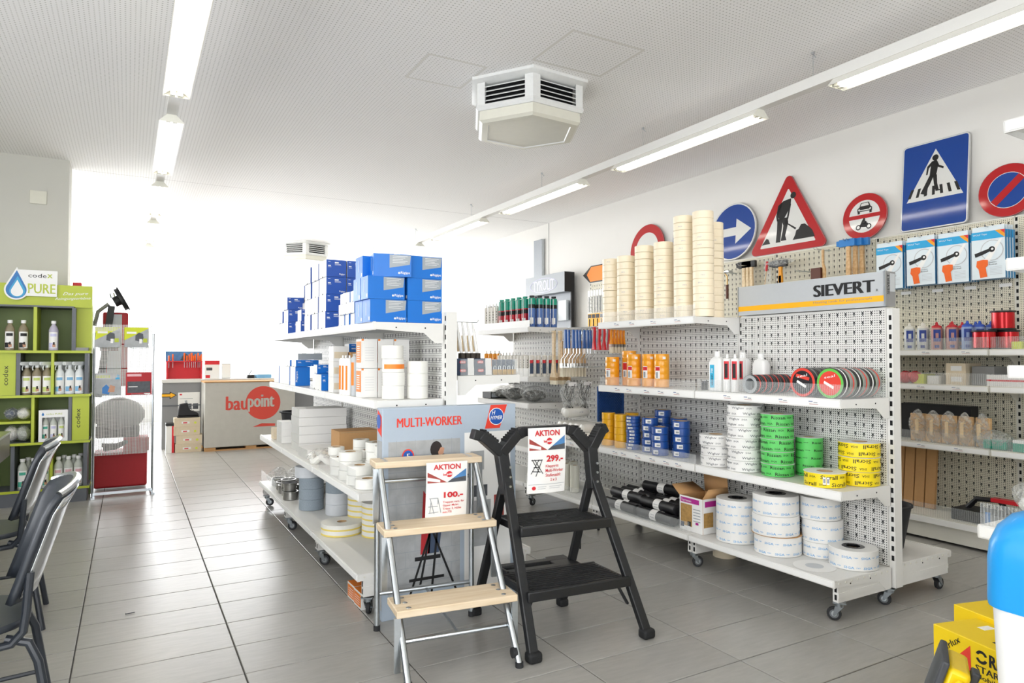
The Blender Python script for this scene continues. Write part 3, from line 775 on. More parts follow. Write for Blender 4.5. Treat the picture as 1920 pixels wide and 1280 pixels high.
MB().box(1.70, 1.84, 2.80, 2.84, .514, .5192, 'dark_slot').build('grip_slot', BL, world=True)
# rear tread with its open tray
for p, q in (((1.60, 2.90, .25), (2.0, 2.86, .25)), ((1.60, 3.0, .25), (1.98, 2.96, .25))): seg('rear_step_bar', p, q, .05, .02, up=(0, 0, 1))
seg('rear_step_plate', (1.88, 2.94, .252), (2.0, 2.93, .252), .16, .014, up=(0, 0, 1))
seg('rear_step_side', (1.60, 2.88, .25), (1.60, 3.02, .25), .02, .03, up=(0, 0, 1))
MB().tube([(2.075, 2.95, .5), (2.12, 3.02, .27)], .005, 'ladder_black', 6).build('stay_rod', BL, world=True)
for sgn, (x, y) in ((1, (1.53, 2.615)), (-1, (2.07, 2.56))): seg('corner_stay', (x, y, .13), (x + sgn * .06, y + .01, .235), .012, .02)

# ------------------------------------------------------------------ tall carton with the ladder picture
M('carton_blue', '#aebccb', 0.45, noise=.02); M('photo_brick', '#b4b5b5', .5, noise=.12, scale=18); M('photo_skin', '#c49377', .6); M('trousers_red', '#b3242c', .6); M('jean', '#3b4a63', .6); M('hair', '#2a2220', .7); M('shirt', '#2c3138', .6); M('orange_red', '#e8402f', .5, noise=0); M('logo_blue', '#1f57b0', .4, noise=0)
KX0, KX1, KY0, KY1, KH = 1.092, 1.846, 3.238, 3.325, 1.042
KB = thing('ladder_carton', 'tall flat grey-blue ladder carton with red lettering behind the ladders', 'carton', ((KX0 + KX1) / 2, KY0, 0))
MB().box(KX0, KX1, KY0, KY1, 0, KH, 'carton_blue').build('carton', KB, world=True, bev=.003)
g = MB()
def kq(x0, x1, z0, z1, mat, k=1): g.add([(KX0 + x0, KY0 - .0007 * k, z0), (KX0 + x1, KY0 - .0007 * k, z0), (KX0 + x1, KY0 - .0007 * k, z1), (KX0 + x0, KY0 - .0007 * k, z1)], [(0, 1, 2, 3)], mat)
def kp(pts, mat, k=2): g.add([(KX0 + x, KY0 - .0007 * k, z) for x, z in pts], [tuple(range(len(pts)))], mat)
kq(.03, .42, .12, .875, 'photo_grey'); kq(.445, .72, .06, .90, 'white'); kq(.48, .56, .70, .80, 'photo_grey', 2)
for (a, b, c, d, mm) in ((.5, .58, .56, .62, 'photo_dark'), (.5, .6, .44, .54, 'photo_grey'), (.62, .68, .4, .56, 'photo_red'), (.5, .6, .30, .40, 'photo_grey')): kq(a, b, c, d, mm, 2)
for i in range(9):
    z = .16 + .08 * i; kq(.03, .42, z, z + .003, 'grey_print', 1.5)
    for j in range(4): x = .07 + .1 * j + (.05 if i % 2 else 0); kq(x, min(.42, x + .002), z, z + .08, 'grey_print', 1.5)
# man on the ladder in the picture
kp([(.27, .55), (.34, .55), (.345, .70), (.33, .80), (.28, .80), (.265, .70)], 'shirt'); kp([(.25, .76), (.28, .80), (.38, .79), (.39, .76), (.30, .74)], 'shirt', 2.5)
kp([(.285 + .033 * math.cos(a), .825 + .042 * math.sin(a)) for a in [i * PI / 8 for i in range(16)]], 'hair', 3); kp([(.30, .79), (.325, .80), (.33, .83), (.31, .835), (.295, .81)], 'photo_skin', 3.5)
kp([(.20, .30), (.25, .30), (.265, .55), (.215, .62)], 'trousers_red', 3); kp([(.24, .30), (.30, .30), (.335, .56), (.262, .56)], 'jean', 3)
for a, b in (((.14, .09), (.25, .40)), ((.27, .40), (.40, .09)), ((.25, .40), (.20, .15)), ((.29, .4), (.26, .09))):
    kp([(a[0] - .006, a[1]), (a[0] + .006, a[1]), (b[0] + .006, b[1]), (b[0] - .006, b[1])], 'ladder_black', 3.5)
kq(.17, .31, .27, .29, 'ladder_black', 3.6); kq(.14, .33, .17, .185, 'ladder_black', 3.6)
kp([(.132 + .032 * math.cos(a), .80 + .036 * math.sin(a)) for a in [i * PI / 10 for i in range(20)]], 'orange_red', 3); kp([(.132 + .026 * math.cos(a), .80 + .029 * math.sin(a)) for a in [i * PI / 10 for i in range(20)]], 'logo_blue', 3.5)
g.text('5', (KX0 + .124, KY0 - .004, .787), (1, 0, 0), (0, 0, 1), .018, .026, 'white', .03)
g.text('MULTI-WORKER', (KX0 + .075, KY0 - .001, .945), (1, 0, 0), (0, 0, 1), .355, .046, 'orange_red', .03, 3)
g.build('front_print', KB, world=True)
lg = MB(); c = (KX0 + .625, .992)
lg.add([(KX0 + .565, KY0 - .0008, .915), (KX0 + .655, KY0 - .0008, .915), (KX0 + .70, KY0 - .0008, KH - .002), (KX0 + .60, KY0 - .0008, KH - .002)], [(0, 1, 2, 3)], 'orange_red')
for r, mm, k in ((.046, 'white', 2), (.042, 'logo_blue', 3)):
    lg.add([(KX0 + .634 + r * math.cos(a), KY0 - .0008 * k, .978 + r * math.sin(a)) for a in [i * PI / 14 for i in range(28)]], [tuple(range(28))], mm)
lg.text('HYMER', (KX0 + .598, KY0 - .0032, .962), (1, 0, 0), (0, 0, 1), .07, .02, 'white', .02, skew=.2); lg.text('H', (KX0 + .606, KY0 - .0032, .988), (1, 0, 0), (0, 0, 1), .016, .022, 'white', .02, skew=.2)
lg.build('logo', KB, world=True, label='blue round logo on a red slanted band')
sd = MB(); xs_ = KX0 - .0007
sd.add([(xs_, KY1 - .012, .93), (xs_, KY0 + .012, .90), (xs_, KY0 + .012, KH - .04), (xs_, KY1 - .012, KH - .008)], [(0, 1, 2, 3)], 'orange_red')
sd.add([(xs_ - .0008, KY0 + .055 + .03 * math.cos(a), .975 + .036 * math.sin(a)) for a in [-i * PI / 10 for i in range(20)]], [tuple(range(20))], 'logo_blue')
sd.add([(xs_, KY1 - .005, .05), (xs_, KY0 + .005, .05), (xs_, KY0 + .005, .88), (xs_, KY1 - .005, .88)], [(0, 1, 2, 3)], 'photo_grey')
sd.build('side_print', KB, world=True)
# ------------------------------------------------------------------ traffic signs standing on the wall shelving
M('sign_blue', '#003e92', 0.4, noise=0.01, spec=.25, coat=.8); M('sign_red', '#b30b14', 0.4, noise=0.01, spec=.25, coat=.8); M('sign_white', '#dcdcd8', 0.4, noise=.03, scale=200, coat=.8); M('sign_back', '#9ea2a4', 0.4, .7); M('sign_black', '#131313', 0.35, noise=0); M('sign_orange', '#f58a1e', .3, noise=.02)
SX = 5.377
def sgn(name, label, outline, yc, zc, layers, lean=.088, edge='sign_white'):
    t = thing(name, label, 'traffic sign', (SX, yc, zc)); t.rotation_euler = (0, lean, 0)
    MB().prism([(-u, v) for u, v in outline], 0, -.006, .006, 'sign_back', side=edge).build('plate', t)
    for nm, polys in layers:
        g = MB()
        for k, mat, pts in polys: g.add([(-.006 - .0006 * k, -u, v) for u, v in pts], [tuple(range(len(pts)))], mat)
        g.build(nm, t)
    return t
def circ(r, n=40, cx=0, cy=0, a0=0, a1=2 * PI):
    full = abs(a1 - a0 - 2 * PI) < 1e-6
    return [(cx + r * math.cos(a0 + (a1 - a0) * i / (n if full else n - 1)), cy + r * math.sin(a0 + (a1 - a0) * i / (n if full else n - 1))) for i in range(n)]
def rrect(w, h, r, n=5):
    o = []
    for cx, cy, a in ((w / 2 - r, -h / 2 + r, -PI / 2), (w / 2 - r, h / 2 - r, 0), (-w / 2 + r, h / 2 - r, PI / 2), (-w / 2 + r, -h / 2 + r, PI)):
        o += [(cx + r * math.cos(a + PI / 2 * i / n), cy + r * math.sin(a + PI / 2 * i / n)) for i in range(n + 1)]
    return o
def rtri(s_, h, r, n=5, cy=0):
    """rounded triangle, base s_, height h, bottom at -h/3"""
    V = [(-s_ / 2, -h / 3), (s_ / 2, -h / 3), (0, 2 * h / 3)]; o = []
    for i in range(3):
        p = Vector(V[i]); a = (Vector(V[i - 1]) - p).normalized(); b = (Vector(V[(i + 1) % 3]) - p).normalized()
        bis = (a + b).normalized(); ang = a.angle(b) / 2; c = p + bis * (r / math.sin(ang))
        n0 = (p + a * (r / math.tan(ang)) - c); n1 = (p + b * (r / math.tan(ang)) - c)
        t0 = math.atan2(n0.y, n0.x); t1 = math.atan2(n1.y, n1.x)
        while t1 < t0: t1 += 2 * PI
        o += [(c.x + r * math.cos(t0 + (t1 - t0) * k / n), c.y + r * math.sin(t0 + (t1 - t0) * k / n) + cy) for k in range(n + 1)]
    return o
R3 = .30
sgn('prohibition_sign', 'round sign with red ring and blank white centre behind tape stacks', circ(R3), 6.26, 2.279 + R3, [('face', [(1, 'sign_red', circ(R3 - .002)), (2, 'sign_white', circ(.20))])], edge='sign_red')
sgn('lane_sign', 'blue rectangular sign with a red panel mostly hidden by the tape stacks', rrect(.5, .48, .03), 5.58, 2.279 + .24, [('face', [(1, 'sign_white', rrect(.496, .476, .03)), (2, 'sign_blue', rrect(.48, .46, .025))]), ('symbol', [(3, 'sign_white', [(-.13, -.2), (.2, -.2), (.2, .14), (-.13, .14)]), (4, 'sign_red', [(-.12, -.19), (.19, -.19), (.19, .13), (-.12, .13)])])])
sgn('arrow_sign', 'round blue sign with a white arrow pointing right', circ(.295), 4.93, 2.279 + .295, [('face', [(1, 'sign_white', circ(.293)), (2, 'sign_blue', circ(.28))]),
    ('symbol', [(3, 'sign_white', [(-.2, -.043), (.04, -.043), (.04, -.13), (.235, 0), (.04, .13), (.04, .043), (-.2, .043)])])])
s_, h_ = .885, .768
wk = [(3, 'sign_black', circ(.031, 14, .055, .27)),
      (3, 'sign_black', [(.035, .245), (-.05, .235), (-.105, .18), (-.115, .12), (-.09, .06), (-.035, .07), (.0, .12), (.03, .18)]),
      (3, 'sign_black', [(-.05, .235), (-.11, .20), (-.13, .10), (-.12, .05), (-.10, .055), (-.10, .11), (-.08, .17)]),
      (3, 'sign_black', [(-.115, .07), (-.055, .07), (-.06, -.03), (-.075, -.14), (-.07, -.155), (-.125, -.155), (-.115, -.03)]),
      (3, 'sign_black', [(-.075, .075), (.0, .07), (.01, .02), (-.02, -.1), (-.005, -.145), (-.07, -.145), (-.05, -.05), (-.045, .0)]),
      (3, 'sign_black', [(.02, .2), (.035, .19), (.01, .06), (-.02, .0), (-.035, .01), (-.005, .08)]),
      (3, 'sign_black', [(-.02, .03), (-.015, .015), (.09, -.06), (.10, -.045)]),
      (3, 'sign_black', [(.065, -.155), (.30, -.155), (.27, -.09), (.24, -.06), (.19, -.02), (.15, -.02), (.125, -.06), (.10, -.07), (.09, -.11)]),
      (3, 'sign_black', [(-.29, -.158), (-.19, -.155), (-.21, -.11), (-.235, -.10)])]
sgn('roadworks_sign', 'red-bordered triangular sign with a black digging worker', rtri(s_, h_, .045), 4.27, 2.279 + h_ / 3, [('face', [(1, 'sign_red', rtri(s_ - .006, h_ - .006, .043)), (2, 'sign_white', rtri(.62, .54, .008, cy=-.012))]), ('symbol', wk)], lean=.06, edge='sign_red')
car = [(-.085, .035), (-.06, .055), (-.045, .10), (.05, .10), (.068, .055), (.09, .035), (.09, .0), (-.085, .0)]
sgn('no_vehicles_sign', 'round red sign barring cars and motorcycles', circ(.197), 3.505, 2.279 + .197, [('face', [(1, 'sign_red', circ(.195)), (2, 'sign_white', circ(.138)), (3, 'sign_red', [(-.15, -.017), (.15, -.017), (.15, .017), (-.15, .017)])]),
    ('car_symbol', [(4, 'sign_black', [(x * .75, z * .75 + .043) for x, z in car]), (5, 'sign_white', [(x * .6, z * .5 + .075) for x, z in ((-.06, .03), (.065, .03), (.05, .075), (-.045, .075))]), (5, 'sign_white', [(-.05, .05), (.055, .05), (.055, .058), (-.05, .058)]), (5, 'sign_white', circ(.008, 10, -.048, .06)), (5, 'sign_white', circ(.008, 10, .052, .06)), (4, 'sign_black', [(-.06, .025), (-.04, .025), (-.04, .05), (-.06, .05)]), (4, 'sign_black', [(.045, .025), (.065, .025), (.065, .05), (.045, .05)])]),
    ('motorcycle_symbol', [(4, 'sign_black', circ(.023, 14, -.048, -.09)), (5, 'sign_white', circ(.014, 12, -.048, -.09)), (4, 'sign_black', circ(.023, 14, .045, -.09)), (5, 'sign_white', circ(.014, 12, .045, -.09)), (4, 'sign_black', [(-.05, -.085), (.03, -.095), (.05, -.085), (.035, -.06), (.0, -.055), (-.03, -.065)]), (4, 'sign_black', [(-.03, -.065), (.01, -.06), (.03, -.055), (.0, -.028), (-.015, -.03)]), (4, 'sign_black', circ(.011, 10, .0, -.026))])], edge='sign_red')
ped = [(4, 'sign_black', circ(.024, 14, .005, .205)), (4, 'sign_black', [(-.02, .18), (.015, .185), (.03, .15), (.02, .09), (.012, .06), (-.035, .06), (-.03, .12)]),
       (4, 'sign_black', [(-.02, .18), (-.055, .145), (-.062, .08), (-.05, .08), (-.042, .13), (-.02, .15)]), (4, 'sign_black', [(.02, .175), (.035, .14), (.07, .12), (.066, .105), (.028, .125), (.015, .15)]),
       (4, 'sign_black', [(-.035, .07), (.0, .07), (-.03, .0), (-.065, -.06), (-.045, -.07), (-.05, -.078), (-.10, -.06)]), (4, 'sign_black', [(-.01, .07), (.02, .07), (.025, .0), (.038, -.05), (.06, -.05), (.055, -.06), (.015, -.06), (.0, .0)])]
for i in range(7):
    x = -.165 + .055 * i; sk = x * .12
    ped.append((3.5, 'sign_black', [(x - .012 + sk, -.085), (x + .01 + sk, -.085), (x + .01 - sk * .3, -.015), (x - .012 - sk * .3, -.015)]))
sgn('pedestrian_sign', 'tall blue pedestrian crossing sign with walking figure in white triangle', rrect(.50, .69, .03), 2.935, 2.279 + .345, [('face', [(1, 'sign_white', rrect(.496, .686, .03)), (2, 'sign_blue', rrect(.478, .668, .022))]),
    ('triangle', [(3, 'sign_white', [(-.205, -.115), (.215, -.115), (.005, .275)])]), ('symbol', ped)])
r = .19; a = math.radians(45)
sgn('no_parking_sign', 'round red and blue no-parking sign at the right edge', circ(r), 2.435, 2.279 + r, [('face', [(1, 'sign_red', circ(r - .002)), (2, 'sign_white', circ(.128)), (3, 'sign_blue', circ(.124))]),
    ('bar', [(4, 'sign_white', [(-.105, -.075), (-.075, -.105), (.105, .075), (.075, .105)]), (5, 'sign_red', [(-.105, -.069), (-.069, -.105), (.105, .069), (.069, .105)])])], edge='sign_red')
sgn('direction_sign', 'orange arrow-shaped direction sign with black tip behind leftmost tape stacks', [(-.55, 0), (-.38, -.115), (.5, -.115), (.5, .115), (-.38, .115)], 7.02, 2.279 + .117,
    [('face', [(1, 'sign_black', [(-.548, 0), (-.38, -.113), (.5, -.113), (.5, .113), (-.38, .113)]), (2, 'sign_orange', [(-.46, 0), (-.37, -.10), (.49, -.10), (.49, .10), (-.37, .10)])])], edge='sign_black')
# ------------------------------------------------------------------ goods on the centre gondola
def stack(me, name, cat, x, y, z, n, h, what, where, group, jit=.0025, skip=()):
    """n rolls on top of each other, each its own object"""
    for i in range(n):
        put(me, name, '%s, %s of the %s' % (what, nth(i, n), where), cat, (x + random.uniform(-jit, jit), y + random.uniform(-jit, jit), z + i * h), (0, 0, random.uniform(-.25, .25)), group)
CAMA = math.radians(216)          # direction from the gondola towards the aisle corner where people stand
M('tape_cream', '#f7e9cd', 0.4, noise=.02); M('tape_cream_side', '#e6d5b0', 0.7, scale=200); M('core_card', '#b99a72', .85)
g = MB().ring((0, 0, 0), .066, .038, .0472, 'tape_cream', 28, side='tape_cream_side', core='core_card'); cream_me = g.mesh('cream_roll')
g = MB().ring((0, 0, 0), .066, .038, .0472, 'tape_cream', 28, side='tape_cream_side', core='core_card').ctext('E\'W 50', .0665, CAMA - .2, .018, .026, .008, 'price_blue'); cream_p = g.mesh('cream_roll')
def cream(x, y, n, where):
    for i in range(n):
        dx = .006 * math.sin(i * .8 + y * 9)
        put(cream_p if random.random() < .35 else cream_me, 'masking_tape', 'cream masking tape roll, %s of the %s' % (nth(i, n), where), 'tape roll', (x + dx * .5, y + dx * .6, 1.5525 + i * .048), (0, 0, random.uniform(-.3, .3)), 'cream masking tape rolls on the top shelf')
cream(3.17, 4.10, 10, 'leftmost cream stack'); cream(3.17, 3.925, 10, 'second cream stack from left'); cream(3.18, 3.735, 11, 'third cream stack from left'); cream(3.19, 3.545, 11, 'fourth cream stack from left')
cream(3.19, 3.35, 14, 'left one of two tallest stacks'); cream(3.19, 3.175, 14, 'right one of two tallest stacks')
cream(3.345, 3.66, 11, 'cream stack hidden behind the fourth'); cream(3.345, 3.24, 13, 'cream stack behind tallest right stack')

# yellow shrink-wrapped towers with red and white labels
M('tape_gold', '#f6a61c', 0.3, noise=.02, coat=.3); M('gold_side', '#e19a2c', .6)
def tower(h):
    n = max(1, round(h / .045)); pr = [(0, 0), (.05, 0)]
    for i in range(n):
        a, b = h * i / n, h * (i + 1) / n; pr += [(.052, a + .002), (.052, b - .002), (.0512, b)]
    pr += [(.03, h), (.028, h - .01), (0, h - .01)]
    m = MB().rev(pr, 'tape_gold', 24)
    m.cpatch(.0528, CAMA - .75, CAMA - .02, .06, h - .085, 'paper').cpatch(.0532, CAMA - .73, CAMA - .04, .115, h - .09, 'red').cpatch(.0534, CAMA - .6, CAMA - .3, .065, .105, 'grey_print', 3).cpatch(.0528, CAMA + .35, CAMA + .75, h - .035, h - .018, 'paper', 3)
    return m.mesh('tape_tower')
for x, y, h, w in ((3.15, 4.065, .21, 'leftmost and shortest of the five'), (3.245, 3.985, .255, 'second from left and tallest'), (3.2, 3.875, .23, 'third from left'), (3.24, 3.755, .23, 'fourth from left'), (3.24, 3.625, .23, 'rightmost of the five')):
    put(tower(h), 'tape_tower', 'orange-yellow wrapped tape tower with red label, ' + w, 'tape pack', (x, y, 1.0865), (0, 0, 0), 'orange-yellow tape towers on the middle shelf')

# bottles and cartridges
M('plastic_white', '#eeeeec', .35, noise=.01); M('label_cyan', '#37b4dc', .5, noise=.01)
def bottle_flat(label, x, y, w, d, h, lab=True, scale=1.0):
    t = thing('bottle', label, 'bottle', (x, y, 1.0865))
    o = [(-w / 2, -d / 2), (w / 2, -d / 2), (w / 2, d / 2), (-w / 2, d / 2)]
    b = MB()
    def lev(kx, z):
        r = []
        for i in range(24):
            a = 2 * PI * i / 24; c, s_ = math.cos(a), math.sin(a); e = .45
            r.append((d / 2 * kx * math.copysign(abs(c) ** e, c), w / 2 * kx * math.copysign(abs(s_) ** e, s_), z))
        return r
    L = [lev(.94, 0), lev(1, .01), lev(1, h * .72), lev(.75, h * .82), lev(.35, h * .86), lev(.33, h * .9)]
    o0 = len(b.v)
    for l in L: b.v += l
    for j in range(len(L) - 1):
        for i in range(24): k = (i + 1) % 24; b.f.append((o0 + j * 24 + i, o0 + j * 24 + k, o0 + j * 24 + 24 + k, o0 + j * 24 + 24 + i)); b.m.append(b.mi('plastic_white'))
    b.build('body', t)
    MB().cyl((0, 0, h * .88), .017, h * .12, 'plastic_white', 14, bev=.002).build('cap', t)
    if lab:
        xx = -d / 2 - .0008; q = MB()
        q.add([(xx, -.002, .02), (xx, .034, .02), (xx, .034, h * .66), (xx, -.002, h * .66)], [(3, 2, 1, 0)], 'label_cyan')
        q.text('okskin', (xx - .0008, .008, .035), (0, 0, 1), (0, 1, 0), .065, .018, 'ink', .02).text('700', (xx - .0008, .008, .11), (0, 0, 1), (0, 1, 0), .03, .018, 'paper', .0)
        q.build('label_print', t)
bottle_flat('white bottle with cyan label beside the red-labelled cartridges', 3.19, 3.06, .105, .06, .245)
bottle_flat('plain white bottle behind the red-labelled cartridges', 3.37, 2.88, .10, .06, .23, lab=False)
bottle_flat('plain white bottle farthest back behind the cyan bottle', 3.37, 3.02, .10, .06, .24, lab=False)
cm = MB().rev([(0, 0), (.024, 0), (.0245, .003), (.0245, .195), (.022, .2), (.008, .203), (.007, .225), (.004, .228), (0, .228)], 'plastic_white', 20).cpatch(.0249, CAMA - .8, CAMA + .5, .075, .185, 'red').cpatch(.0253, CAMA - .55, CAMA + .2, .085, .17, 'ink', 4)
cart_me = cm.mesh('cartridge')
for x, y, w in ((3.17, 2.962, 'left one'), (3.17, 2.90, 'right one'), (3.26, 2.935, 'one behind')):
    put(cart_me, 'sealant_cartridge', 'white sealant cartridge with red and black label, %s of three' % w, 'cartridge', (x, y, 1.0865), (0, 0, 0), 'sealant cartridges on the middle shelf')
put(MB().cyl((0, 0, 0), .021, .045, 'black', 16, bev=.003).cyl((0, 0, .045), .023, .012, 'black_gloss', 16, bev=.002).mesh('jar'), 'small_jar', 'small black jar left of the cyan-labelled bottle', 'jar', (3.22, 3.20, 1.0865))

# rolls standing on edge in rows, faces towards the aisle
M('tape_silver', '#c3c7c9', .3, .4); M('label_black', '#1e1d20', .35, noise=.02); M('rim_green', '#63c04a', .5); M('rim_red', '#e2402f', .45); M('tape_clear', '#8d8f8a', .25, noise=.1)
def edge_roll(r, ri, w, body, rim, disc, print_):
    m = MB().ring((0, 0, 0), r, ri, w, body, 32, axis='x', side=rim, core='tape_silver')
    if disc:
        m.cyl((-.0008, 0, 0), r * .80, .002, disc, 28, axis='x')
        m.add([(-.002, -.02, -.03), (-.002, .035, .0), (-.002, .03, .012), (-.002, -.025, -.016)], [(0, 1, 2, 3)], 'paper')
        m.add([(-.002, -.04, .01), (-.002, .04, .028), (-.002, .035, .045), (-.002, -.045, .026)], [(0, 1, 2, 3)], 'rim_red')
        m.text('seal', (-.0026, .03, .022), (0, -1, .2), (0, 0, 1), .06, .013, 'paper', .02)
    m.rev([(r + .0006, w * .42), (r + .0006, w * .60)], print_, 32, axis='x')
    return m.mesh('edge_roll')
def edge_row(me, y, z, n, w, x0, what, grp):
    for i in range(n):
        put(me[i % 2] if isinstance(me, list) else me, 'sealing_tape', '%s, %s' % (what, 'frontmost of its row' if i == 0 else ORD[i] + ' from front of its row'), 'tape roll', (x0 + i * w, y, z), (0, 0, 0), grp)
edge_row(edge_roll(.054, .034, .048, 'label_black', 'tape_silver', None, 'rim_red'), 2.725, 1.0865 + .0545, 6, .051, 3.095, 'hollow silver-rimmed tape roll on edge', 'silver tape rolls on edge')
edge_row(edge_roll(.077, .05, .05, 'label_black', 'rim_red', 'label_black', 'tape_clear'), 2.372, 1.0865 + .0775, 6, .053, 3.09, 'red-rimmed tape roll with black disc on edge', 'red-rimmed tape rolls on edge')
edge_row([edge_roll(.077, .05, .05, 'label_black', 'rim_green', 'rim_red', 'paper'), edge_roll(.077, .05, .05, 'tape_clear', 'rim_green', 'rim_red', 'rim_red')], 2.211, 1.0865 + .0775, 6, .053, 3.09, 'green-rimmed tape roll with red disc on edge', 'green-rimmed tape rolls on edge')

# lower-middle shelf: yellow, blue, white, green and yellow tapes
M('tape_yellow', '#f2b51d', .3, noise=.02, coat=.3); M('tape_blue', '#1f4f9c', .3, noise=.03, coat=.3)
yel = MB().ring((0, 0, 0), .051, .036, .0482, 'tape_yellow', 26, side='tape_yellow', core='core_card').mesh('yellow_roll')
stack(yel, 'masking_tape', 'tape roll', 3.17, 4.14, .6315, 5, .049, 'golden yellow masking tape roll', 'left yellow stack', 'golden yellow tapes beside the blue tapes')
stack(yel, 'masking_tape', 'tape roll', 3.17, 3.985, .6315, 5, .049, 'golden yellow masking tape roll', 'right yellow stack', 'golden yellow tapes beside the blue tapes')
stack(yel, 'masking_tape', 'tape roll', 3.31, 4.04, .6315, 5, .049, 'golden yellow masking tape roll', 'rear yellow stack', 'golden yellow tapes beside the blue tapes')
def blue_roll(r, h):
    return MB().ring((0, 0, 0), r, .038, h - .0008, 'tape_blue', 26, side='tape_blue', core='core_card').cpatch(r + .0005, CAMA - .55, CAMA + .15, h * .22, h * .78, 'paper', 4).cpatch(r + .0008, CAMA - .3, CAMA + .1, h * .35, h * .6, 'grey_print', 3).mesh('blue_roll')
b_thin, b_mid = blue_roll(.052, .024), blue_roll(.057, .048)
GB = 'blue masking tapes on lower shelf'
stack(b_thin, 'masking_tape', 'tape roll', 3.18, 3.862, .6315, 10, .024, 'thin blue masking tape roll', 'thin blue stack', GB)
stack(b_mid, 'masking_tape', 'tape roll', 3.2, 3.70, .6315, 5, .048, 'blue masking tape roll', 'second blue stack', GB)
stack(b_mid, 'masking_tape', 'tape roll', 3.15, 3.545, .6315, 4, .048, 'blue masking tape roll', 'front short blue stack', GB)
stack(b_mid, 'masking_tape', 'tape roll', 3.215, 3.41, .6315, 5, .048, 'blue masking tape roll', 'rightmost blue stack', GB)
stack(b_mid, 'masking_tape', 'tape roll', 3.335, 3.72, .6315, 6, .048, 'blue masking tape roll', 'tallest rear blue stack', GB)
stack(b_mid, 'masking_tape', 'tape roll', 3.335, 3.56, .6315, 5, .048, 'blue masking tape roll', 'middle rear blue stack', GB)

def printed(r, h, ri, body, ink, words, rows, side='white', flange=None, seed=1, small='SIGA', wlen=.075, th=.018, flip=False):
    rnd = random.Random(seed)
    m = MB().ring((0, 0, 0), r, ri, h - .001, body, 36, side=side, core='core_card')
    if flange: m.ring((0, 0, h - .0022), r + .004, ri, .0015, flange, 36, bev=.0004)
    for k in range(rows):
        z = h * (k + .2) / rows; a = rnd.uniform(0, 1.2) + k * .9; n = int(2 * PI * r / (wlen * 1.75))
        for i in range(n):
            a1 = a + 2 * PI * i / n
            m.ctext(words, r + .0007, a1, z, wlen, th, ink, .012, flip)
            m.ctext(small, r + .0007, a1 + (wlen * 1.15) / r, z + .004, wlen * .42, th * .55, ink, .01, flip)
    return m.mesh('printed_roll')
M('wig_white', '#ecebe8', .4, noise=.01); M('wig_ink', '#74777a', .6, noise=0); M('riss_green', '#5ccb63', .4, noise=.02); M('sic_yellow', '#f6dc12', .35, noise=.01); M('siga_ink', '#5ea9de', .5, noise=0)
wigs = [printed(.098, .064, .042, 'wig_white', 'wig_ink', 'Wigluv', 2, seed=s2) for s2 in (1, 2)]
def stack2(mes, name, x, y, z, n, h, what, where, group, jit=.006):
    for i in range(n):
        put(mes[i % len(mes)], name, '%s, %s of the %s' % (what, nth(i, n), where), 'tape roll', (x + random.uniform(-jit, jit), y + random.uniform(-jit, jit), z + i * h), (0, 0, random.uniform(0, 6)), group)
stack2(wigs, 'adhesive_tape', 3.175, 2.84, .6315, 6, .064, 'white printed adhesive tape roll', 'front white stack', 'white printed tapes on lower shelf')
stack2(wigs, 'adhesive_tape', 3.165, 3.05, .6315, 3, .064, 'white printed adhesive tape roll', 'short left white stack', 'white printed tapes on lower shelf')
stack2(wigs, 'adhesive_tape', 3.345, 2.965, .6315, 7, .064, 'white printed adhesive tape roll', 'tall rear white stack', 'white printed tapes on lower shelf')
riss = [printed(.088, .069, .04, 'riss_green', 'ink', 'Rissan', 2, flange='white', seed=s2) for s2 in (3, 4)]
stack2(riss, 'adhesive_tape', 3.20, 2.625, .6315, 5, .0695, 'green printed adhesive tape roll', 'green stack', 'green printed tapes on lower shelf')
put(printed(.073, .215, .03, 'riss_green', 'ink', 'Rissan', 5, flange='white', seed=9, small='www.siga', wlen=.06, th=.013), 'adhesive_tape', 'tall wide green printed tape roll behind the green stack', 'tape roll', (3.368, 2.545, .6315), (0, 0, .4))
sic = [printed(.100, .074, .04, 'sic_yellow', 'ink', 'Sicrall', 2, flange='white', seed=s2, wlen=.085, th=.02, flip=fl_) for s2, fl_ in ((5, False), (6, True), (7, True), (8, True))]
for me in sic[:2]:
    pass
sy_ = put(sic[0], 'adhesive_tape', 'yellow printed tape roll lying alone in front of the yellow stack', 'tape roll', (3.165, 2.30, .6315), (0, 0, .2))
stack2(sic[1:], 'adhesive_tape', 3.352, 2.235, .6315, 3, .075, 'yellow printed adhesive tape roll', 'yellow stack by the upright', 'yellow printed tapes on lower shelf')
q = MB()
for k, (a, b) in enumerate(((-.14, .0), (.03, .17))):
    MB().cpatch(.1015, CAMA - .15 + a, CAMA - .15 + b, .018, .055, 'paper', 3).cpatch(.1019, CAMA - .13 + a, CAMA - .17 + b, .026, .047, 'grey_print', 3).build('barcode_sticker', sy_)
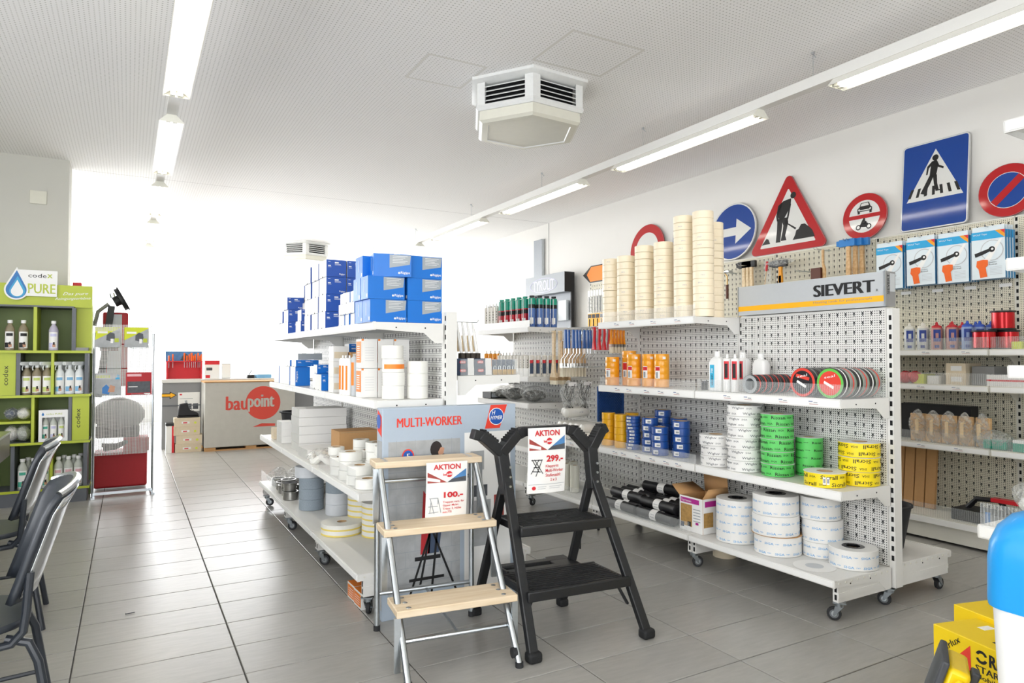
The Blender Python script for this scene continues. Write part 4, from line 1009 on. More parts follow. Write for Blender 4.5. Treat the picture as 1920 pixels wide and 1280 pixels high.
# base shelf: wide white rolls with blue print
def siga(r, h, rows, seed): return printed(r, h, .055, 'wig_white', 'siga_ink', 'SIGA', rows, side='wig_white', seed=seed, wlen=.05, th=.012, small='siga')
def siga_roll(label, r, h, rows, seed, x, y, z, rz=0, core=True):
    t = thing('membrane_tape', label, 'tape roll', (x, y, z), rz, 'wide white tapes on the base shelf')
    o = bpy.data.objects.new('roll', siga(r, h, rows, seed)); COL.objects.link(o); o.parent = t
    if core: MB().ring((0, 0, h - .012), .056, .034, .0125, 'black_gloss', 24).build('core', t, label='black plastic core')
z0 = .2065
siga_roll('tall wide white tape roll beside the open carton', .122, .25, 5, 11, 3.185, 2.905, z0)
siga_roll('wide white tape roll with blue print, bottom of the front pile', .125, .105, 2, 12, 3.185, 2.615, z0)
MB().cyl((0, 0, 0), .135, .002, 'card', 24).build('cardboard_disc', loc=(3.185, 2.62, z0 + .1055)); tag(bpy.data.objects['cardboard_disc'], 'brown cardboard disc between the white rolls of front pile', 'cardboard disc')
siga_roll('wide white tape roll with blue print, middle of the front pile', .125, .11, 2, 13, 3.175, 2.62, z0 + .108)
siga_roll('wide white tape roll with blue print, top of the front pile', .122, .11, 2, 14, 3.17, 2.615, z0 + .2185)
siga_roll('wide white tape roll with blue print, bottom of the rear pile', .10, .085, 2, 15, 3.345, 2.455, z0)
siga_roll('dented wide white tape roll, middle of the rear pile', .105, .12, 2, 16, 3.345, 2.45, z0 + .0855)
siga_roll('wide white tape roll with blue print, top of the rear pile', .105, .12, 2, 17, 3.34, 2.46, z0 + .206)
siga_roll('flat wide white tape roll lying by the upright', .118, .10, 2, 18, 3.325, 2.275 - .022, z0)
MB().cyl((0, 0, 0), .105, .0015, 'paper', 28).cyl((0, 0, .0016), .045, .0004, 'header_grey', 24).build('paper_sheet', loc=(3.13, 2.34, z0)); tag(bpy.data.objects['paper_sheet'], 'pale release paper disc lying on the base shelf', 'paper disc')

# open carton with the magenta band
M('magenta', '#b5278f', .5); M('photo_wood', '#b08a4e', .6, noise=.5, scale=60)
cb = thing('open_carton', 'white carton with magenta band and open brown flaps', 'carton', (3.06, 3.075, z0))
X0, X1, Y0, Y1, H = .012, .235, .0, .20, .215
b = MB(); t_ = .003
for q_ in ((X0, X0 + t_, Y0, Y1), (X1 - t_, X1, Y0, Y1), (X0 + t_, X1 - t_, Y0, Y0 + t_), (X0 + t_, X1 - t_, Y1 - t_, Y1)):
    b.box(q_[0], q_[1], q_[2], q_[3], 0, H, 'card', {('-x' if q_[0] == X0 else '+x' if q_[1] == X1 else '-y' if q_[2] == Y0 else '+y'): 'white'})
b.box(X0 + t_, X1 - t_, Y0 + t_, Y1 - t_, 0, .003, 'card'); b.build('box', cb)
MB().add([(X1, Y0, H), (X1, Y1, H), (X1 + .01, Y1 + .02, H + .12), (X1 + .01, Y0 + .02, H + .12)], [(0, 1, 2, 3)], 'card').build('flap', cb).modifiers.new('t', 'SOLIDIFY').thickness = .003
MB().add([(X0, Y1, H), (X1, Y1, H), (X1 - .02, Y1 + .09, H + .05), (X0 + .02, Y1 + .09, H + .05)], [(0, 1, 2, 3)], 'card').build('flap', cb).modifiers.new('t', 'SOLIDIFY').thickness = .003
MB().add([(X0, Y0, H), (X1, Y0, H), (X1 - .03, Y0 - .02, H + .06), (X0 + .03, Y0 - .02, H + .06)], [(0, 1, 2, 3)], 'card').build('flap', cb).modifiers.new('t', 'SOLIDIFY').thickness = .003
p = MB(); xx = X0 - .0008
def fx(y0, y1, z0_, z1, mat, k=0): p.add([(xx - k * .0005, y1, z0_), (xx - k * .0005, y0, z0_), (xx - k * .0005, y0, z1), (xx - k * .0005, y1, z1)], [(0, 1, 2, 3)], mat)
fx(.03, .19, .175, .205, 'magenta'); fx(.09, .19, .03, .165, 'photo_wood'); fx(.16, .19, .02, .05, 'jean', 1); fx(.1, .13, .03, .06, 'ink', 1)
for k in range(5): fx(.02, .08, .14 - .018 * k, .145 - .018 * k, 'grey_print')
fx(.035, .06, .05, .065, 'magenta', 1)
p.text('Terrassen', (xx - .001, .185, .182), (0, -1, 0), (0, 0, 1), .09, .014, 'paper', .01)
yy = Y0 - .0008
for (a, b_, c, d, mm) in ((.03, .15, .165, .2, 'magenta'), (.02, .1, .04, .13, 'photo_wood'), (.12, .2, .1, .19, 'header_grey')): p.add([(a, yy, c), (b_, yy, c), (b_, yy, d), (a, yy, d)], [(0, 1, 2, 3)], mm)
p.build('print', cb)

# black bin-bag rolls lying on the base shelf
M('bag_black', '#17171a', .38, noise=.2, scale=30, bump=.8)
bb = MB()
pr = [(0, 0), (.02, 0)]
for i in range(9): pr += [(.0355 - .002 * (i % 2), .005 + .042 * i)]
pr += [(.02, .345), (0, .345)]
bb.rev(pr, 'bag_black', 18, axis='y').rev([(.0366, .145), (.0366, .205)], 'paper', 18, axis='y').add([(-.0358, .155, -.01), (-.0358, .195, -.01), (-.0358, .195, .01), (-.0358, .155, .01)], [(0, 1, 2, 3)], 'grey_print')
bb_me = bb.mesh('bin_bag_roll')
rows = []
for i in range(5): rows += [(3.065 + .073 * i, 3.31, z0 + .036, 'bottom layer near the open carton', i, 5), (3.065 + .073 * i, 3.70, z0 + .036, 'bottom layer at the far side', i, 5)]
for i in range(4): rows += [(3.105 + .073 * i, 3.33, z0 + .099, 'second layer near the open carton', i, 4)]
for i in range(3): rows += [(3.14 + .073 * i, 3.69, z0 + .099, 'second layer at the far side', i, 3)]
for x, y, z, w, i, n in rows:
    put(bb_me, 'bin_bag_roll', 'black bin bag roll with white band, %s row, %s' % ('front' if i == 0 else ORD[i], w), 'bag roll', (x + random.uniform(-.003, .003), y + random.uniform(-.02, .02), z), (0, random.uniform(-.3, .3), random.uniform(-.02, .02)), 'black bin bag rolls on the base shelf')
put(bb_me, 'bin_bag_roll', 'black bin bag roll with white band lying on top of the pile', 'bag roll', (3.30, 3.48, z0 + .168), (0, 0, .14), 'black bin bag rolls on the base shelf')

# third bay: film rolls, paint tools on hooks
M('film', '#d9d8cb', .3, noise=.05, coat=.2); M('film_bag', '#e8e6de', .35, noise=.06, scale=25, bump=.6)
film_me = MB().ring((0, 0, 0), .038, .018, .215, 'film', 22, core='core_card').mesh('film_roll')
for i, (x, y) in enumerate(((3.15, 4.90), (3.15, 4.79), (3.15, 4.68), (3.15, 4.56), (3.26, 4.86), (3.26, 4.74))):
    put(film_me, 'film_roll', 'upright masking film roll on far base shelf, %s from left' % (ORD[i] + ' of front row' if i < 4 else ORD[i - 4] + ' of rear row'), 'film roll', (x, y, z0), (0, 0, 0), 'masking film rolls on the base shelf')
pm = MB().rev([(0, 0), (.02, 0), (.035, .006), (.037, .03), (.037, .2), (.034, .228), (.02, .236), (.012, .232), (0, .232)], 'film_bag', 20, axis='x')
pm.text('PE', (.12, -.0375, .0), (1, 0, 0), (0, 0, 1), .04, .008, 'grey_print'); pl_me = pm.mesh('white_roll')
k = 0
for lay, n in ((0, 6), (1, 5)):
    for i in range(n):
        put(pl_me, 'paint_roller_sleeve', 'white wrapped roller sleeve, %s in the %s row behind the black step' % (ORD[i] + ' from right', 'lower' if lay == 0 else 'upper'), 'roller sleeve', (3.08, 4.33 + .078 * i + lay * .039 + .0, .669 + lay * .066), (0, 0, random.uniform(-.03, .03)), 'white roller sleeves on the third bay shelf')
M('handle_blue', '#2659a0', .35); M('handle_red', '#cc2630', .35); M('handle_grey', '#9aa0a2', .5); M('handle_orange', '#f39a1c', .35); M('bristle', '#e8dfc8', .8, noise=.2, scale=120, stretch=(1, 1, .1)); M('bristle_dark', '#3a332c', .8, noise=.2, scale=120); M('ferrule', '#b9b6ae', .3, .9)
def hook_set(y, z, x_tip, label):
    t = MB().tube([(XAb, y, z), (x_tip + .01, y, z), (x_tip, y, z + .014)], .0025, 'steel', 6).tube([(XAb, y, z + .03), (x_tip + .06, y, z + .03)], .0018, 'steel', 6).box(XAb - .004, XAb, y - .015, y + .015, z - .012, z + .04, 'steel')
    tag(t.build('peg_hook'), label, 'hook', 'wire peg hooks on the third bay')
hook_set(4.90, 1.505, 3.12, 'wire peg hook carrying the long wooden brushes'); hook_set(4.55, 1.505, 3.04, 'wire peg hook carrying the blue roller frames'); hook_set(4.30, 1.52, 3.13, 'wire peg hook carrying the red and grey tools'); hook_set(4.20, 1.50, 3.23, 'wire peg hook carrying the orange brushes'); hook_set(4.70, 1.42, 3.1, 'wire peg hook carrying the small wooden brushes')
def long_brush(label, x, y, z):
    t = thing('block_brush', label, 'brush', (x, y, z), 0, 'long wooden brushes on hook')
    MB().prism([(-.018, 0), (.018, 0), (.014, -.12), (.013, -.25), (.03, -.36), (.05, -.40), (-.05, -.40), (-.03, -.36), (-.013, -.25), (-.014, -.12)], 0, -.010, .010, 'handle_pale').build('handle', t)
    MB().box(-.012, .012, -.048, .048, -.425, -.398, 'core_card').build('ferrule', t)
    MB().box(-.01, .01, -.046, .046, -.46, -.424, 'bristle').build('bristles', t)
for i, x in enumerate((3.17, 3.235, 3.30)): long_brush('long wooden-handled brush on hook, %s from left' % ORD[i], x, 4.90, 1.52)
def roller_frame(label, x, y, z):
    t = thing('roller_frame', label, 'paint roller', (x, y, z), 0, 'blue-handled roller frames on hook')
    MB().prism([(-.012, 0), (.012, 0), (.013, -.08), (.016, -.15), (-.016, -.15), (-.013, -.08)], 0, -.009, .009, 'handle_blue').build('handle', t, bev=.003)
    MB().tube([(0, 0, -.145), (0, .0, -.19), (0, .06, -.24), (0, .06, -.30), (0, -.06, -.30)], .0032, 'steel', 6).build('wire_frame', t)
for i in range(9): roller_frame('blue-handled paint roller frame on hook, %s from left' % ORD[i], 3.055 + .036 * i, 4.55 + .008 * math.sin(i * 2), 1.515)
def small_brush(label, x, y, z, mat, bm_, grp, L=.19, nm='paint_brush'):
    t = thing(nm, label, 'brush', (x, y, z), 0, grp)
    MB().prism([(-.011, 0), (.011, 0), (.008, -.3 * L), (.014, -.62 * L), (.02, -.72 * L), (-.02, -.72 * L), (-.014, -.62 * L), (-.008, -.3 * L)], 0, -.006, .006, mat).build('handle', t)
    MB().box(-.007, .007, -.021, .021, -.86 * L, -.72 * L, 'ferrule').build('ferrule', t); MB().box(-.006, .006, -.021, .021, -1.15 * L, -.86 * L, bm_).build('bristles', t)
for i in range(8): small_brush('small wooden-handled brush below the blue handles, %s from left' % ORD[i], 3.12 + .032 * i, 4.70, 1.43, 'handle_wood', 'bristle', 'small wooden brushes on hook', .26)
for i in range(4):
    t = thing('paint_scraper', 'red and grey handled scraper on hook, %s from left' % ORD[i], 'scraper', (3.155 + .048 * i, 4.30, 1.53), 0, 'red and grey scrapers on hook')
    MB().prism([(-.012, 0), (.015, 0), (.017, -.06), (.008, -.11), (.02, -.18), (-.02, -.18), (-.006, -.1), (-.014, -.05)], 0, -.011, .011, 'handle_red').build('handle', t, bev=.003)
    MB().prism([(-.006, -.02), (.008, -.02), (.009, -.07), (.004, -.12), (-.002, -.08)], 0, -.0125, .0125, 'handle_grey').build('grip_inlay', t)
for i in range(5): small_brush('orange-handled brush on hook, %s from left' % ORD[i], 3.245 + .03 * i, 4.20, 1.51, 'handle_orange', 'bristle', 'orange brushes on hook', .16)
# blue paint grids
M('grid_blue', '#1e4b8c', .4)
for i in range(3):
    t = thing('paint_grid', 'blue plastic paint grid hanging by the shelf bracket, %s one' % ('front', 'middle', 'rear')[i], 'paint grid', (3.13 + .02 * i, 4.225 + .02 * i, .80), 0, 'blue paint grids on hook')
    fr = MB()
    for q_ in ((0, .25, 0, .012), (0, .25, .258, .27), (0, .012, .012, .258), (.238, .25, .012, .258)): fr.box(q_[0], q_[1], 0, .006, q_[2], q_[3], 'grid_blue')
    fr.build('frame', t)
    m = MB()
    for k2 in range(-11, 12):
        for s2 in (-1, 1):
            pts = []
            c = .125 + k2 * .022
            for zz in (.01, .26):
                pts.append((c + s2 * (zz - .135), zz))
            (x0, a0), (x1, a1) = pts
            def clip(x0, a0, x1, a1):
                lo, hi = .008, .242
                def at(xv): return a0 + (a1 - a0) * (xv - x0) / (x1 - x0)
                if max(x0, x1) < lo or min(x0, x1) > hi: return None
                if x0 < lo: a0_, x0_ = at(lo), lo
                elif x0 > hi: a0_, x0_ = at(hi), hi
                else: a0_, x0_ = a0, x0
                if x1 < lo: a1_, x1_ = at(lo), lo
                elif x1 > hi: a1_, x1_ = at(hi), hi
                else: a1_, x1_ = a1, x1
                return x0_, a0_, x1_, a1_
            r_ = clip(x0, a0, x1, a1)
            if r_ and abs(r_[0] - r_[2]) > .01: m.bar((r_[0], .003, r_[1]), (r_[2], .003, r_[3]), .004, .005, 'grid_blue', up=(0, 1, 0))
    o = m.build('lattice', t); o['kind'] = 'stuff'
# bags of netting and cable hung in front of the grids
def lumpy(mb, c, rx, ry, rz_, mat, seed, nu=16, nv=10, amp=.18):
    rnd = random.Random(seed); ph = [rnd.uniform(0, 6) for _ in range(8)]
    def fn(u, v):
        a = u * 2 * PI; b_ = (v - .5) * PI
        k2 = 1 + amp * (math.sin(3 * a + ph[0]) * math.cos(2 * b_ + ph[1]) + .6 * math.sin(5 * a + ph[2] + 3 * b_) * math.cos(b_) + .4 * math.sin(9 * a + ph[3]) * math.cos(b_))
        return (c[0] + rx * k2 * math.cos(b_) * math.cos(a), c[1] + ry * k2 * math.cos(b_) * math.sin(a), c[2] + rz_ * (1 + amp * .5 * math.sin(4 * a + ph[4])) * math.sin(b_))
    return mb.grid(fn, nu, nv, mat)
M('netting', '#3a3a36', .6, noise=.4, scale=40)
for i, (x, y, z) in enumerate(((3.16, 4.66, .975), (3.27, 4.60, .98))):
    t = thing('net_bag', ('clear bag of dark netting hanging left beside blue paint grid', 'clear bag of dark netting hanging closest to the blue grid')[i], 'bag', (x, y, z))
    lumpy(MB(), (0, 0, 0), .055, .07, .12, 'bag_plastic', 30 + i, 20, 14).build('bag', t)
    m = MB()
    for k2 in range(9): m.tube([(-.04 + .01 * k2, -.03 + .05 * math.sin(k2), .10), (-.03 + .008 * k2, .03 * math.cos(k2 * 2), 0), (.03 - .007 * k2, -.02 + .03 * math.sin(k2 * 1.7), -.10)], .0035, 'netting', 6)
    o = m.build('netting', t); o['kind'] = 'stuff'
    MB().add([(-.05, -.072, .085), (.03, -.072, .085), (.03, -.072, .115), (-.05, -.072, .115)], [(0, 1, 2, 3)], 'paper').build('label_card', t)
for i, y in enumerate((4.56, 4.68)): put(pl_me, 'paint_roller_sleeve', 'wrapped white sleeve hanging under the netting, %s one' % ('right', 'left')[i], 'roller sleeve', (3.06 + .06 * i, y, .845), (0, 0, .1), 'wrapped sleeves hanging under the netting')

# fourth bay: foam cans and cartridges
M('can_green', '#159a80', .35); M('can_red', '#c3182c', .35); M('can_blue', '#5576b4', .35); M('can_orange', '#f0a022', .35); M('straw', '#e9e9e6', .5); M('can_white', '#e7e3da', .4)
def can(h, bands, cap='black', straw=True, r=.031):
    pr = [(0, 0), (r - .002, 0), (r, .003)]; ms = ['steel', 'steel']
    for z, mm in bands: pr.append((r, z * h)); ms.append(mm)
    pr += [(r * .72, h * .94), (r * .72, h), (0, h)]; ms += ['steel', cap, cap]
    m = MB().rev(pr, 'steel', 18, mats=ms)
    if straw: m.tube([(-r - .004, 0, .02), (-r - .004, 0, h * .9)], .003, 'straw', 6)
    m.cpatch(r + .0005, PI - .5, PI + .6, h * .1, h * .3, 'paper', 4)
    return m.mesh('can')
c_gr = can(.28, [(.45, 'can_red'), (.58, 'ink'), (.62, 'can_red'), (.92, 'can_green')], 'can_green')
c_bl = can(.28, [(.6, 'can_blue'), (.72, 'ink'), (.92, 'can_green')])
c_or = can(.24, [(.4, 'ink'), (.55, 'can_white'), (.9, 'can_orange')], 'handle_grey')
zb = 1.562
for i, (x, y) in enumerate(((3.12, 5.74), (3.12, 5.63), (3.12, 5.52), (3.12, 5.41), (3.12, 5.30), (3.20, 5.68), (3.2, 5.46))): put(c_gr, 'foam_can', 'green and red foam can with white straw, %s' % (ORD[i] + ' from left in front row' if i < 5 else ('left' if i == 5 else 'right') + ' one of rear pair'), 'spray can', (x, y, zb), (0, 0, .6), 'foam cans on the far top shelf')
for i, (x, y) in enumerate(((3.125, 5.19), (3.20, 5.18), (3.275, 5.18), (3.35, 5.18), (3.24, 5.28))): put(c_bl, 'foam_can', 'blue foam can with green cap band, %s' % (ORD[i] + ' from left at shelf end' if i < 4 else 'behind the row at shelf end'), 'spray can', (x, y, zb), (0, 0, .9), 'foam cans on the far top shelf')
for i, (x, y) in enumerate(((3.16, 6.06), (3.18, 5.97), (3.2, 5.89))): put(c_or, 'spray_bottle_can', 'orange-shouldered can at the far end of the foam cans, %s from left' % ORD[i], 'spray can', (x, y, zb), (0, 0, .5), 'orange-shouldered cans')
def cartridge(h, body, band=None, cap='plastic_white', noz='plastic_white', r=.024):
    m = MB().rev([(0, 0), (r, 0), (r, h * .86), (r * .5, h * .88), (.007, h * .9), (.005, h), (0, h)], body, 16, mats=[body, body, body, noz, noz, noz])
    if band: m.cpatch(r + .0004, PI - .2, PI + 1.2, h * .12, h * .55, band, 4).cpatch(r + .0004, PI - .2, PI + 1.2, h * .55, h * .68, 'red', 4)
    for k2 in range(4): m.cpatch(r + .0004, PI + .9, PI + 1.15, h * (.35 + .1 * k2), h * (.4 + .1 * k2), 'ink', 2)
    return m.mesh('cartridge')
k1, k2_, k3 = cartridge(.25, 'can_white'), cartridge(.215, 'can_white', 'jean'), cartridge(.235, 'can_orange', noz='can_white')
for i, (x, y) in enumerate(((3.10, 6.02), (3.10, 5.95), (3.10, 5.88), (3.10, 5.81), (3.165, 5.80))): put(k1, 'sealant_cartridge', 'cream sealant cartridge left of the foam cans, %s from left' % ORD[i], 'cartridge', (x, y, zb), (0, 0, 0), 'cream cartridges beside the foam cans')
zb = 1.1215
for i in range(9): put(cartridge(.215, 'can_white') if i == 0 else bpy.data.objects['far_cartridge'].data, 'far_cartridge', 'cream cartridge along the shelf front, %s from the near end' % ORD[i], 'cartridge', (3.10, 5.24 + .062 * i, zb), (0, 0, .3), 'cream cartridges along the shelf front')
for i in range(5): put(k2_, 'sealant_cartridge', 'cream cartridge with red and blue label at shelf end, %s from left' % ORD[i], 'cartridge', (3.11 + .066 * i, 5.165, zb), (0, 0, .45), 'labelled cartridges at the shelf end')
for i in range(4): put(k3, 'glue_bottle', 'orange glue bottle with cream nozzle, %s from left' % ORD[i], 'bottle', (3.12 + .01 * i, 6.06 - .07 * i, zb), (0, 0, 0), 'orange glue bottles on the far shelf')
for i, (x, y, sx, sy, sz) in enumerate(((3.22, 5.30, .13, .15, .07), (3.2, 5.62, .12, .16, .075), (3.24, 5.93, .12, .13, .06))):
    t = thing('bagged_goods', 'crumpled clear bag of dark goods on far shelf, %s from right' % ORD[i], 'bag', (x, y, .888), 0, 'bagged goods on the far lower shelf')
    lumpy(MB(), (0, 0, sz * 1.05), sx, sy, sz, 'bag_plastic', 50 + i, 22, 12, .12).build('bag', t); lumpy(MB(), (0, 0, sz * .8), sx * .75, sy * .75, sz * .7, 'netting', 60 + i, 14, 8, .1).build('contents', t)
put(MB().box(-.1, .1, -.09, .09, 0, .06, 'black').box(-.09, .09, -.0905, -.09, .01, .05, 'grey_print').mesh('case'), 'black_case', 'flat black case behind the clear bags', 'case', (3.2, 6.02, .888))
# loose roll on the floor under the gondola
put(MB().ring((0, 0, 0), .075, .045, .05, 'tape_cream', 28, side='tape_cream_side', core='core_card').mesh('loose_roll'), 'masking_tape', 'cream tape roll lying on the floor under the gondola', 'tape roll', (3.40, 3.21, 0))
# bucket on the rear base shelf
bk = thing('bucket', 'black builder bucket on the base shelf behind the upright', 'bucket', (3.76, 2.36, .2165))
MB().rev([(0, 0), (.095, 0), (.10, .01), (.14, .235), (.15, .24), (.15, .25), (.138, .25), (.133, .235), (.094, .012), (0, .012)], 'rubber_black', 28).build('pail', bk)
MB().tube([(.145 * math.cos(a), .145 * math.sin(a), .247 + .004 * math.sin(a)) for a in [i * PI / 12 for i in range(13)]], .004, 'rubber_black', 6).build('handle', bk)
tag(MB().add([(0, 0, 0), (.10, 0, 0), (.11, .0, .14), (.02, 0, .15)], [(0, 1, 2, 3)], 'card_light').build('cardboard_piece', loc=(3.68, 2.38, .24), rot=(.1, .25, 0)), 'pale cardboard piece sticking out of the black bucket', 'cardboard').modifiers.new('t', 'SOLIDIFY').thickness = .003
# ------------------------------------------------------------------ goods on the left gondola
M('box_blue', '#0c70cc', .35, noise=.02); M('box_navy', '#2350a8', .35, noise=.02); M('box_grey', '#9ea5ab', .5); M('box_white', '#ecebe8', .55, noise=.01); M('box_orange', '#f0831f', .45, noise=.01)
def near_carton(w, d, h):
    """blue screw carton: grey panel, white wave, lettering on the end face (-y)"""
    m = MB().box(0, w, 0, d, 0, h, 'box_blue')
    def q(pts, mat, k=1): m.add([(x, -.0006 * k, z) for x, z in pts], [tuple(range(len(pts)))], mat)
    q([(w * .42, h * .38), (w * .96, h * .55), (w * .99, h * .97), (w * .42, h * .97)], 'box_grey')
    for i in range(5): q([(w * .5, h * (.9 - .07 * i)), (w * (.9 - .06 * (i % 3)), h * (.9 - .07 * i)), (w * (.9 - .06 * (i % 3)), h * (.915 - .07 * i)), (w * .5, h * (.915 - .07 * i))], 'white', 2)
    q([(w * (.675 + .028 * math.cos(a)), h * .17 + w * .028 * math.sin(a)) for a in [i * PI / 6 for i in range(12)]], 'white', 2)
    m.text('Rigips', (w * .72, -.0013, h * .10), (1, 0, 0), (0, 0, 1), w * .24, h * .14, 'white', .015)
    m.add([(-.0006, d * .2, h * .08), (-.0006, d * .05, h * .08), (-.0006, d * .05, h * .22), (-.0006, d * .2, h * .22)], [(0, 1, 2, 3)], 'white')
    m.add([(-.0006, d * .55, h * .3), (-.0006, d * .5, h * .3), (-.0006, d * .5, h * .85), (-.0006, d * .55, h * .85)], [(0, 1, 2, 3)], 'white')
    return m.mesh('screw_carton')
def small_carton(w, d, h, blue='box_navy'):
    """screw carton with blue printed end (-y) and plain white tuck side (-x)"""
    m = MB().box(0, w, 0, d, 0, h, blue, {'-x': 'box_white', '+y': 'box_white'})
    def q(x0, x1, z0, z1, mat='white'): m.add([(x0, -.0006, z0), (x1, -.0006, z0), (x1, -.0006, z1), (x0, -.0006, z1)], [(0, 1, 2, 3)], mat)
    q(w * .42, w * .62, h * .80, h * .87); q(w * .42, w * .72, h * .74, h * .755); q(w * .42, w * .75, h * .69, h * .705); q(w * .08, w * .22, h * .62, h * .68); q(w * .08, w * .25, h * .56, h * .575); q(w * .08, w * .2, h * .88, h * .9)
    m.text('Rigips', (w * .66, -.001, h * .10), (1, 0, 0), (0, 0, 1), w * .28, h * .12, 'white', .015)
    m.box(-.0008, .0, d * .46, d * .54, 0, h * .06, 'dark_slot')
    return m.mesh('screw_carton')
def pile(me, xs, ys, zs, fmt, cat, name, group, rz=0.0, jit=.004):
    for yi, y in enumerate(ys):
        for xi, x in enumerate(xs):
            for zi, z in enumerate(zs):
                put(me, name, fmt(xi, yi, zi), cat, (x + random.uniform(-jit, jit), y + random.uniform(0, jit), z), (0, 0, random.uniform(-rz, rz)), group)
lv = ('bottom', 'second', 'third', 'fourth', 'fifth')
zt = 1.4765
nc = near_carton(.195, .125, .1165); GG = 'bright blue screw cartons at the near end of the top shelf'
for yi, y in enumerate((3.35, 3.482)):
    for zi in range(3):
        for xi, x in enumerate((1.062, 1.262)):
            sh = -.012 if (zi == 1 and xi == 0) else 0.0; r_ = -.16 if (zi == 2 and xi == 0 and yi == 0) else random.uniform(-.01, .01)
            if zi == 2 and yi == 1: r_ = 0
            put(nc, 'screw_carton', 'bright blue and grey screw carton, %s row, %s column, %s' % (('bottom', 'middle', 'top')[zi], ('left', 'right')[xi], ('front', 'behind the front one')[yi]), 'carton', (x + sh + (.02 if r_ < -.1 else 0), y + (.012 if r_ < -.1 else 0), zt + zi * .1175), (0, 0, r_), GG)
sc = small_carton(.12, .10, .0615, 'box_blue'); GS = 'small blue cartons with white sides on the top shelf'
pile(sc, (1.075,), (3.66, 3.77, 3.88), [zt + .0625 * i for i in range(3)], lambda xi, yi, zi: 'small blue carton with white side, %s of stack %s behind the bright cartons' % (lv[zi] + (' layer' if zi else ' one'), ('one', 'two', 'three')[yi]), 'carton', 'screw_carton', GS, .12)
mc = small_carton(.125, .19, .108); GM = 'navy cartons in the tall stacks on the top shelf'
pile(mc, (1.078, 1.212), (4.30,), [zt + .1095 * i for i in range(4)], lambda xi, yi, zi: 'navy carton of the tall front stacks, %s, %s column' % (lv[zi] + ' from bottom' if zi else 'bottom one', ('left', 'right')[xi]), 'carton', 'screw_carton', GM, .02)
pile(mc, (1.085,), (4.53, 4.75), [zt + .1095 * i for i in range(4)][:4], lambda xi, yi, zi: 'navy carton with white side, %s in %s tall stack behind' % (lv[zi], ('first', 'second')[yi]), 'carton', 'screw_carton', GM, .03)
mc2 = small_carton(.11, .15, .082); GF = 'navy cartons at the far end of the top shelf'
pile(mc2, (1.085, 1.205), (5.05,), [zt + .083 * i for i in range(2)], lambda xi, yi, zi: 'low navy carton near the shelf middle, %s, %s column' % (('bottom', 'top')[zi], ('left', 'right')[xi]), 'carton', 'screw_carton', GF, .04)
mc3 = small_carton(.13, .19, .098)
pile(mc3, (1.10, 1.24), (5.60,), [zt + .099 * i for i in range(3)], lambda xi, yi, zi: 'navy carton of the far stacks, %s, %s column' % (lv[zi], ('left', 'right')[xi]), 'carton', 'screw_carton', GF, .02)
put(mc3, 'screw_carton', 'navy carton lying on top of the far right stack', 'carton', (1.235, 5.63, zt + .299), (0, 0, .03), GF)
pile(mc3, (1.11,), (5.85,), [zt + .099 * i for i in range(2)], lambda xi, yi, zi: 'farthest navy carton of the top shelf, %s one' % ('lower', 'upper')[zi], 'carton', 'screw_carton', GF)
pile(sc, (1.21,), (5.24, 5.36, 5.48), [zt + .0625 * i for i in range(4)], lambda xi, yi, zi: 'small blue carton between the far stacks, %s layer, %s from the near side' % (lv[zi], ORD[yi]), 'carton', 'screw_carton', GS, .15)

# middle shelf
zm = 1.0765
lc = MB().box(0, .11, 0, .2, 0, .145, 'box_white', {'-y': 'box_blue', '+y': 'box_blue'}).text('Rigips', (.02, -.001, .03), (0, 0, 1), (-1, 0, 0), .08, .016, 'white', .01).mesh('long_carton')
for i, y in enumerate((5.30, 5.515, 5.73, 5.945)): put(lc, 'long_carton', 'white carton with blue end on the middle shelf, %s from the near side' % ORD[i], 'carton', (1.10, y, zm), (0, 0, random.uniform(-.02, .02)), 'white cartons with blue ends')
fc = small_carton(.17, .16, .048, 'box_blue')
for i, (x, y, z) in enumerate(((1.10, 5.28, zm + .147), (1.285, 5.28, zm + .147), (1.1, 5.5, zm + .147), (1.29, 5.3, zm))): put(fc, 'flat_carton', 'flat blue carton %s' % ('on top of the white cartons, left', 'on top of the white cartons, right', 'on top of the white cartons, rear', 'standing behind the white cartons')[i], 'carton', (x, y, z - (.0 if i != 1 else .098)), (0, 0, 0), 'flat blue cartons on the middle shelf')
put(MB().box(0, .18, 0, .15, 0, .05, 'box_white', {'-y': 'box_grey'}).mesh('c'), 'flat_carton', 'grey and white flat carton topping the blue flat cartons', 'carton', (1.12, 5.30, zm + .197))
bc = small_carton(.12, .14, .105, 'box_blue')
put(bc, 'screw_carton', 'blue carton standing on the middle shelf beside white cartons', 'carton', (1.095, 4.48, zm), (0, 0, .03)); put(bc, 'screw_carton', 'blue carton standing behind another on the middle shelf', 'carton', (1.12, 4.72, zm), (0, 0, -.05))
put(small_carton(.1, .1, .06, 'box_blue'), 'screw_carton', 'small blue carton on top of the rear blue carton', 'carton', (1.13, 4.74, zm + .106))
pc = MB().box(0, .09, 0, .12, 0, .095, 'box_white').box(.005, .085, -.001, 0, .02, .06, 'card_light').mesh('pale_carton')
for i in range(3): put(pc, 'pale_carton', 'pale carton of the stack beside the tubes, %s' % ('bottom', 'middle', 'top')[i], 'carton', (1.10, 4.20, zm + .096 * i), (0, 0, 0), 'pale cartons beside the tubes')
put(MB().box(0, .05, 0, .08, 0, .1, 'card').box(.015, .035, -.001, 0, .02, .09, 'paper').mesh('brown'), 'brown_carton', 'small brown carton on the pale carton stack', 'carton', (1.20, 4.18, zm + .15))
put(MB().box(0, .08, 0, .1, 0, .149, 'box_white').mesh('under'), 'pale_carton', 'plain white carton carrying the small brown carton', 'carton', (1.195, 4.18, zm))
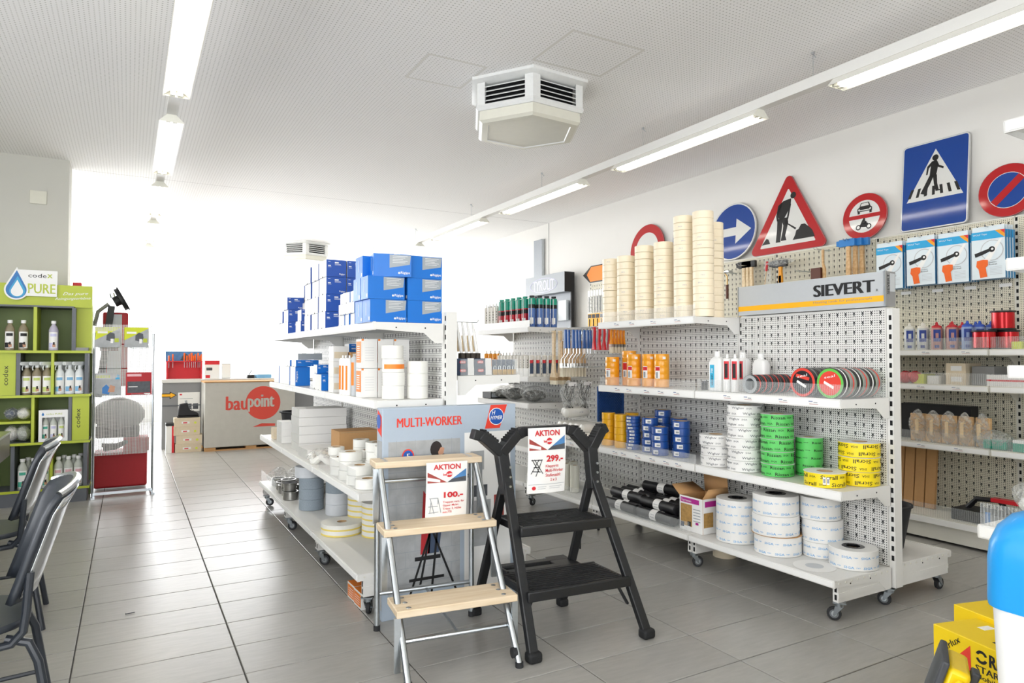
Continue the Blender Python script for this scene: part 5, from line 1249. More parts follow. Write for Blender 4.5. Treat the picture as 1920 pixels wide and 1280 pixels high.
put(small_carton(.2, .1, .085, 'box_blue'), 'screw_carton', 'blue carton at the back above the pale cartons', 'carton', (1.24, 4.35, zm + .22)); put(MB().box(0, .2, 0, .12, 0, .218, 'box_white').mesh('tallwhite'), 'pale_carton', 'tall white carton under the rear blue carton', 'carton', (1.24, 4.35, zm))
tu = MB().rev([(0, 0), (.022, 0), (.023, .005), (.023, .20), (.018, .212), (.006, .215), (.006, .23), (0, .23)], 'plastic_white', 16).cpatch(.0234, CAMA - .9, CAMA + .1, .03, .17, 'box_orange', 5).mesh('tube')
tu2 = MB().rev([(0, 0), (.022, 0), (.023, .005), (.023, .21), (.018, .222), (0, .224)], 'header_grey', 16).cpatch(.0234, CAMA - .9, CAMA + .3, .06, .19, 'box_orange', 5).mesh('tube')
for i, (x, y) in enumerate(((1.105, 4.00), (1.105, 3.94), (1.165, 3.97), (1.11, 3.88), (1.165, 3.90))): put(tu, 'sealant_tube', 'white tube with orange label, %s' % ('leftmost in front', 'second in front', 'behind the first two', 'third in front', 'behind the third')[i], 'tube', (x, y, zm), (0, 0, 0), 'white and orange tubes on the middle shelf')
for i, (x, y) in enumerate(((1.12, 3.80), (1.18, 3.83))): put(tu2, 'sealant_tube', 'grey tube with orange label, %s one' % ('front', 'rear')[i], 'tube', (x, y, zm), (0, 0, 0), 'grey and orange tubes')
bw_ = MB().box(0, .088, 0, .10, 0, .158, 'box_white')
bw_.add([(-.0007, .095, .03), (-.0007, .005, .03), (-.0007, .005, .145), (-.0007, .095, .145)], [(0, 1, 2, 3)], 'box_orange').add([(.0, -.0007, .148), (.012, -.0007, .148), (.012, -.0007, .158), (.0, -.0007, .158)], [(0, 1, 2, 3)], 'box_orange')
for k in range(7): bw_.add([(-.0013, .08, .045 + .012 * k), (-.0013, .03, .045 + .012 * k), (-.0013, .03, .049 + .012 * k), (-.0013, .08, .049 + .012 * k)], [(0, 1, 2, 3)], 'white')
for k in range(6): bw_.add([(.02, -.0007, .04 + .014 * k), (.07, -.0007, .04 + .014 * k), (.07, -.0007, .0415 + .014 * k), (.02, -.0007, .0415 + .014 * k)], [(0, 1, 2, 3)], 'header_grey')
bw_me = bw_.mesh('white_carton')
pile(bw_me, (1.095, 1.187, 1.279), (3.60,), (zm, zm + .16), lambda xi, yi, zi: 'white carton with orange side label, %s row, %s' % (('lower', 'upper')[zi], ('left', 'middle', 'right')[xi]), 'carton', 'white_carton', 'white and orange cartons on the middle shelf', 0, .001)
M('gauze', '#efeee8', .6, noise=.03, scale=90)
gz = lambda r, h, band: (lambda m: m.cpatch(r + .0005, -PI * .9, -PI * .15, h * .25, h * .6, 'box_orange', 10).mesh('gauze') if band else m.mesh('gauze'))(MB().ring((0, 0, 0), r, .03, h, 'gauze', 28, core='core_card'))
gb, gw = gz(.058, .07, True), gz(.058, .07, False)
for i in range(4): put(gb if i == 2 else gw, 'joint_tape', 'white joint tape roll in left stack at shelf end, %s' % nth(i, 4), 'tape roll', (1.215 + .003 * (i % 2) - (.008 if i == 3 else 0), 3.435, zm + .0705 * i), (0, 0, 0), 'white joint tape at the near end of middle shelf')
gw2 = gz(.056, .066, False)
for i in range(3): put(gw2, 'joint_tape', 'white joint tape roll in right stack at shelf end, %s' % nth(i, 3), 'tape roll', (1.345, 3.42, zm + .0665 * i), (0, 0, 0), 'white joint tape at the near end of middle shelf')

# third shelf
zs = .6165
gs = MB().ring((0, 0, 0), .048, .026, .046, 'gauze', 24, core='core_card').mesh('gauze_roll'); gl = MB().ring((0, 0, 0), .065, .03, .05, 'gauze', 26, core='core_card').mesh('gauze_roll')
GJ = 'white gauze rolls heaped behind the clear riser'
for j, (x, y, n, me, h) in enumerate(((1.085, 3.60, 2, gl, .051), (1.09, 3.78, 3, gl, .051), (1.09, 3.95, 2, gl, .051), (1.10, 4.10, 3, gs, .047), (1.225, 3.55, 4, gl, .051), (1.225, 3.72, 4, gl, .051), (1.22, 3.88, 3, gs, .047), (1.22, 4.02, 4, gs, .047), (1.36, 3.53, 5, gs, .047), (1.36, 3.66, 5, gs, .047), (1.36, 3.79, 5, gs, .047), (1.355, 3.93, 5, gs, .047), (1.085, 3.47, 1, gl, .051), (1.22, 3.42, 3, gs, .047), (1.35, 3.41, 4, gs, .047))):
    for i in range(n): put(me, 'gauze_roll', 'white gauze tape roll, %s of stack %s counted from far front' % (nth(i, n), ('eight', 'three', 'two', 'one', 'nine', 'seven', 'six', 'five', 'thirteen', 'twelve', 'eleven', 'ten', 'four', 'fourteen', 'fifteen')[j]), 'tape roll', (x + random.uniform(-.006, .006), y + random.uniform(-.004, .004), zs + i * h), (0, 0, random.random()), GJ)
M('lid_grey', '#c9c9c4', .6)
fb = MB().box(0, .34, 0, .26, 0, .06, 'box_white', {'-x': 'lid_grey'}).box(.01, .33, -.001, 0, .008, .052, 'box_white').mesh('flat_box')
for i in range(5): put(fb, 'flat_box', 'wide flat white box, %s of the stack on the third shelf' % nth(i, 5), 'box', (1.06 + random.uniform(0, .006), 4.98, zs + .0615 * i), (0, 0, random.uniform(-.01, .01)), 'wide flat white boxes')
sb = MB().box(0, .1, 0, .2, 0, .055, 'box_white', {'-x': 'lid_grey'}).mesh('sb')
for i in range(3): put(sb, 'small_box', 'small white box left of the wide flat boxes, %s' % nth(i, 3), 'box', (1.05, 5.55, zs + .0555 * i), (0, 0, 0), 'small white boxes on third shelf')
cbx = MB().box(0, .08, 0, .12, 0, .045, 'card_light').mesh('cb')
for i in range(2): put(cbx, 'small_carton', 'small brown carton at the far end of third shelf, %s' % nth(i, 2), 'carton', (1.045, 5.85, zs + .0455 * i), (0, 0, 0), 'small brown cartons')
put(MB().box(0, .26, 0, .2, 0, .2, 'card').box(.01, .25, -.001, 0, .19, .195, 'core_card').mesh('cb'), 'brown_carton', 'brown carton behind the gauze rolls', 'carton', (1.18, 4.35, zs))
put(fb, 'flat_box', 'single flat white box lying beside the bagged cable coil', 'box', (1.04, 4.62, zs), (0, 0, .02))
co = thing('bagged_coil', 'coil of white tape in a clear bag on third shelf', 'coil', (1.12, 4.45, zs))
MB().tube([(.085 * math.cos(a), .11 * math.sin(a), .028 + .018 * math.sin(a * 5)) for a in [i * PI / 20 for i in range(40)]], .022, 'gauze', 10, closed=True).build('coil', co); lumpy(MB(), (0, 0, .046), .105, .135, .042, 'bag_plastic', 71, 22, 10, .12).build('bag', co)
pb = thing('pail', 'black pail at the far end of the third shelf', 'bucket', (1.26, 6.02, zs)); MB().rev([(0, 0), (.10, 0), (.125, .2), (.14, .205), (.14, .215), (.12, .215), (.095, .01), (0, .01)], 'rubber_black', 26).build('pail', pb); MB().tube([(.13 * math.cos(a), .13 * math.sin(a), .21) for a in [i * PI / 12 for i in range(13)]], .004, 'steel', 6).build('handle', pb)

# base shelf
zq = .2165
M('stripe_yellow', '#f2dc74', .5); M('felt_grey', '#9aa6b0', .8, noise=.15, scale=120); M('strip_white', '#dfe3e8', .5)
def striped(r, n, t):
    pr = [(.03, 0), (r, 0)]; ms = ['gauze']
    for i in range(n):
        z = t * i; pr += [(r, z + t * .3), (r, z + t)]; ms += ['stripe_yellow', 'gauze']
    pr += [(.03, n * t), (.028, n * t - .004), (.028, .0)]; ms += ['gauze', 'core_card', 'core_card']
    return MB().rev(pr, 'gauze', 32, mats=ms + ['gauze']).mesh('striped_roll')
GY_ = 'white rolls with yellow stripes on base shelf'
st1, st2 = striped(.105, 6, .034), striped(.125, 2, .034)
put(st1, 'edge_strip', 'tall yellow-striped white roll stack at the back', 'strip roll', (1.33, 4.30, zq), (0, 0, 0), GY_); put(st1, 'edge_strip', 'tall yellow-striped white roll stack nearest the carton', 'strip roll', (1.34, 4.03, zq), (0, 0, 0), GY_); put(st2, 'edge_strip', 'flat yellow-striped white roll lying in front', 'strip roll', (1.155, 4.19, zq), (0, 0, 0), GY_)
ft = MB().ring((0, 0, 0), .085, .03, .075, 'felt_grey', 28).mesh('felt'); ftw = MB().ring((0, 0, 0), .085, .03, .075, 'strip_white', 28).mesh('felt'); ftl = MB().ring((0, 0, 0), .095, .03, .075, 'strip_white', 28).mesh('felt')
for i in range(3): put(ft, 'felt_roll', 'blue-grey felt strip roll, %s of the stack' % nth(i, 3), 'strip roll', (1.145, 4.95, zq + .0755 * i), (0, 0, 0), 'felt strip rolls on base shelf')
put(ftl, 'felt_roll', 'pale strip roll lying on top of the felt stack', 'strip roll', (1.13, 4.97, zq + .227), (0, 0, 0))
for i in range(3): put(ft if i == 2 else ftw, 'felt_roll', '%s strip roll right of the felt stack, %s' % ('blue-grey' if i == 2 else 'pale', nth(i, 3)), 'strip roll', (1.27, 4.70, zq + .0755 * i), (0, 0, 0), 'pale strip rolls on base shelf')
M('tin', '#b9b8b4', .3, .9)
tin = MB().rev([(0, 0), (.05, 0), (.055, .004), (.055, .055), (.058, .058), (.058, .062), (.05, .062), (.048, .01), (0, .008)], 'tin', 24).mesh('tin'); strn = MB().rev([(0, 0), (.045, 0), (.05, .05), (.056, .055), (.056, .06), (.035, .062), (0, .055)], 'tin', 24, mats=['tin', 'tin', 'tin', 'tin', 'rubber_black', 'rubber_black']).mesh('tin')
for i, (x, y, z, me) in enumerate(((1.08, 5.35, 0, tin), (1.10, 5.50, 0, tin), (1.10, 5.64, 0, tin), (1.22, 5.30, 0, tin), (1.23, 5.45, 0, tin), (1.24, 5.60, 0, tin), (1.08, 5.37, .063, strn), (1.10, 5.52, .063, tin), (1.23, 5.46, .063, tin), (1.36, 5.5, 0, tin), (1.11, 5.78, 0, tin), (1.24, 5.75, 0, tin))): put(me, 'steel_tin', 'round steel drain tin, %s' % ('nearest at shelf front', 'second along the front', 'third along the front', 'nearest in second line', 'middle of second line', 'third of second line', 'dark-topped one stacked on the nearest', 'stacked second at the front', 'stacked in second line', 'at the back by the panel', 'farthest along the front', 'farthest of second line')[i], 'tin', (x, y, zq + z), (0, 0, i), 'round steel tins on base shelf')
for i, (x, y) in enumerate(((1.11, 5.98), (1.25, 5.95))):
    t = thing('bagged_tin', 'steel tin in a crumpled clear bag, %s one' % ('front', 'rear')[i], 'bag', (x, y, zq)); o = bpy.data.objects.new('tin', tin); COL.objects.link(o); o.parent = t; lumpy(MB(), (0, 0, .075), .075, .075, .072, 'bag_plastic', 80 + i, 20, 12, .16).build('bag', t)
# cartons on the floor below the near end
ob = MB().box(0, .1, 0, .115, 0, .085, 'box_white', {'+z': 'box_orange'}).add([(-.0007, .11, .01), (-.0007, .005, .01), (-.0007, .005, .075), (-.0007, .11, .075)], [(0, 1, 2, 3)], 'box_orange')
for k in range(4): ob.add([(-.0013, .095, .02 + .012 * k), (-.0013, .02, .02 + .012 * k), (-.0013, .02, .023 + .012 * k), (-.0013, .095, .023 + .012 * k)], [(0, 1, 2, 3)], 'white')
ob_me = ob.mesh('floor_carton')
for i, y in enumerate((3.405, 3.525)): put(ob_me, 'floor_carton', 'orange and white carton on the floor under left gondola, %s' % ('near one', 'far one')[i], 'carton', (1.05, y + .035, 0), (0, 0, .03), 'orange cartons on the floor')

# right side of the left gondola: lock boxes, padlocks, hanging brushes
M('lock_navy', '#2c3c55', .45); M('brass', '#c69b45', .3, .8)
zl = 1.1965
lb = MB().box(0, .105, 0, .08, 0, .046, 'lock_navy').box(.068, .1055, -.0006, .0806, -.0003, .0465, 'box_white')
lb.add([(.018, -.0009, .026), (.024, -.0009, .018), (.052, -.0009, .018), (.058, -.0009, .026), (.052, -.0009, .034), (.024, -.0009, .034)], [(0, 1, 2, 3, 4, 5)], 'red').text('ABUS', (.023, -.0015, .021), (1, 0, 0), (0, 0, 1), .03, .010, 'paper', .02)
lb_me = lb.mesh('lock_box')
for i, (x, z) in enumerate(((1.552, 0), (1.552, .0465), (1.665, 0), (1.665, .0465))): put(lb_me, 'lock_box', 'navy and white padlock box, %s of %s pair' % (('lower', 'upper')[i % 2], ('left', 'right')[i // 2]), 'box', (x, 3.37 + .004 * i, zl + z), (0, 0, 0), 'padlock boxes behind the tall carton')
for i in range(5):
    t = thing('padlock_card', 'brass padlock on a blister card, %s from left' % ORD[i], 'padlock', (1.785 + .03 * i, 3.375, zl), 0, 'padlocks on the right shelf')
    MB().box(0, .026, .006, .022, 0, .03, 'brass').build('lock_body', t, bev=.002); MB().tube([(.006, .014, .028)] + [(.013 - .007 * math.cos(a), .014, .042 + .008 * math.sin(a)) for a in [k * PI / 6 for k in range(7)]] + [(.020, .014, .028)], .0022, 'steel', 6).build('shackle', t); MB().box(-.001, .027, .024, .0255, 0, .085, 'lock_navy').build('card', t)
M('cotton', '#eeece6', .7)
tag(MB().tube([(1.545, 3.42, 1.49), (1.70, 3.42, 1.49), (1.71, 3.42, 1.505)], .0025, 'steel', 6).build('peg_hook'), 'wire peg hook carrying the white-handled brushes', 'hook')
for i in range(4):
    t = thing('radiator_brush', 'white-handled bent brush on hook, %s from left' % ORD[i], 'brush', (1.575 + .032 * i, 3.42, 1.487), 0, 'white-handled brushes on hook')
    MB().tube([(0, 0, 0), (.006, -.01, -.06), (.015, -.015, -.13), (.022, -.016, -.17)], [.006, .009, .01, .009], 'plastic_white', 8).build('handle', t); MB().tube([(.004, .004, -.07), (.012, .004, -.16)], .006, 'handle_pale', 6).build('wood_grip', t); MB().box(.012, .034, -.035, .005, -.215, -.168, 'bristle_dark').build('bristles', t)
# ------------------------------------------------------------------ goods on the wall shelving
M('chalk_clear', '#cfd3d4', .35, noise=.03); M('cap_white', '#e8e6dc', .4); M('cap_red', '#c4202c', .4); M('cap_blue', '#2a55c0', .4); M('pink_fill', '#b9857f', .4); M('blue_fill', '#8ba3cf', .4); M('print_blue', '#2d4596', .5)
def chalk(fill, cap):
    m = MB().rev([(0, 0), (.034, 0), (.036, .004), (.036, .15), (.033, .16), (.012, .162), (.0, .162)], fill, 20)
    m.rev([(.034, .158), (.03, .172), (.012, .18), (.006, .2), (0, .202)], cap, 16)
    m.cpatch(.0365, PI - .4, PI + .9, .06, .145, 'print_blue', 5).cpatch(.0365, PI - .2, PI + .6, .015, .035, 'print_blue', 4).cpatch(.037, PI, PI + .5, .085, .12, fill, 4)
    return m.mesh('chalk_bottle')
ZW = 1.3465
for me, cap, pts in ((chalk('chalk_clear', 'cap_white'), 'white', ((5.06, 2.955), (5.06, 2.86), (5.15, 2.90), (5.15, 2.80), (5.24, 2.86))), (chalk('pink_fill', 'cap_red'), 'red', ((5.06, 2.76), (5.06, 2.655), (5.15, 2.70), (5.15, 2.60), (5.24, 2.68), (5.24, 2.76))), (chalk('blue_fill', 'cap_blue'), 'blue', ((5.06, 2.555), (5.15, 2.52), (5.24, 2.59), (5.24, 2.49)))):
    for i, (x, y) in enumerate(pts): put(me, 'chalk_bottle', 'chalk powder bottle with %s cap, %s' % (cap, ORD[i] + ' one counted from left front'), 'bottle', (x, y, ZW), (0, 0, .3), 'chalk powder bottles on the wall shelf')
M('wire_red', '#c2101c', .22, .35, noise=.1, stretch=(1, 1, 90), scale=4)
sp_ = MB().rev([(0, 0), (.072, 0), (.074, .002), (.074, .01), (.066, .012), (.066, .118), (.074, .12), (.074, .13), (.02, .13), (.02, .1), (0, .1)], 'wire_red', 28, mats=['black', 'black', 'black', 'black', 'wire_red', 'black', 'black', 'black', 'black', 'black']).mesh('spool')
for i, (x, y, z, w) in enumerate(((5.06, 2.465 - .012, 0, 'lower front'), (5.19, 2.37, 0, 'lower rear'), (5.15, 2.375, .131, 'upper'))): put(sp_, 'cord_spool', 'spool of shiny red cord, %s one' % w, 'spool', (x, y if i else 2.45, ZW + z), (0, 0, 0), 'red cord spools on the wall shelf')
M('lime', '#d8e24a', .5); M('amber', '#f0a01c', .5)
for i, (y, mm, w) in enumerate(((2.245, 'lime', 'lime green'), (2.16, 'lime', 'pale green'), (2.08, 'amber', 'orange'))): put(MB().ring((0, 0, 0), .033, .015, .05, mm, 20).mesh('twine'), 'twine_roll', '%s twine roll behind the clear riser' % w, 'twine', (5.05, y, ZW))
# measuring tapes on cards
M('card_ice', '#dfeaf0', .4, noise=.02); M('card_cyan', '#2aa5dc', .4); M('card_edge', '#1f7fb8', .4); M('tape_orange', '#f0691d', .4)
def tape_card(front):
    m = MB().box(-.0, .022, -.105, .105, -.33, 0, 'card_edge', {'-x': 'card_ice'})
    m.box(0.004, .008, -.1, .1, 0, .035, 'card_ice')
    x = -.0008
    def q(pts, mat, k=1): m.add([(x - .0005 * k, -u, v) for u, v in pts], [tuple(range(len(pts)))], mat)
    q([(-.105, -.055), (.105, -.055), (.105, 0), (-.105, 0)], 'card_cyan')
    if front:
        q([(.045, 0), (.075, -.03), (.105, -.055), (.105, -.03), (.075, 0)], 'amber', 2); q([(.075, 0), (.105, -.03), (.105, 0)], 'red', 2)
        m.text('WOLF Tape', (x - .001, .095, -.028), (0, -1, 0), (0, 0, 1), .09, .014, 'white', .01)
        q(circ(.072, 24, .025, -.135), 'header_grey', 2); q(circ(.066, 24, .025, -.135), 'card_ice', 3)
        q([(.075, -.06), (.09, -.062), (.01, -.21), (-.03, -.205)], 'white', 4)
        q([(-.085, -.15), (.02, -.118), (.03, -.135), (-.03, -.16), (-.08, -.175)], 'ink', 5); q(circ(.02, 16, .025, -.128), 'ink', 5); q(circ(.008, 10, .028, -.126), 'white', 6)
        q([(-.07, -.20), (-.03, -.195), (.0, -.2), (.0, -.235), (-.015, -.25), (-.01, -.29), (-.005, -.315), (-.05, -.32), (-.06, -.26), (-.075, -.24)], 'tape_orange', 5)
        m.text('Qualitäts-', (x - .001, -.005, -.222), (0, -1, 0), (0, 0, 1), .05, .009, 'ink').text('Bandmaß', (x - .001, -.005, -.236), (0, -1, 0), (0, 0, 1), .05, .009, 'ink')
        for k in range(6): q([(.01, -.25 - .01 * k), (.085, -.25 - .01 * k), (.085, -.252 - .01 * k), (.01, -.252 - .01 * k)], 'header_grey', 3)
    return m.mesh('tape_card')
tcf, tcb = tape_card(True), tape_card(False)
for gi, (y, z) in enumerate(((3.165, 2.185), (2.925, 2.195), (2.695, 2.19), (2.465, 2.195))):
    for k in range(4):
        put(tcf if k == 0 else tcb, 'measuring_tape', 'carded measuring tape, %s of the %s group' % ('front one' if k == 0 else ORD[k] + ' behind', ('leftmost', 'second', 'third', 'rightmost')[gi]), 'measuring tape', (5.16 + .028 * k, y - .004 * k, z - .03), (0, 0, 0), 'carded measuring tapes on the wall')
    tag(MB().tube([(5.348, y, z), (5.13, y, z), (5.12, y, z + .012)], .0028, 'steel', 6).box(5.336, 5.346, y - .02, y + .02, z - .02, z + .03, 'steel').build('peg_hook'), 'steel peg hook of the %s carded measuring tapes' % ('leftmost', 'second', 'third', 'rightmost')[gi], 'hook')
    put(MB().box(-.001, .0, -.04, .04, -.012, .012, 'paper').mesh('tag'), 'price_tag', 'white price tag below the %s measuring tapes' % ('leftmost', 'second', 'third', 'rightmost')[gi], 'price tag', (5.345, y - .02, 1.80))
# hand tools hung above the header sign
def hook_at(y, z, label): tag(MB().tube([(5.348, y, z), (5.16, y, z), (5.15, y, z + .012)], .003, 'steel', 6).tube([(5.348, y - .03, z), (5.16, y - .03, z), (5.15, y - .03, z + .012)], .003, 'steel', 6).build('peg_hook'), label, 'hook')
def hammer(name, label, y, z, L, hand, head, hw_=.13, grip=None, x=5.24):
    t = thing(name, label, 'hammer', (x, y, z))
    MB().prism([(-.018, 0), (.018, 0), (.015, -.3 * L), (.021, -.7 * L), (.018, -L), (-.018, -L), (-.021, -.7 * L), (-.015, -.3 * L)], 0, -.012, .012, hand).build('handle', t, bev=.003)
    MB().box(-.016, .016, -hw_ * .45, hw_ * .55, -.022, .04, head).box(-.012, .012, hw_ * .55, hw_ * .75, -.012, .032, head).build('head', t, bev=.003)
    if grip: MB().box(-.012, .012, -.018, .018, -L, -.5 * L, grip).build('grip', t, bev=.004)
M('head_blue', '#2f7fc8', .35); M('handle_brown', '#5c2f20', .5); M('iron', '#3a3c40', .4, .8)
hook_at(4.89, 2.14, 'double peg hook of the brown-handled trowel')
t = thing('pointing_trowel', 'trowel with dark brown handle hanging right of tape stacks', 'trowel', (5.24, 4.89, 2.15)); MB().tube([(0, 0, -.13), (0, 0, -.27)], .014, 'handle_brown', 10).build('handle', t); MB().tube([(0, 0, -.13), (0, .0, -.04), (0, .03, -.01)], .005, 'brass', 8).build('tang', t); MB().prism([(-.05, -.01), (.07, -.015), (.08, .0), (-.04, .012)], 0, -.03, .03, 'steel').build('blade', t)
hook_at(4.67, 2.185, 'double peg hook of the wooden mallets')
for i in range(3): hammer('mallet', 'mallet with pale wooden handle and black head, %s from left' % ORD[i], 4.69 - .045 * i, 2.19, .27, 'handle_pale', 'black', .12, x=5.26 - .0 * i)
t = thing('marking_tool', 'slim tool with red plastic handle in a clear sleeve', 'hand tool', (5.27, 4.42, 2.2)); MB().tube([(0, 0, 0), (0, .012, -.09)], .011, 'handle_red', 8).build('handle', t); MB().tube([(0, .012, -.09), (0, .035, -.25)], .004, 'handle_wood', 6).build('stick', t); MB().box(.012, .014, -.03, .05, -.27, .02, 'clear_plastic').build('sleeve', t)
hammer('claw_hammer', 'yellow and black hammer in a plastic wrap', 4.245, 2.15, .2, 'amber', 'iron', .16, 'black')
lumpy(MB(), (0, 0, 0), .05, .13, .035, 'bag_plastic', 90, 18, 10, .2).build('plastic_wrap', bpy.data.objects['claw_hammer']).location = (0, 0, .02)
hook_at(3.83, 2.225, 'double peg hook of the brown bristle brush'); hook_at(4.02, 2.06, 'empty double peg hook left of the bristle brush')
t = thing('hand_brush', 'wooden brush with dark brown bristles hanging on wall', 'brush', (5.2, 3.775, 2.22)); MB().tube([(0, 0, 0), (0, 0, -.12), (0, -.012, -.17), (0, -.012, -.25)], [.012, .011, .016, .016], 'handle_wood', 8).build('handle', t); MB().box(-.03, .03, .004, .10, -.25, -.155, 'handle_brown').build('bristles', t)
hook_at(3.55, 2.265, 'double peg hook of the blue-headed hammers')
for i in range(3): hammer('hatchet', 'blue-headed hatchet with wooden handle, %s from left' % ORD[i], 3.535 - .04 * i, 2.235, .30, 'handle_wood', 'head_blue', .14, x=5.2 + .03 * i)
t = thing('plumb_tool', 'small wooden tool wrapped in plastic beside the header sign', 'hand tool', (5.26, 4.74, 1.86)); MB().rev([(0, -.2), (.012, -.19), (.016, -.12), (.010, -.05), (.018, -.02), (.012, .01), (0, .015)], 'handle_wood', 12).build('handle', t)
# second wall shelf
Z2 = 1.1015
def carton(label, x, y, z, w, d, h, mat, name='carton', stripe=None, lab=None):
    m = MB().box(0, d, 0, w, 0, h, mat)
    if stripe: m.box(-.0008, 0, .0, w, h * .45, h * .6, stripe)
    if lab: m.box(-.001, 0, w * .2, w * .75, h * .3, h * .75, lab)
    put(m.mesh(name), name, label, 'box', (x, y, z))
carton('grey-beige box with white label, lower of two', 5.04, 2.56, Z2, .13, .2, .075, 'card_light', 'label_box', lab='paper'); carton('grey-beige box with white label, upper of two', 5.04, 2.56, Z2 + .0755, .13, .2, .075, 'card_light', 'label_box', lab='paper')
carton('plain grey box beside the labelled beige boxes', 5.08, 2.40, Z2, .14, .2, .13, 'header_dark', 'grey_box'); carton('white box with red stripe at the shelf joint', 5.0, 2.19, Z2, .22, .18, .075, 'box_white', 'striped_box', stripe='red')
carton('yellow box on the dark wall shelf', 5.05, 2.85, Z2, .075, .15, .07, 'lime', 'yellow_box'); carton('small white box on the dark wall shelf', 5.05, 2.745, Z2, .08, .15, .06, 'box_white', 'white_box')
for i, y in enumerate((3.0, 2.93)): tag(lumpy(MB(), (0, 0, .045), .06, .05, .045, 'handle_red', 100 + i, 14, 8, .1).build('red_pouch', loc=(5.08, y - .0, Z2)), 'red pouch on the dark wall shelf, %s one' % ('left', 'right')[i], 'pouch', 'red pouches')
# third wall shelf: boxed wooden trowels in bags
Z3 = .6815
carton('large black case standing at the back of the wall shelf', 5.22, 2.62, Z3, .5, .1, .26, 'black', 'black_case')
for i, (y, a) in enumerate(((2.91, .2), (2.80, .12), (2.69, .05), (2.58, -.08), (2.47, -.1))):
    t = thing('wooden_float', 'wooden plaster float in a clear bag, %s from left' % ORD[i], 'float', (5.08, y, Z3), a * 1.5, 'bagged wooden floats')
    MB().box(-.012, .012, -.05, .05, 0, .2, 'handle_wood').build('board', t, bev=.004); MB().tube([(-.02, 0, .05), (-.05, 0, .06), (-.05, 0, .15), (-.02, 0, .16)], .012, 'handle_pale', 8).build('handle', t); lumpy(MB(), (-.015, 0, .112), .035, .052, .112, 'bag_plastic', 110 + i, 20, 14, .16).build('bag', t)
t = thing('teal_sponge', 'teal sponge in a clear bag behind the riser', 'sponge', (5.07, 2.38, Z3)); MB().box(-.05, .05, -.07, .07, 0, .06, 'can_green').build('sponge', t, bev=.01); lumpy(MB(), (0, .02, .062), .07, .11, .06, 'bag_plastic', 120, 18, 10, .15).build('bag', t)
t = thing('teal_sponge', 'teal sponge pack at the shelf joint beside the clear box', 'sponge', (5.07, 2.22, Z3)); MB().box(-.05, .05, -.05, .05, 0, .055, 'can_green').box(-.05, .05, -.05, .05, .055, .075, 'white').build('sponge', t)
# boards and tool on the wall base
for i in range(4): put(MB().box(-.012, .012, -.035, .035, 0, .48, 'card').mesh('board'), 'wood_board', 'brown board leaning upright in the wall base, %s from left' % ORD[i], 'board', (5.2, 3.14 - .08 * i, .1715), (0, .1, 0), 'brown boards standing in the wall base')
t = thing('tile_cutter', 'black and red tile cutter lying in the wall base', 'tool', (5.1, 2.45, .1715)); MB().box(-.1, .1, -.2, .2, 0, .08, 'black').build('bed', t, bev=.006); MB().tube([(0, .14, .08), (0, .08, .15), (0, -.06, .16), (0, -.12, .08)], .018, 'black', 8).build('arch', t); MB().box(-.03, .03, -.2, -.02, .15, .175, 'handle_red').build('red_grip', t); MB().box(-.102, -.1, -.05, -.02, .01, .09, 'head_blue').build('blue_tab', t)
# near shelf unit: bag of fluffy white goods
t = thing('cotton_bag', 'clear bag of white fabric on the near lower shelf', 'bag', (3.02, 1.20, .6615)); lumpy(MB(), (0, 0, .075), .10, .13, .07, 'cotton', 130, 20, 12, .15).build('fabric', t); lumpy(MB(), (0, .01, .095), .13, .15, .09, 'bag_plastic', 131, 24, 14, .14).build('bag', t)
put(MB().box(0, .1, 0, .12, 0, .10, 'clear_plastic').box(.01, .09, .01, .11, .002, .06, 'header_grey').mesh('clear_box'), 'clear_box', 'clear plastic box at the right edge of the frame', 'box', (5.02, 2.03, .6815))
# drill card rack and display column near the far corner
M('display_grey', '#9a9fa5', .45); M('display_black', '#151517', .4); M('lilac', '#c9c8e6', .4)
t = thing('display_cabinet', 'grey and black abrasives display with embossed lettering by the far wall', 'display', (5.27, 7.73, 0))
MB().box(5.18, 5.345, 7.735, 8.78, 2.19, 2.465, 'display_grey', {'-y': 'display_black'}).build('header_box', t, world=True)
MB().box(5.29, 5.345, 7.735, 7.755, 0, 2.19, 'display_black').build('side_panel', t, world=True); MB().box(5.29, 5.345, 8.76, 8.78, 0, 2.19, 'display_black').build('side_panel', t, world=True); MB().box(5.325, 5.345, 7.755, 8.76, 0, 2.19, 'display_grey').build('back_board', t, world=True); MB().box(5.18, 5.325, 7.755, 8.76, 0, .2, 'display_black').build('base', t, world=True)
g = MB(); g.text('TYROLIT', (5.1795, 8.56, 2.245), (0, -1, 0), (0, 0, 1), .56, .15, 'lilac', .02); lg_ = g.build('lettering', t, world=True)
ov = MB(); 
for k in range(24):
    a0, a1 = 2 * PI * k / 24, 2 * PI * (k + 1) / 24
    ov.bar((5.179, 8.28 - .36 * math.cos(a0), 2.32 + .10 * math.sin(a0)), (5.179, 8.28 - .36 * math.cos(a1), 2.32 + .10 * math.sin(a1)), .006, .006, 'lilac', up=(1, 0, 0))
ov.build('oval_rim', t, world=True)
for i in range(3): put(MB().box(-.02, .02, -.1, .1, -.28, 0, 'card_ice', {'-x': 'header_grey'}).mesh('pack'), 'disc_pack', 'grey abrasive pack hanging in the far display, %s from right' % ORD[i], 'pack', (5.27, 7.90 + .25 * i, 2.08), (0, 0, 0), 'packs in the abrasives display')
tag(MB().tube([(5.2, 8.0 + .0, 1.9)] + [(5.2, 8.02 + .13 * math.sin(a), 1.78 + .13 * math.cos(a)) for a in [k * PI / 10 for k in range(20)]], .012, 'netting', 8).build('cable_ring', loc=(0, .15, 0)), 'dark green cable ring hanging in the far display', 'cable')
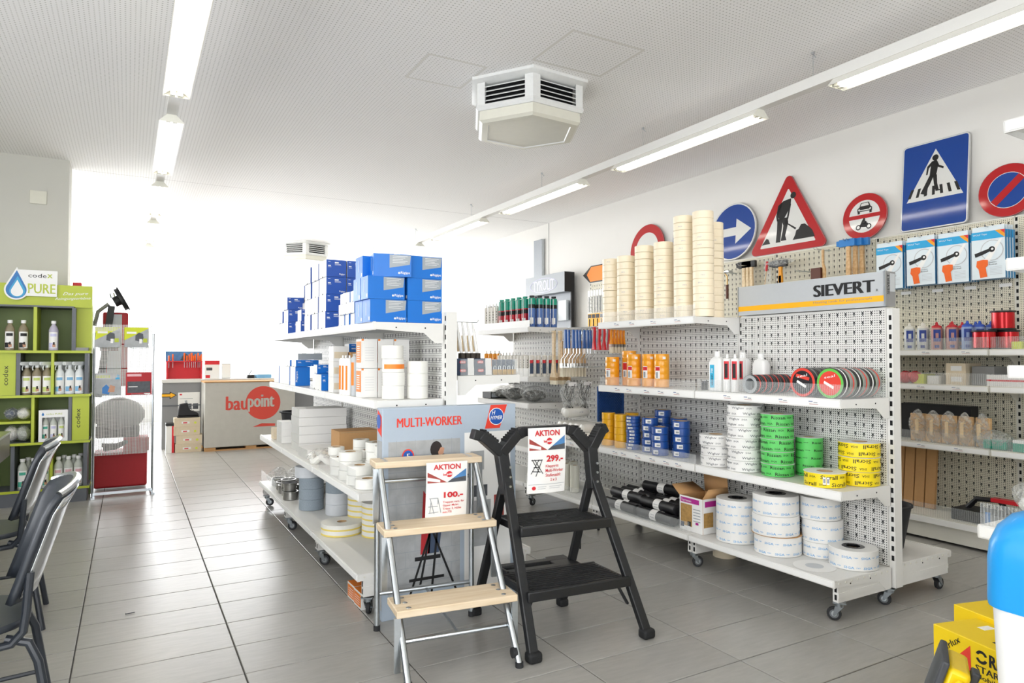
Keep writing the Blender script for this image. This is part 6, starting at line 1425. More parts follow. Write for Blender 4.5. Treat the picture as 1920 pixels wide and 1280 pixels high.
dc = MB().box(-.008, .008, -.03, .03, -.3, 0, 'clear_plastic').box(-.006, .006, -.022, .022, -.08, -.005, 'paper').cyl((0, 0, -.29), .006, .2, 'iron', 8); dcm = dc.mesh('drill_card')
dy = MB().box(-.008, .008, -.04, .04, -.22, 0, 'header_yellow').box(-.009, -.008, -.035, .035, -.06, -.01, 'ink').cyl((-.012, 0, -.2), .006, .13, 'iron', 8).mesh('drill_card')
for i in range(8): put(dcm if i < 6 else dy, 'drill_card', '%s drill bit card near the orange sign, %s from left' % ('clear' if i < 6 else 'yellow', ORD[i] if i < 6 else ORD[i - 6]), 'drill bits', (5.28, 7.30 - .06 * i, 2.17), (0, 0, 0), 'drill bit cards on the wall')
for i in range(4): put(dy, 'drill_card', 'yellow and black drill bit card in lower row, %s from left' % ORD[i], 'drill bits', (5.28, 7.28 - .085 * i, 1.86), (0, 0, 0), 'yellow drill bit cards in the lower row')
tag(MB().box(5.37, 5.419, 8.62, 8.86, 1.2, 3.06, 'steel', {'-x': 'display_grey'}).build('wall_duct', bev=.006), 'slim grey vertical cable duct on the far wall', 'duct')
# ------------------------------------------------------------------ green cleaning-products display
M('lime_green', '#b7c43a', .45, noise=.02); M('olive', '#6f8046', .55, noise=.03); M('frame_grey', '#63676d', .5); M('drop_blue', '#1d72b8', .4, noise=0); M('drop_teal', '#2f9fd0', .4, noise=0)
DX0, DX1, DY0, DY1 = -1.16, -.30, 7.25, 7.60
GDp = thing('product_display', 'lime green display stand for cleaning products by the partition', 'display stand', (-.72, 7.25, 0))
W = lambda m, n, p=GDp, **k: m.build(n, p, world=True, **k)
def px(x): return -.30 + (x - 172) * .003868
W(MB().box(DX0, DX1, DY1 - .02, DY1, .0, 1.75, 'olive'), 'back_panel')
W(MB().box(DX0 - .018, DX0 - .001, DY0, DY1, 0, 1.75, 'frame_grey'), 'end_panel')
W(MB().box(DX0, DX1, DY0 + .10, DY1 - .021, 1.745, 1.945, 'lime_green'), 'header_board')
W(MB().box(px(137), DX1, DY0 + .12, DY1 - .021, 1.345, 1.745, 'lime_green'), 'side_board')
W(MB().box(DX0, DX1 - .02, DY0, DY1 - .021, .0, .115, 'frame_grey'), 'plinth')
for i, z in enumerate((.115, .525, .94, 1.33)): W(MB().box(DX0, DX1, DY0 - .005, DY1 - .021, z, z + .022, 'lime_green', {'+z': 'frame_grey'}), 'shelf')
W(MB().box(DX0, px(137), DY0 + .02, DY1 - .021, 1.735, 1.75, 'frame_grey'), 'top_rail')
for (x, z0_, z1, w, mm) in ((137, 1.352, 1.735, .03, 'frame_grey'), (63, 1.352, 1.735, .025, 'lime_green'), (33, .962, 1.33, .03, 'frame_grey'), (97, .962, 1.33, .022, 'lime_green'), (163, .962, 1.33, .028, 'frame_grey'), (61, .547, .94, .022, 'lime_green'), (132, .547, .94, .025, 'frame_grey'), (97, .137, .525, .022, 'lime_green'), (25, .137, .525, .028, 'frame_grey'), (163, .137, .525, .03, 'frame_grey')):
    W(MB().box(px(x) - w / 2, px(x) + w / 2, DY0 + .012, DY1 - .021, z0_, z1, mm), 'divider')
W(MB().box(px(136), DX1 - .01, DY0 + .02, DY0 + .05, .547, .94, 'lime_green'), 'side_board'); W(MB().box(DX0, px(28), DY0 + .03, DY0 + .06, .962, 1.33, 'lime_green'), 'side_board'); W(MB().box(DX0, px(57), DY0 + .01, DY1 - .021, .715, .735, 'lime_green'), 'inner_shelf')
W(MB().text('codex', (px(152), DY0 + .0185, .66), (0, 0, 1), (-1, 0, 0), .17, .036, 'ink'), 'lettering')
tx = MB().text('codex', (px(14), DY0 + .0285, 1.05), (0, 0, 1), (-1, 0, 0), .17, .036, 'ink')
W(tx, 'lettering'); tx = MB()
tx.text('Das pure', (px(112), DY0 + .0985, 1.845), (1, 0, .06), (0, 0, 1), .19, .035, 'white', skew=.5).text('Reinigungserlebnis', (px(97), DY0 + .0985, 1.80), (1, 0, .06), (0, 0, 1), .27, .03, 'white', skew=.5)
W(tx, 'lettering')
cs = thing('logo_board', 'white logo board with a blue drop on top of green display', 'sign', (px(60), 7.335, 1.80))
W(MB().box(px(27), px(102), 7.325, 7.345, 1.835, 2.065, 'white'), 'board', cs)
def drop(cx, cz, s_, y, mat, m):
    pts = [(cx + s_ * .5 * math.cos(a), cz + s_ * .5 * math.sin(a)) for a in [-PI - .35 + (PI + .7) * i / 18 for i in range(19)]] + [(cx + .02 * s_, cz + s_ * 1.15)]
    return m.add([(x, y, z) for x, z in pts], [tuple(range(len(pts)))], mat)
m = MB(); drop(px(25), 1.885, .175, 7.3235, 'white', m); drop(px(25), 1.885, .15, 7.3225, 'drop_blue', m); drop(px(27), 1.875, .115, 7.3215, 'drop_teal', m); drop(px(26.5), 1.872, .088, 7.3205, 'white', m); W(m, 'drop_emblem', cs)
m = MB().text('code', (px(47), 7.324, 2.0), (1, 0, 0), (0, 0, 1), .135, .035, 'ink', .0).text('x', (px(83), 7.324, 2.0), (1, 0, 0), (0, 0, 1), .04, .035, 'lime_green', .02); W(m, 'lettering', cs); m = MB().text('PURE', (px(47), 7.324, 1.86), (1, 0, 0), (0, 0, 1), .20, .085, 'lime_green', .02); W(m, 'lettering', cs)
put(MB().box(-.035, .035, -.04, .04, 0, .03, 'trousers_red').box(-.033, .033, -.038, .038, .03, .036, 'red').mesh('box'), 'small_red_box', 'small red box lying on top of the green display', 'box', (px(140), 7.46, 1.9455))
put(MB().box(-.055, .055, -.05, .05, 0, .028, 'header_dark').mesh('tile'), 'sample_tile', 'grey stone sample lying at right end of green shelf', 'sample', (px(152), 7.32, 1.3525))
M('liquid_brown', '#8b8068', .35); M('liquid_lilac', '#b9b4c6', .35); M('liquid_clear', '#c3c7bd', .3); M('spray_white', '#e4e8e8', .4); M('lab_pink', '#e8b9bf', .5); M('lab_green', '#4fb39a', .5); M('lab_blue', '#7fb6dc', .5); M('lab_lime', '#c9d77c', .5)
VA = -PI / 2                      # towards the customer
def bottle(fill, lab, spray):
    VA = -PI / 2 - (.85 if spray else 0)
    r = .037; h = .228
    m = MB().rev([(0, 0), (r - .003, 0), (r, .004), (r, h * .8), (r * .8, h * .9), (.016, h), (.016, h + .01)], fill, 20)
    m.cpatch(r + .0006, VA - .95, VA + .95, .02, h * .72, 'paper', 8).cpatch(r + .001, VA - .9, VA + .2, .025, h * .3, lab, 6).cpatch(r + .001, VA - .6, VA + .7, h * .55, h * .66, lab, 6).cpatch(r + .0013, VA - .1, VA + .5, .03, h * .25, 'photo_skin', 4).cpatch(r + .0014, VA + .0, VA + .35, h * .22, h * .33, 'hair', 3)
    if spray:
        m.cyl((0, 0, h + .01), .018, .022, 'spray_white', 14).box(-.062, .03, -.012, .012, h + .03, h + .062, 'spray_white').tube([(-.035, 0, h + .035), (-.045, 0, h + .005), (-.04, 0, h - .012)], .005, 'spray_white', 6).box(-.072, -.062, -.009, .009, h + .037, h + .055, 'spray_white')
    else: m.cyl((0, 0, h + .01), .02, .028, 'plastic_white', 16, bev=.003)
    return m.mesh('bottle')
def bset(me, name, z, pts, fmt, group):
    for i, (x, y) in enumerate(pts): put(me, name, fmt % ORD[i], 'bottle', (px(x), 7.25 + y, z), (0, 0, (.85 if name == 'spray_bottle' else 0) + random.uniform(-.1, .1)), group)
bset(bottle('liquid_brown', 'ink', False), 'cleaner_bottle', 1.3525, ((15, .07), (40, .07)), 'brown cleaner bottle with white cap on upper shelf, %s from left', 'bottles on the upper green shelf')
bset(bottle('liquid_lilac', 'lilac', False), 'cleaner_bottle', 1.3525, ((97, .07),), 'single lilac-labelled cleaner bottle on upper shelf, %s and only', 'bottles on the upper green shelf')
bset(bottle('liquid_brown', 'lab_lime', True), 'spray_bottle', .9625, ((47, .07), (66.5, .07), (86, .07), (52, .20), (72, .20), (86, .28)), 'lime-labelled white spray bottle, %s from left', 'lime-labelled spray bottles')
bset(bottle('spray_white', 'lab_blue', True), 'spray_bottle', .9625, ((110, .07), (129.5, .07), (149, .07), (115, .20), (135, .20), (150, .28)), 'blue-labelled white spray bottle, %s from left', 'blue-labelled spray bottles')
bset(bottle('liquid_clear', 'lab_green', False), 'cleaner_bottle', .1375, ((42, .07), (63, .07), (84, .07), (50, .17), (76, .17)), 'green-labelled bottle on the lowest green shelf, %s from left', 'green-labelled bottles on the lowest shelf')
bset(bottle('liquid_clear', 'lab_pink', False), 'cleaner_bottle', .1375, ((110, .07), (129.5, .07), (149, .07), (119, .17), (139, .17), (151, .25)), 'pink-labelled bottle on the lowest green shelf, %s from left', 'pink-labelled bottles on the lowest shelf')
gx = thing('gift_box', 'white boxed set of three bottles in middle of green display', 'box set', (px(99), 7.27, .5475))
fx0, fx1 = px(72), px(128); m = MB()
for q in ((fx0, fx1, .5475, .575), (fx0, fx1, .76, .825), (fx0, fx0 + .025, .575, .76), (fx1 - .025, fx1, .575, .76)): m.box(q[0], q[1], 7.27, 7.272, q[2], q[3], 'white')
m.box(fx0, fx1, 7.36, 7.37, .5475, .825, 'white').box(fx0, fx0 + .003, 7.272, 7.36, .5475, .825, 'white').box(fx1 - .003, fx1, 7.272, 7.36, .5475, .825, 'white').box(fx0, fx1, 7.272, 7.36, .5475, .55, 'white').box(fx0, fx1, 7.272, 7.36, .822, .825, 'white'); W(m, 'box', gx)
drop(px(80), .785, .018, 7.2693, 'drop_blue', pmb := MB()); pmb.text('codex PURE', (px(86), 7.2693, .783), (1, 0, 0), (0, 0, 1), .12, .014, 'lime_green'); W(pmb, 'print', gx)
for i, lab in enumerate(('lab_green', 'lilac', 'lab_lime')):
    o = bpy.data.objects.new('inner_bottle', bottle('liquid_clear', lab, False)); COL.objects.link(o); o.parent = gx; o.location = (px(84) + .06 * i - gx.location.x, .045, .004); o.scale = (.72, .72, .85)
for i, (x, z) in enumerate(((20, .736), (42, .736), (20, .5475), (42, .5475))):
    t = thing('cloth_pack', 'clear pack of %s, %s at left of green display' % (('dark cloths', 'white cloths', 'pale scrub pads', 'clear nozzles')[i], ('upper', 'upper', 'lower', 'lower')[i]), 'pack', (px(x), 7.36, z)); hh = .06 if i < 2 else .075
    lumpy(MB(), (0, 0, hh), .05, .08, hh * .8, ('jean', 'cotton', 'cotton', 'liquid_clear')[i], 140 + i, 16, 8, .1).build('contents', t); lumpy(MB(), (0, 0, hh * 1.02), .057, .09, hh * .93, 'bag_plastic', 150 + i, 18, 10, .1).build('bag', t)

# ------------------------------------------------------------------ brochure rack and the machine behind it
def perf_material():
    m = bpy.data.materials.new('perforated_steel'); m.use_nodes = True; nt = m.node_tree; L = nt.links; out = nt.nodes['Material Output']; b = nt.nodes['Principled BSDF']
    b.inputs['Base Color'].default_value = lin('#b4b2ad'); b.inputs['Metallic'].default_value = .6; b.inputs['Roughness'].default_value = .4
    tc = nt.nodes.new('ShaderNodeTexCoord'); sp = nt.nodes.new('ShaderNodeSeparateXYZ'); L.new(tc.outputs['Object'], sp.inputs[0])
    u = math_node(nt, 'FRACT', math_node(nt, 'DIVIDE', sp.outputs[0], .0125)); v = math_node(nt, 'FRACT', math_node(nt, 'DIVIDE', sp.outputs[2], .0125))
    hole = math_node(nt, 'MULTIPLY', math_node(nt, 'GREATER_THAN', u, .40), math_node(nt, 'GREATER_THAN', v, .22))
    tr = nt.nodes.new('ShaderNodeBsdfTransparent'); mx = nt.nodes.new('ShaderNodeMixShader'); L.new(hole, mx.inputs[0]); L.new(b.outputs[0], mx.inputs[1]); L.new(tr.outputs[0], mx.inputs[2]); L.new(mx.outputs[0], out.inputs[0]); MATS['perforated_steel'] = m
perf_material()
RK = thing('brochure_rack', 'perforated steel brochure rack standing beside green display', 'rack', (-.04, 7.38, 0), math.radians(3))
for x in (-.24, .245): MB().tube([(x, 0, 0), (x, 0, 1.52)], .011, 'steel', 10).build('post', RK); MB().box(x - .015, x + .015, -.12, .12, 0, .018, 'steel').build('foot', RK)
MB().box(-.24, .245, -.012, .012, .02, .045, 'steel').build('base_bar', RK)
for z0_, z1 in ((1.19, 1.41), (1.42, 1.60), (.90, 1.18), (.38, .89)): MB().box(-.235, .24, -.001, .001, z0_, z1, 'perforated_steel').build('perforated_panel', RK)
for x in (-.13, .12):
    for z in (1.40, .965): MB().tube([(x - .09, -.004, z - .01), (x - .05, -.035, z - .022), (x + .05, -.035, z - .022), (x + .09, -.004, z - .01)], .0025, 'steel', 6).build('wire_pocket', RK)
def brochure(label, x, z, w, h, base_, parts):
    t = thing('brochure', label, 'brochure', (-.04 + x, 7.36, z), math.radians(3)); t.rotation_euler = (math.radians(-6), 0, math.radians(3))
    MB().box(-w / 2, w / 2, -.004, .0, 0, h, base_).build('booklet', t)
    for k, (pts, mm) in enumerate(parts): MB().add([(-w / 2 + u * w, -.0045 - .0003 * k, v * h) for u, v in pts], [tuple(range(len(pts)))], mm).build('cover_patch', t)
M('lime_bright', '#cfd81a', .45, noise=.01)
lp = [([(0, 0), (1, 0), (1, .95), (.0, .35)], 'photo_grey'), ([(.45, .35), (.6, .3), (.8, .42), (.78, .68), (.6, .75), (.46, .6)], 'photo_dark'), ([(.62, .2), (.72, .2), (.74, .42), (.62, .42)], 'paper'), ([(.78, .25), (.95, .25), (.95, .45), (.78, .45)], 'lime_green'), ([(.1, .68), (.5, .68), (.5, .78), (.1, .78)], 'paper')]
brochure('lime and grey brochure at top left of the steel rack', -.135, 1.385, .20, .19, 'lime_bright', lp); brochure('lime and grey brochure at top right of the steel rack', .10, 1.385, .20, .19, 'lime_bright', lp)
brochure('white brochure with blue drop on the steel rack', -.13, .935, .215, .21, 'photo_grey', [([(.05, .8), (.6, .8), (.6, .9), (.05, .9)], 'lime_green'), ([(.3, .1), (.55, .05), (.62, .3), (.45, .5), (.3, .35)], 'drop_blue'), ([(.5, .15), (.75, .15), (.78, .4), (.6, .48)], 'photo_skin'), ([(.78, .72), (.95, .72), (.95, .92), (.85, .95)], 'drop_teal')])
brochure('red magazine on the steel rack', .125, .935, .215, .215, 'trousers_red', [([(.06, .1), (.95, .1), (.95, .6), (.06, .6)], 'photo_dark'), ([(.05, .82), (.6, .82), (.6, .93), (.05, .93)], 'lab_pink'), ([(.1, .35), (.45, .35), (.45, .38), (.1, .38)], 'paper'), ([(.7, .02), (.95, .02), (.95, .08), (.7, .08)], 'paper')])
MC = thing('wall_sander_set', 'red and black drywall sander set behind the brochure rack', 'machine', (-.10, 7.86, 0))
MB().box(-.19, .27, -.15, .2, .02, .36, 'trousers_red').build('red_base', MC, bev=.02); MB().box(.06, .28, -.17, .1, .36, .50, 'trousers_red').build('red_toolbox', MC, bev=.01)
lumpy(MB(), (.02, .02, .72), .23, .2, .17, 'header_dark', 160, 22, 12, .04).build('vacuum_drum', MC); MB().box(-.18, .2, -.1, .2, .5, .62, 'black').build('motor_frame', MC, bev=.02)
MB().tube([(-.1, -.16, .40), (.0, -.2, .42), (.08, -.17, .46), (.0, -.14, .43), (-.12, -.15, .44)], .022, 'black', 8).build('hose_loop', MC)
MB().box(-.13, .09, .0, .12, 1.0, 1.74, 'trousers_red').build('tool_case', MC, bev=.015); MB().box(-.09, .035, -.008, .0, 1.05, 1.72, 'header_grey').build('case_panel', MC)
MB().bar((-.16, -.04, .9), (-.055, -.04, 1.80), .06, .04, 'black', up=(0, 1, 0)).build('sander_arm', MC)
hd2 = MB().cyl((0, 0, 0), .115, .03, 'black', 26, bev=.004).cyl((0, 0, .03), .125, .012, 'rubber_black', 26).cyl((0, 0, -.05), .05, .05, 'black', 16).build('sanding_head', MC); hd2.location = (.01, -.05, 1.86); hd2.rotation_euler = (0, math.radians(62), 0)
MB().tube([(-.06, -.05, 1.88), (-.07, -.06, 1.92), (-.04, -.06, 1.93), (-.02, -.06, 1.85), (.0, -.06, 1.8)], .006, 'chrome', 8).build('bracket_ring', MC)
MB().tube([(-.2, -.03, 1.6), (-.17, -.04, 1.74), (-.08, -.04, 1.82)], .018, 'header_dark', 8).build('hose', MC)
for i, z in enumerate((1.40, 1.14)): put(MB().box(-.075, .075, -.02, .02, 0, .05 + .03 * i, 'handle_brown').mesh('pack'), 'brown_pack', 'brown pack seen through the steel rack, %s one' % ('upper', 'lower')[i], 'pack', (-.16, 7.42, z - (.05 if i == 0 else .08)))

# ------------------------------------------------------------------ rear counter, crate and bits around them
M('counter_grey', '#8d8e90', .5, noise=.02); M('wrap_film', '#c3c1b9', .3, noise=.08, scale=12, bump=.3, coat=.3); M('logo_red', '#dc4c3e', .5, noise=.02)
CT = thing('service_counter', 'grey service counter with white top at the far end', 'counter', (1.9, 10.68, 0))
MB().box(.41, 3.4, 10.70, 11.25, .0, .93, 'counter_grey').build('body', CT, world=True); MB().box(.40, 3.42, 10.68, 11.28, .93, .975, 'white_paint').build('worktop', CT, world=True); MB().box(.41, .9, 10.69, 10.7, .60, .615, 'frame_grey').build('trim_strip', CT, world=True)
m = MB(); m.add([(.405 + x, 10.698, .745 + z) for x, z in ((.0, -.018), (.10, -.018), (.10, -.045), (.19, .01), (.10, .06), (.10, .035), (0, .035))], [tuple(range(7))], 'ink'); m.add([(.405 + x, 10.697, .745 + z) for x, z in ((.0, -.008), (.11, -.008), (.11, -.028), (.175, .01), (.11, .045), (.11, .025), (0, .025))], [tuple(range(7))], 'header_yellow'); tag(m.build('arrow_sticker'), 'yellow arrow sticker on the far counter front', 'sticker')
nb = thing('notice_sheet', 'white notice sheet with three small photos on far counter', 'notice', (.75, 10.696, .42)); MB().box(-.14, .14, -.002, .0, .10, .37, 'paper').build('sheet', nb); m = MB()
for k in range(3): m.add([(-.12 + .085 * k, -.003, .13), (-.05 + .085 * k, -.003, .13), (-.05 + .085 * k, -.003, .21), (-.12 + .085 * k, -.003, .21)], [(0, 1, 2, 3)], 'photo_dark')
m.add([(-.12, -.003, .28), (.05, -.003, .28), (.05, -.003, .285), (-.12, -.003, .285)], [(0, 1, 2, 3)], 'grey_print'); m.add([(-.12, -.003, .33), (-.09, -.003, .33), (-.09, -.003, .35), (-.12, -.003, .35)], [(0, 1, 2, 3)], 'red'); m.build('print', nb)
sd_ = thing('screwdriver_display', 'red screwdriver display stand on the far counter', 'display', (.70, 10.9, .9755)); MB().box(-.24, .24, -.02, .10, .245, .26, 'red').build('top_shelf', sd_)
for x in (-.235, .215): MB().box(x, x + .02, -.02, .1, 0, .245, 'red').build('side_panel', sd_)
MB().box(-.215, .215, .08, .095, .0, .25, 'red').build('back_panel', sd_); MB().box(-.24, .24, .09, .1, .26, .40, 'photo_blue').build('poster', sd_); MB().add([(-.05, .088, .27), (.08, .088, .27), (.06, .088, .33), (.02, .088, .37), (-.02, .088, .33)], [(0, 1, 2, 3, 4)], 'photo_dark').build('poster_print', sd_)
for i, x in enumerate((-.2, -.15, .0, .035, .065, .095, .12, .145, .18, .205, .225)): put(MB().cyl((0, 0, .0), .011 if i not in (5, 6) else .015, .075 + .02 * (i % 3), 'tape_orange', 10, bev=.003).cyl((0, 0, -.10), .003, .10, 'steel', 6).mesh('screwdriver'), 'screwdriver', 'orange-handled screwdriver in the red stand, %s from left' % ORD[i], 'screwdriver', (.70 + x, 10.92, 1.237), (0, 0, 0), 'screwdrivers in the red stand')
bxm = thing('tool_box', 'white and red tool carton on the far counter', 'box', (1.07, 10.9, .9755)); MB().box(-.1, .1, -.02, .08, 0, .265, 'white').build('box', bxm); MB().box(-.1, .1, -.0208, -.02, .205, .265, 'red').build('top_band', bxm); MB().box(-.09, -.03, -.0208, -.02, .01, .05, 'red').build('red_patch', bxm); MB().box(-.08, .0, -.0208, -.02, .12, .16, 'photo_dark').build('tool_picture', bxm)
put(MB().box(-.06, .06, -.02, .06, 0, .22, 'header_grey').box(-.055, .055, -.021, -.02, .01, .21, 'white').mesh('greybox'), 'grey_box', 'pale grey box right of the white and red carton', 'box', (1.26, 10.9, .9755))
put(MB().box(-.11, .11, -.07, .07, 0, .05, 'lab_blue').box(-.1, .1, -.065, .065, .05, .056, 'paper').mesh('folders'), 'folder_pile', 'pale blue folder pile on the far counter', 'folders', (1.78, 10.92, .9755), (0, 0, .2))
put(MB().box(-.05, .05, -.06, .06, 0, .045, 'black').tube([(-.02, 0, .045), (.02, 0, .12)], .006, 'black', 6).mesh('stapler'), 'desk_stamp', 'small black desk tool beside the blue folders', 'desk tool', (1.6, 10.9, .9755))
CRT = thing('wrapped_crate', 'film-wrapped pallet crate with round red logo', 'crate', (1.5, 10.15, 0)); MB().box(.905, 2.105, 10.15, 10.66, .05, .94, 'wrap_film').build('crate', CRT, world=True, bev=.008); MB().box(.90, 2.11, 10.145, 10.662, .94, .955, 'card').build('lid', CRT, world=True)
for y in (10.16, 10.56): MB().box(.91, 2.10, y, y + .09, 0, .018, 'card').build('pallet_runner', CRT, world=True)
for x in (.91, 1.44, 1.96): MB().box(x, x + .14, 10.16, 10.64, .018, .05, 'card').build('pallet_block', CRT, world=True)
m = MB(); cx, cz, R_ = 1.665, .645, .235; yy = 10.1482
m.add([(cx + R_ * math.cos(a), yy, cz + R_ * math.sin(a)) for a in [i * PI / 20 for i in range(40)]], [tuple(range(40))], 'logo_red'); m.add([(1.53, yy, .31), (1.65, yy, .355), (1.83, yy, .345), (1.83, yy, .31)], [(0, 1, 2, 3)], 'logo_red')
m.text('bau', (1.18, yy - .001, .555), (1, 0, 0), (0, 0, 1), .275, .19, 'logo_red', .035); m.text('point', (1.465, yy - .0014, .525), (1, 0, 0), (0, 0, 1), .345, .235, 'wrap_film', .03); m.build('logo', CRT, world=True, label='round red logo with pale lettering')
sbm = MB().box(-.16, .16, -.1, .1, 0, .115, 'card_light').box(-.161, .161, -.101, .101, .085, .1155, 'card_light').box(-.07, .03, -.1018, -.101, .04, .07, 'paper').add([(-.05, -.1023, .045), (.0, -.1023, .045), (.0, -.1023, .06), (-.05, -.1023, .06)], [(0, 1, 2, 3)], 'red').add([(.10 + .016 * math.cos(a), -.1012, .05 + .016 * math.sin(a)) for a in [i * PI / 6 for i in range(12)]], [tuple(range(12))], 'lime').mesh('shoe_box')
for i in range(4): put(sbm, 'shoe_box', 'beige shoe box stacked before the far counter, %s' % nth(i, 4), 'shoe box', (.715 + (.0, .015, -.02, -.015)[i], 10.33, .1162 * i), (0, 0, (.02, -.06, .03, -.01)[i]), 'shoe boxes before the far counter')
bt = thing('work_boot', 'black work boot standing on the shoe boxes', 'boot', (.70, 10.33, .4655))
MB().prism([(-.12, .0), (.15, .0), (.155, .018), (-.125, .018)], 1, -.045, .045, 'rubber_black').build('sole', bt, bev=.006)
MB().prism([(-.115, .018), (.148, .018), (.145, .05), (.11, .075), (.05, .095), (.02, .13), (.01, .20), (-.095, .185), (-.11, .10)], 1, -.04, .04, 'black').build('upper', bt, bev=.018); MB().prism([(-.005, .12), (.012, .125), (.0, .235), (-.03, .23)], 1, -.025, .025, 'photo_grey').build('tongue', bt)
lc_ = MB()
for k in range(4): lc_.tube([(.075 - .018 * k, -.03, .085 + .022 * k), (.085 - .018 * k, .0, .095 + .022 * k), (.075 - .018 * k, .03, .085 + .022 * k)], .003, 'rubber_grey', 5)
lc_.build('laces', bt)
tb = thing('waste_bin', 'slim white and red waste bin beside the shoe boxes', 'bin', (.495, 10.35, 0)); MB().box(-.05, .05, -.08, .08, 0, .36, 'white', {'+x': 'red'}).box(.02, .0503, -.0805, -.08, 0, .36, 'red').build('body', tb); MB().box(-.055, .055, -.085, .085, .36, .40, 'black').build('liner', tb, bev=.01)
# ------------------------------------------------------------------ left foreground: chairs and counter
M('chair_dark', '#2f343b', .35, noise=.03); M('counter_top', '#6f6b6a', .3, noise=.06); M('counter_dark', '#1d1c1f', .35)
BC = thing('bar_counter', 'dark counter with thick grey top edge at left frame edge', 'counter', (-1.2, 4.2, 0))
MB().box(-1.6, -.85, 2.2, 6.15, .0, .575, 'counter_dark').build('body', BC, world=True); MB().box(-1.62, -.755, 2.18, 6.17, .575, .735, 'counter_top').build('fascia', BC, world=True); MB().box(-1.63, -.75, 2.17, 6.18, .735, .752, 'steel').build('edge_trim', BC, world=True)
def chair(label, x, y, rz):
    t = thing('cafe_chair', label, 'chair', (x, y, 0), rz, 'dark chairs at the left counter')
    # local: sits facing -x, backrest at x = 0
    def sh(u, v, off=0.0):
        a = (u - .5) * 2.2; R_ = .20
        hh = v
        px_ = -.055 + .11 * hh + (R_ + off) * (math.cos(a) - 1) * .55 + off
        zz = .53 + hh * (.325 + .03 * math.cos((u - .5) * PI))
        if v > .85: px_ += (v - .85) * .12
        return (px_, math.sin(a) * R_ * .98, zz)
    m = MB().grid(lambda u, v: sh(u, v), 16, 10, 'chair_dark'); o = m.build('backrest', t); sm = o.modifiers.new('t', 'SOLIDIFY'); sm.thickness = .02; sm.offset = 0
    e = MB().grid(lambda u, v: sh(.06 + .88 * u, .04 + .9 * v, .014), 14, 6, 'chrome'); e2 = e.build('chrome_back_shell', t); sm = e2.modifiers.new('t', 'SOLIDIFY'); sm.thickness = .006; sm.offset = 1
    MB().tube([sh(u / 14, 1.0) for u in range(15)], .012, 'steel', 8).build('top_rim', t)
    st = MB(); n = 24
    out = [((-.25 + .2 * math.copysign(abs(math.cos(a)) ** .7, math.cos(a))), .20 * math.copysign(abs(math.sin(a)) ** .7, math.sin(a))) for a in [2 * PI * i / n for i in range(n)]]
    st.prism(out, 2, .445, .468, 'chair_dark'); st.build('seat', t, bev=.008)
    MB().rev([(.17, .0), (.185, .004), (.17, .008)], 'steel', 20, (-.25, 0, .436)).build('seat_ring', t)
    for s_ in (-1, 1):
        MB().tube([(-.06, s_ * .165, .62), (-.068, s_ * .17, .50), (-.075, s_ * .17, .44), (-.105, s_ * .165, .405), (-.16, s_ * .16, .40), (-.33, s_ * .15, .41)], .013, 'chair_dark', 10).build('back_tube', t)
        MB().tube([(-.12, s_ * .15, .42), (-.06, s_ * .165, .40), (-.035, s_ * .175, .34), (.02, s_ * .20, .0)], .0135, 'chair_dark', 10).build('leg', t)
        MB().tube([(-.34, s_ * .15, .42), (-.40, s_ * .165, .39), (-.42, s_ * .17, .33), (-.44, s_ * .19, .0)], .0135, 'chair_dark', 10).build('leg', t)
        MB().tube([(-.005, s_ * .19, .17), (-.43, s_ * .182, .17)], .008, 'chair_dark', 8).build('stretcher', t)
    return t
chair('dark metal cafe chair nearest the camera at left edge', -.225, 2.80, .12)
chair('dark metal cafe chair farther back at the left counter', -.375, 4.14, .05)

# ------------------------------------------------------------------ right foreground: bin, yellow cartons, work lamp
M('bin_white', '#f1f1ef', .4, noise=.01); M('bin_blue', '#1d9be6', .35, noise=.01, coat=.15); M('carton_yellow', '#f7d413', .45, noise=.02); M('lamp_yellow', '#f2cd0c', .35); M('lamp_grey', '#3c3e42', .5)
BN = thing('collection_bin', 'white bin with rounded blue lid in the right foreground', 'bin', (2.20, .745, 0))
def slab(w, d, r, z): return [(x, y, z) for x, y in rrect(w, d, r, 6)]
def loft(m, secs, mat, capb=True, capt=True):
    o = len(m.v); n = len(secs[0])
    for s2 in secs: m.v += s2
    for j in range(len(secs) - 1):
        for i in range(n): k = (i + 1) % n; m.f.append((o + j * n + i, o + j * n + k, o + (j + 1) * n + k, o + (j + 1) * n + i)); m.m.append(m.mi(mat))
    if capb: m.f.append(tuple(o + i for i in reversed(range(n)))); m.m.append(m.mi(mat))
    if capt: m.f.append(tuple(o + (len(secs) - 1) * n + i for i in range(n))); m.m.append(m.mi(mat))
    return m
loft(MB(), [slab(.40, .40, .05, 0), slab(.445, .445, .055, .655)], 'bin_white').build('body', BN)
loft(MB(), [slab(.462, .462, .06, .645), slab(.465, .465, .06, .66), slab(.464, .464, .062, .77), slab(.458, .458, .065, .81), slab(.435, .435, .07, .85), slab(.39, .39, .075, .88), slab(.31, .31, .075, .897), slab(.24, .24, .07, .90)], 'bin_blue').build('lid', BN)
loft(MB(), [slab(.20, .20, .05, .898), slab(.21, .21, .05, .905), slab(.2, .2, .05, .91)], 'drop_blue').build('flap', BN)
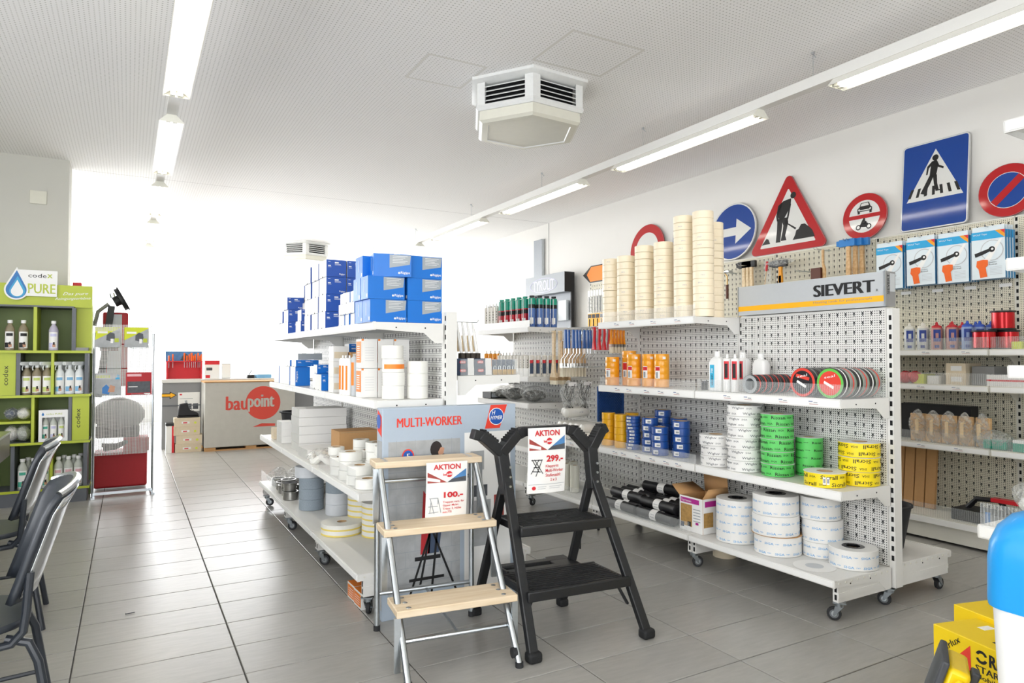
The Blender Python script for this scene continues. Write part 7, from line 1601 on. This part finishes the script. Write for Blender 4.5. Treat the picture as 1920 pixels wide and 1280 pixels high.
def ycarton(label, x, y, rz, w, d, h, pr):
    t = thing('lamp_carton', label, 'carton', (x, y, 0), rz); MB().box(0, d, -w, 0, 0, h, 'carton_yellow').build('box', t, bev=.003)
    if pr:
        m = MB(); xx = -.0008
        def q(pts, mat, k=0): m.add([(xx - .0004 * k, -u, v) for u, v in pts], [tuple(range(len(pts)))], mat)
        q([(.147, .315), (.078, .24), (.15, .222)], 'orange_red')
        m.text('starlux', (xx - .001, -.035, .247), (0, -.76, .65), (0, .5, .86), .10, .022, 'ink', .02)
        for (a, b, r1, r2) in ((.12 * PI, .88 * PI, .022, .0125), (1.12 * PI, 1.88 * PI, .022, .0125)):
            for i in range(8):
                a0, a1 = a + (b - a) * i / 8, a + (b - a) * (i + 1) / 8
                q([(.188 + r1 * math.cos(a0), .292 + r1 * math.sin(a0)), (.188 + r1 * math.cos(a1), .292 + r1 * math.sin(a1)), (.188 + r2 * math.cos(a1), .292 + r2 * math.sin(a1)), (.188 + r2 * math.cos(a0), .292 + r2 * math.sin(a0))], 'ink')
        m.text('RION', (xx, -.217, .271), (0, -1, 0), (0, 0, 1), .10, .042, 'ink', .05); m.text('STAR', (xx, -.166, .240), (0, -1, 0), (0, 0, 1), .085, .022, 'ink', .04); m.text('Mobile', (xx, -.166, .218), (0, -1, 0), (0, 0, 1), .085, .015, 'ink', .03)
        m.build('print', t)
        MB().box(.12, .17, -.10, -.07, h, h + .0008, 'paper').build('top_sticker', t); MB().box(.05, .08, -.2, -.185, h, h + .0008, 'ink').build('top_mark', t)
ycarton('yellow floor lamp carton with red triangle and black lettering', 2.545, 1.415, math.radians(-14), .52, .20, .335, True)
ycarton('plain yellow carton behind the printed yellow one', 2.765, 1.46, math.radians(-14), .5, .2, .352, False)
FL = thing('work_lamp', 'yellow and grey work lamp in the bottom right foreground', 'lamp', (2.11, 1.13, 0), math.radians(-60)); FL.scale = (.9, .9, .88)
hs = MB().box(-.03, .035, -.09, .09, .31, .47, 'lamp_yellow').build('housing', FL, bev=.014); MB().box(-.052, -.03, -.10, .10, .30, .485, 'lamp_grey').build('front_bezel', FL, bev=.006); MB().box(-.055, -.052, -.085, .085, .315, .47, 'window_glass').build('lens', FL)
MB().box(.035, .06, -.055, -.005, .33, .475, 'lamp_grey').build('battery_clamp', FL, bev=.006); MB().box(.0605, .064, -.045, -.015, .35, .40, 'black_gloss').build('switch', FL, bev=.002)
MB().tube([(.02, -.10, .43), (.05, -.125, .42), (.06, -.13, .36), (.045, -.125, .30), (.0, -.115, .25)], .016, 'lamp_yellow', 10).build('carry_handle', FL); MB().tube([(0, -.11, .40), (.0, -.11, .02)], .014, 'lamp_yellow', 10).build('stand_tube', FL); MB().tube([(0, .11, .40), (.0, .11, .02)], .014, 'lamp_yellow', 10).build('stand_tube', FL)
for o in FL.children:
    if o.name.split('.')[0] in ('housing', 'front_bezel', 'lens', 'battery_clamp', 'switch'):
        Rm = Matrix.Rotation(math.radians(17), 3, 'Y'); c = Vector((0, 0, .38)); o.rotation_euler = Rm.to_euler(); o.location = c - Rm @ c
MB().tube([(-.12, -.12, .015), (.12, -.12, .015), (.12, .12, .015), (-.12, .12, .015)], .013, 'lamp_grey', 8, closed=True).build('floor_frame', FL)
# small screw lying on the tiles
tag(MB().tube([(-.02, 0, .004), (.02, .003, .004)], .002, 'iron', 6).cyl((-.022, 0, .004), .004, .003, 'iron', 8, axis='x').build('loose_screw', loc=(.02, 3.965, 0)), 'tiny dark screw lying on the floor tiles', 'screw')
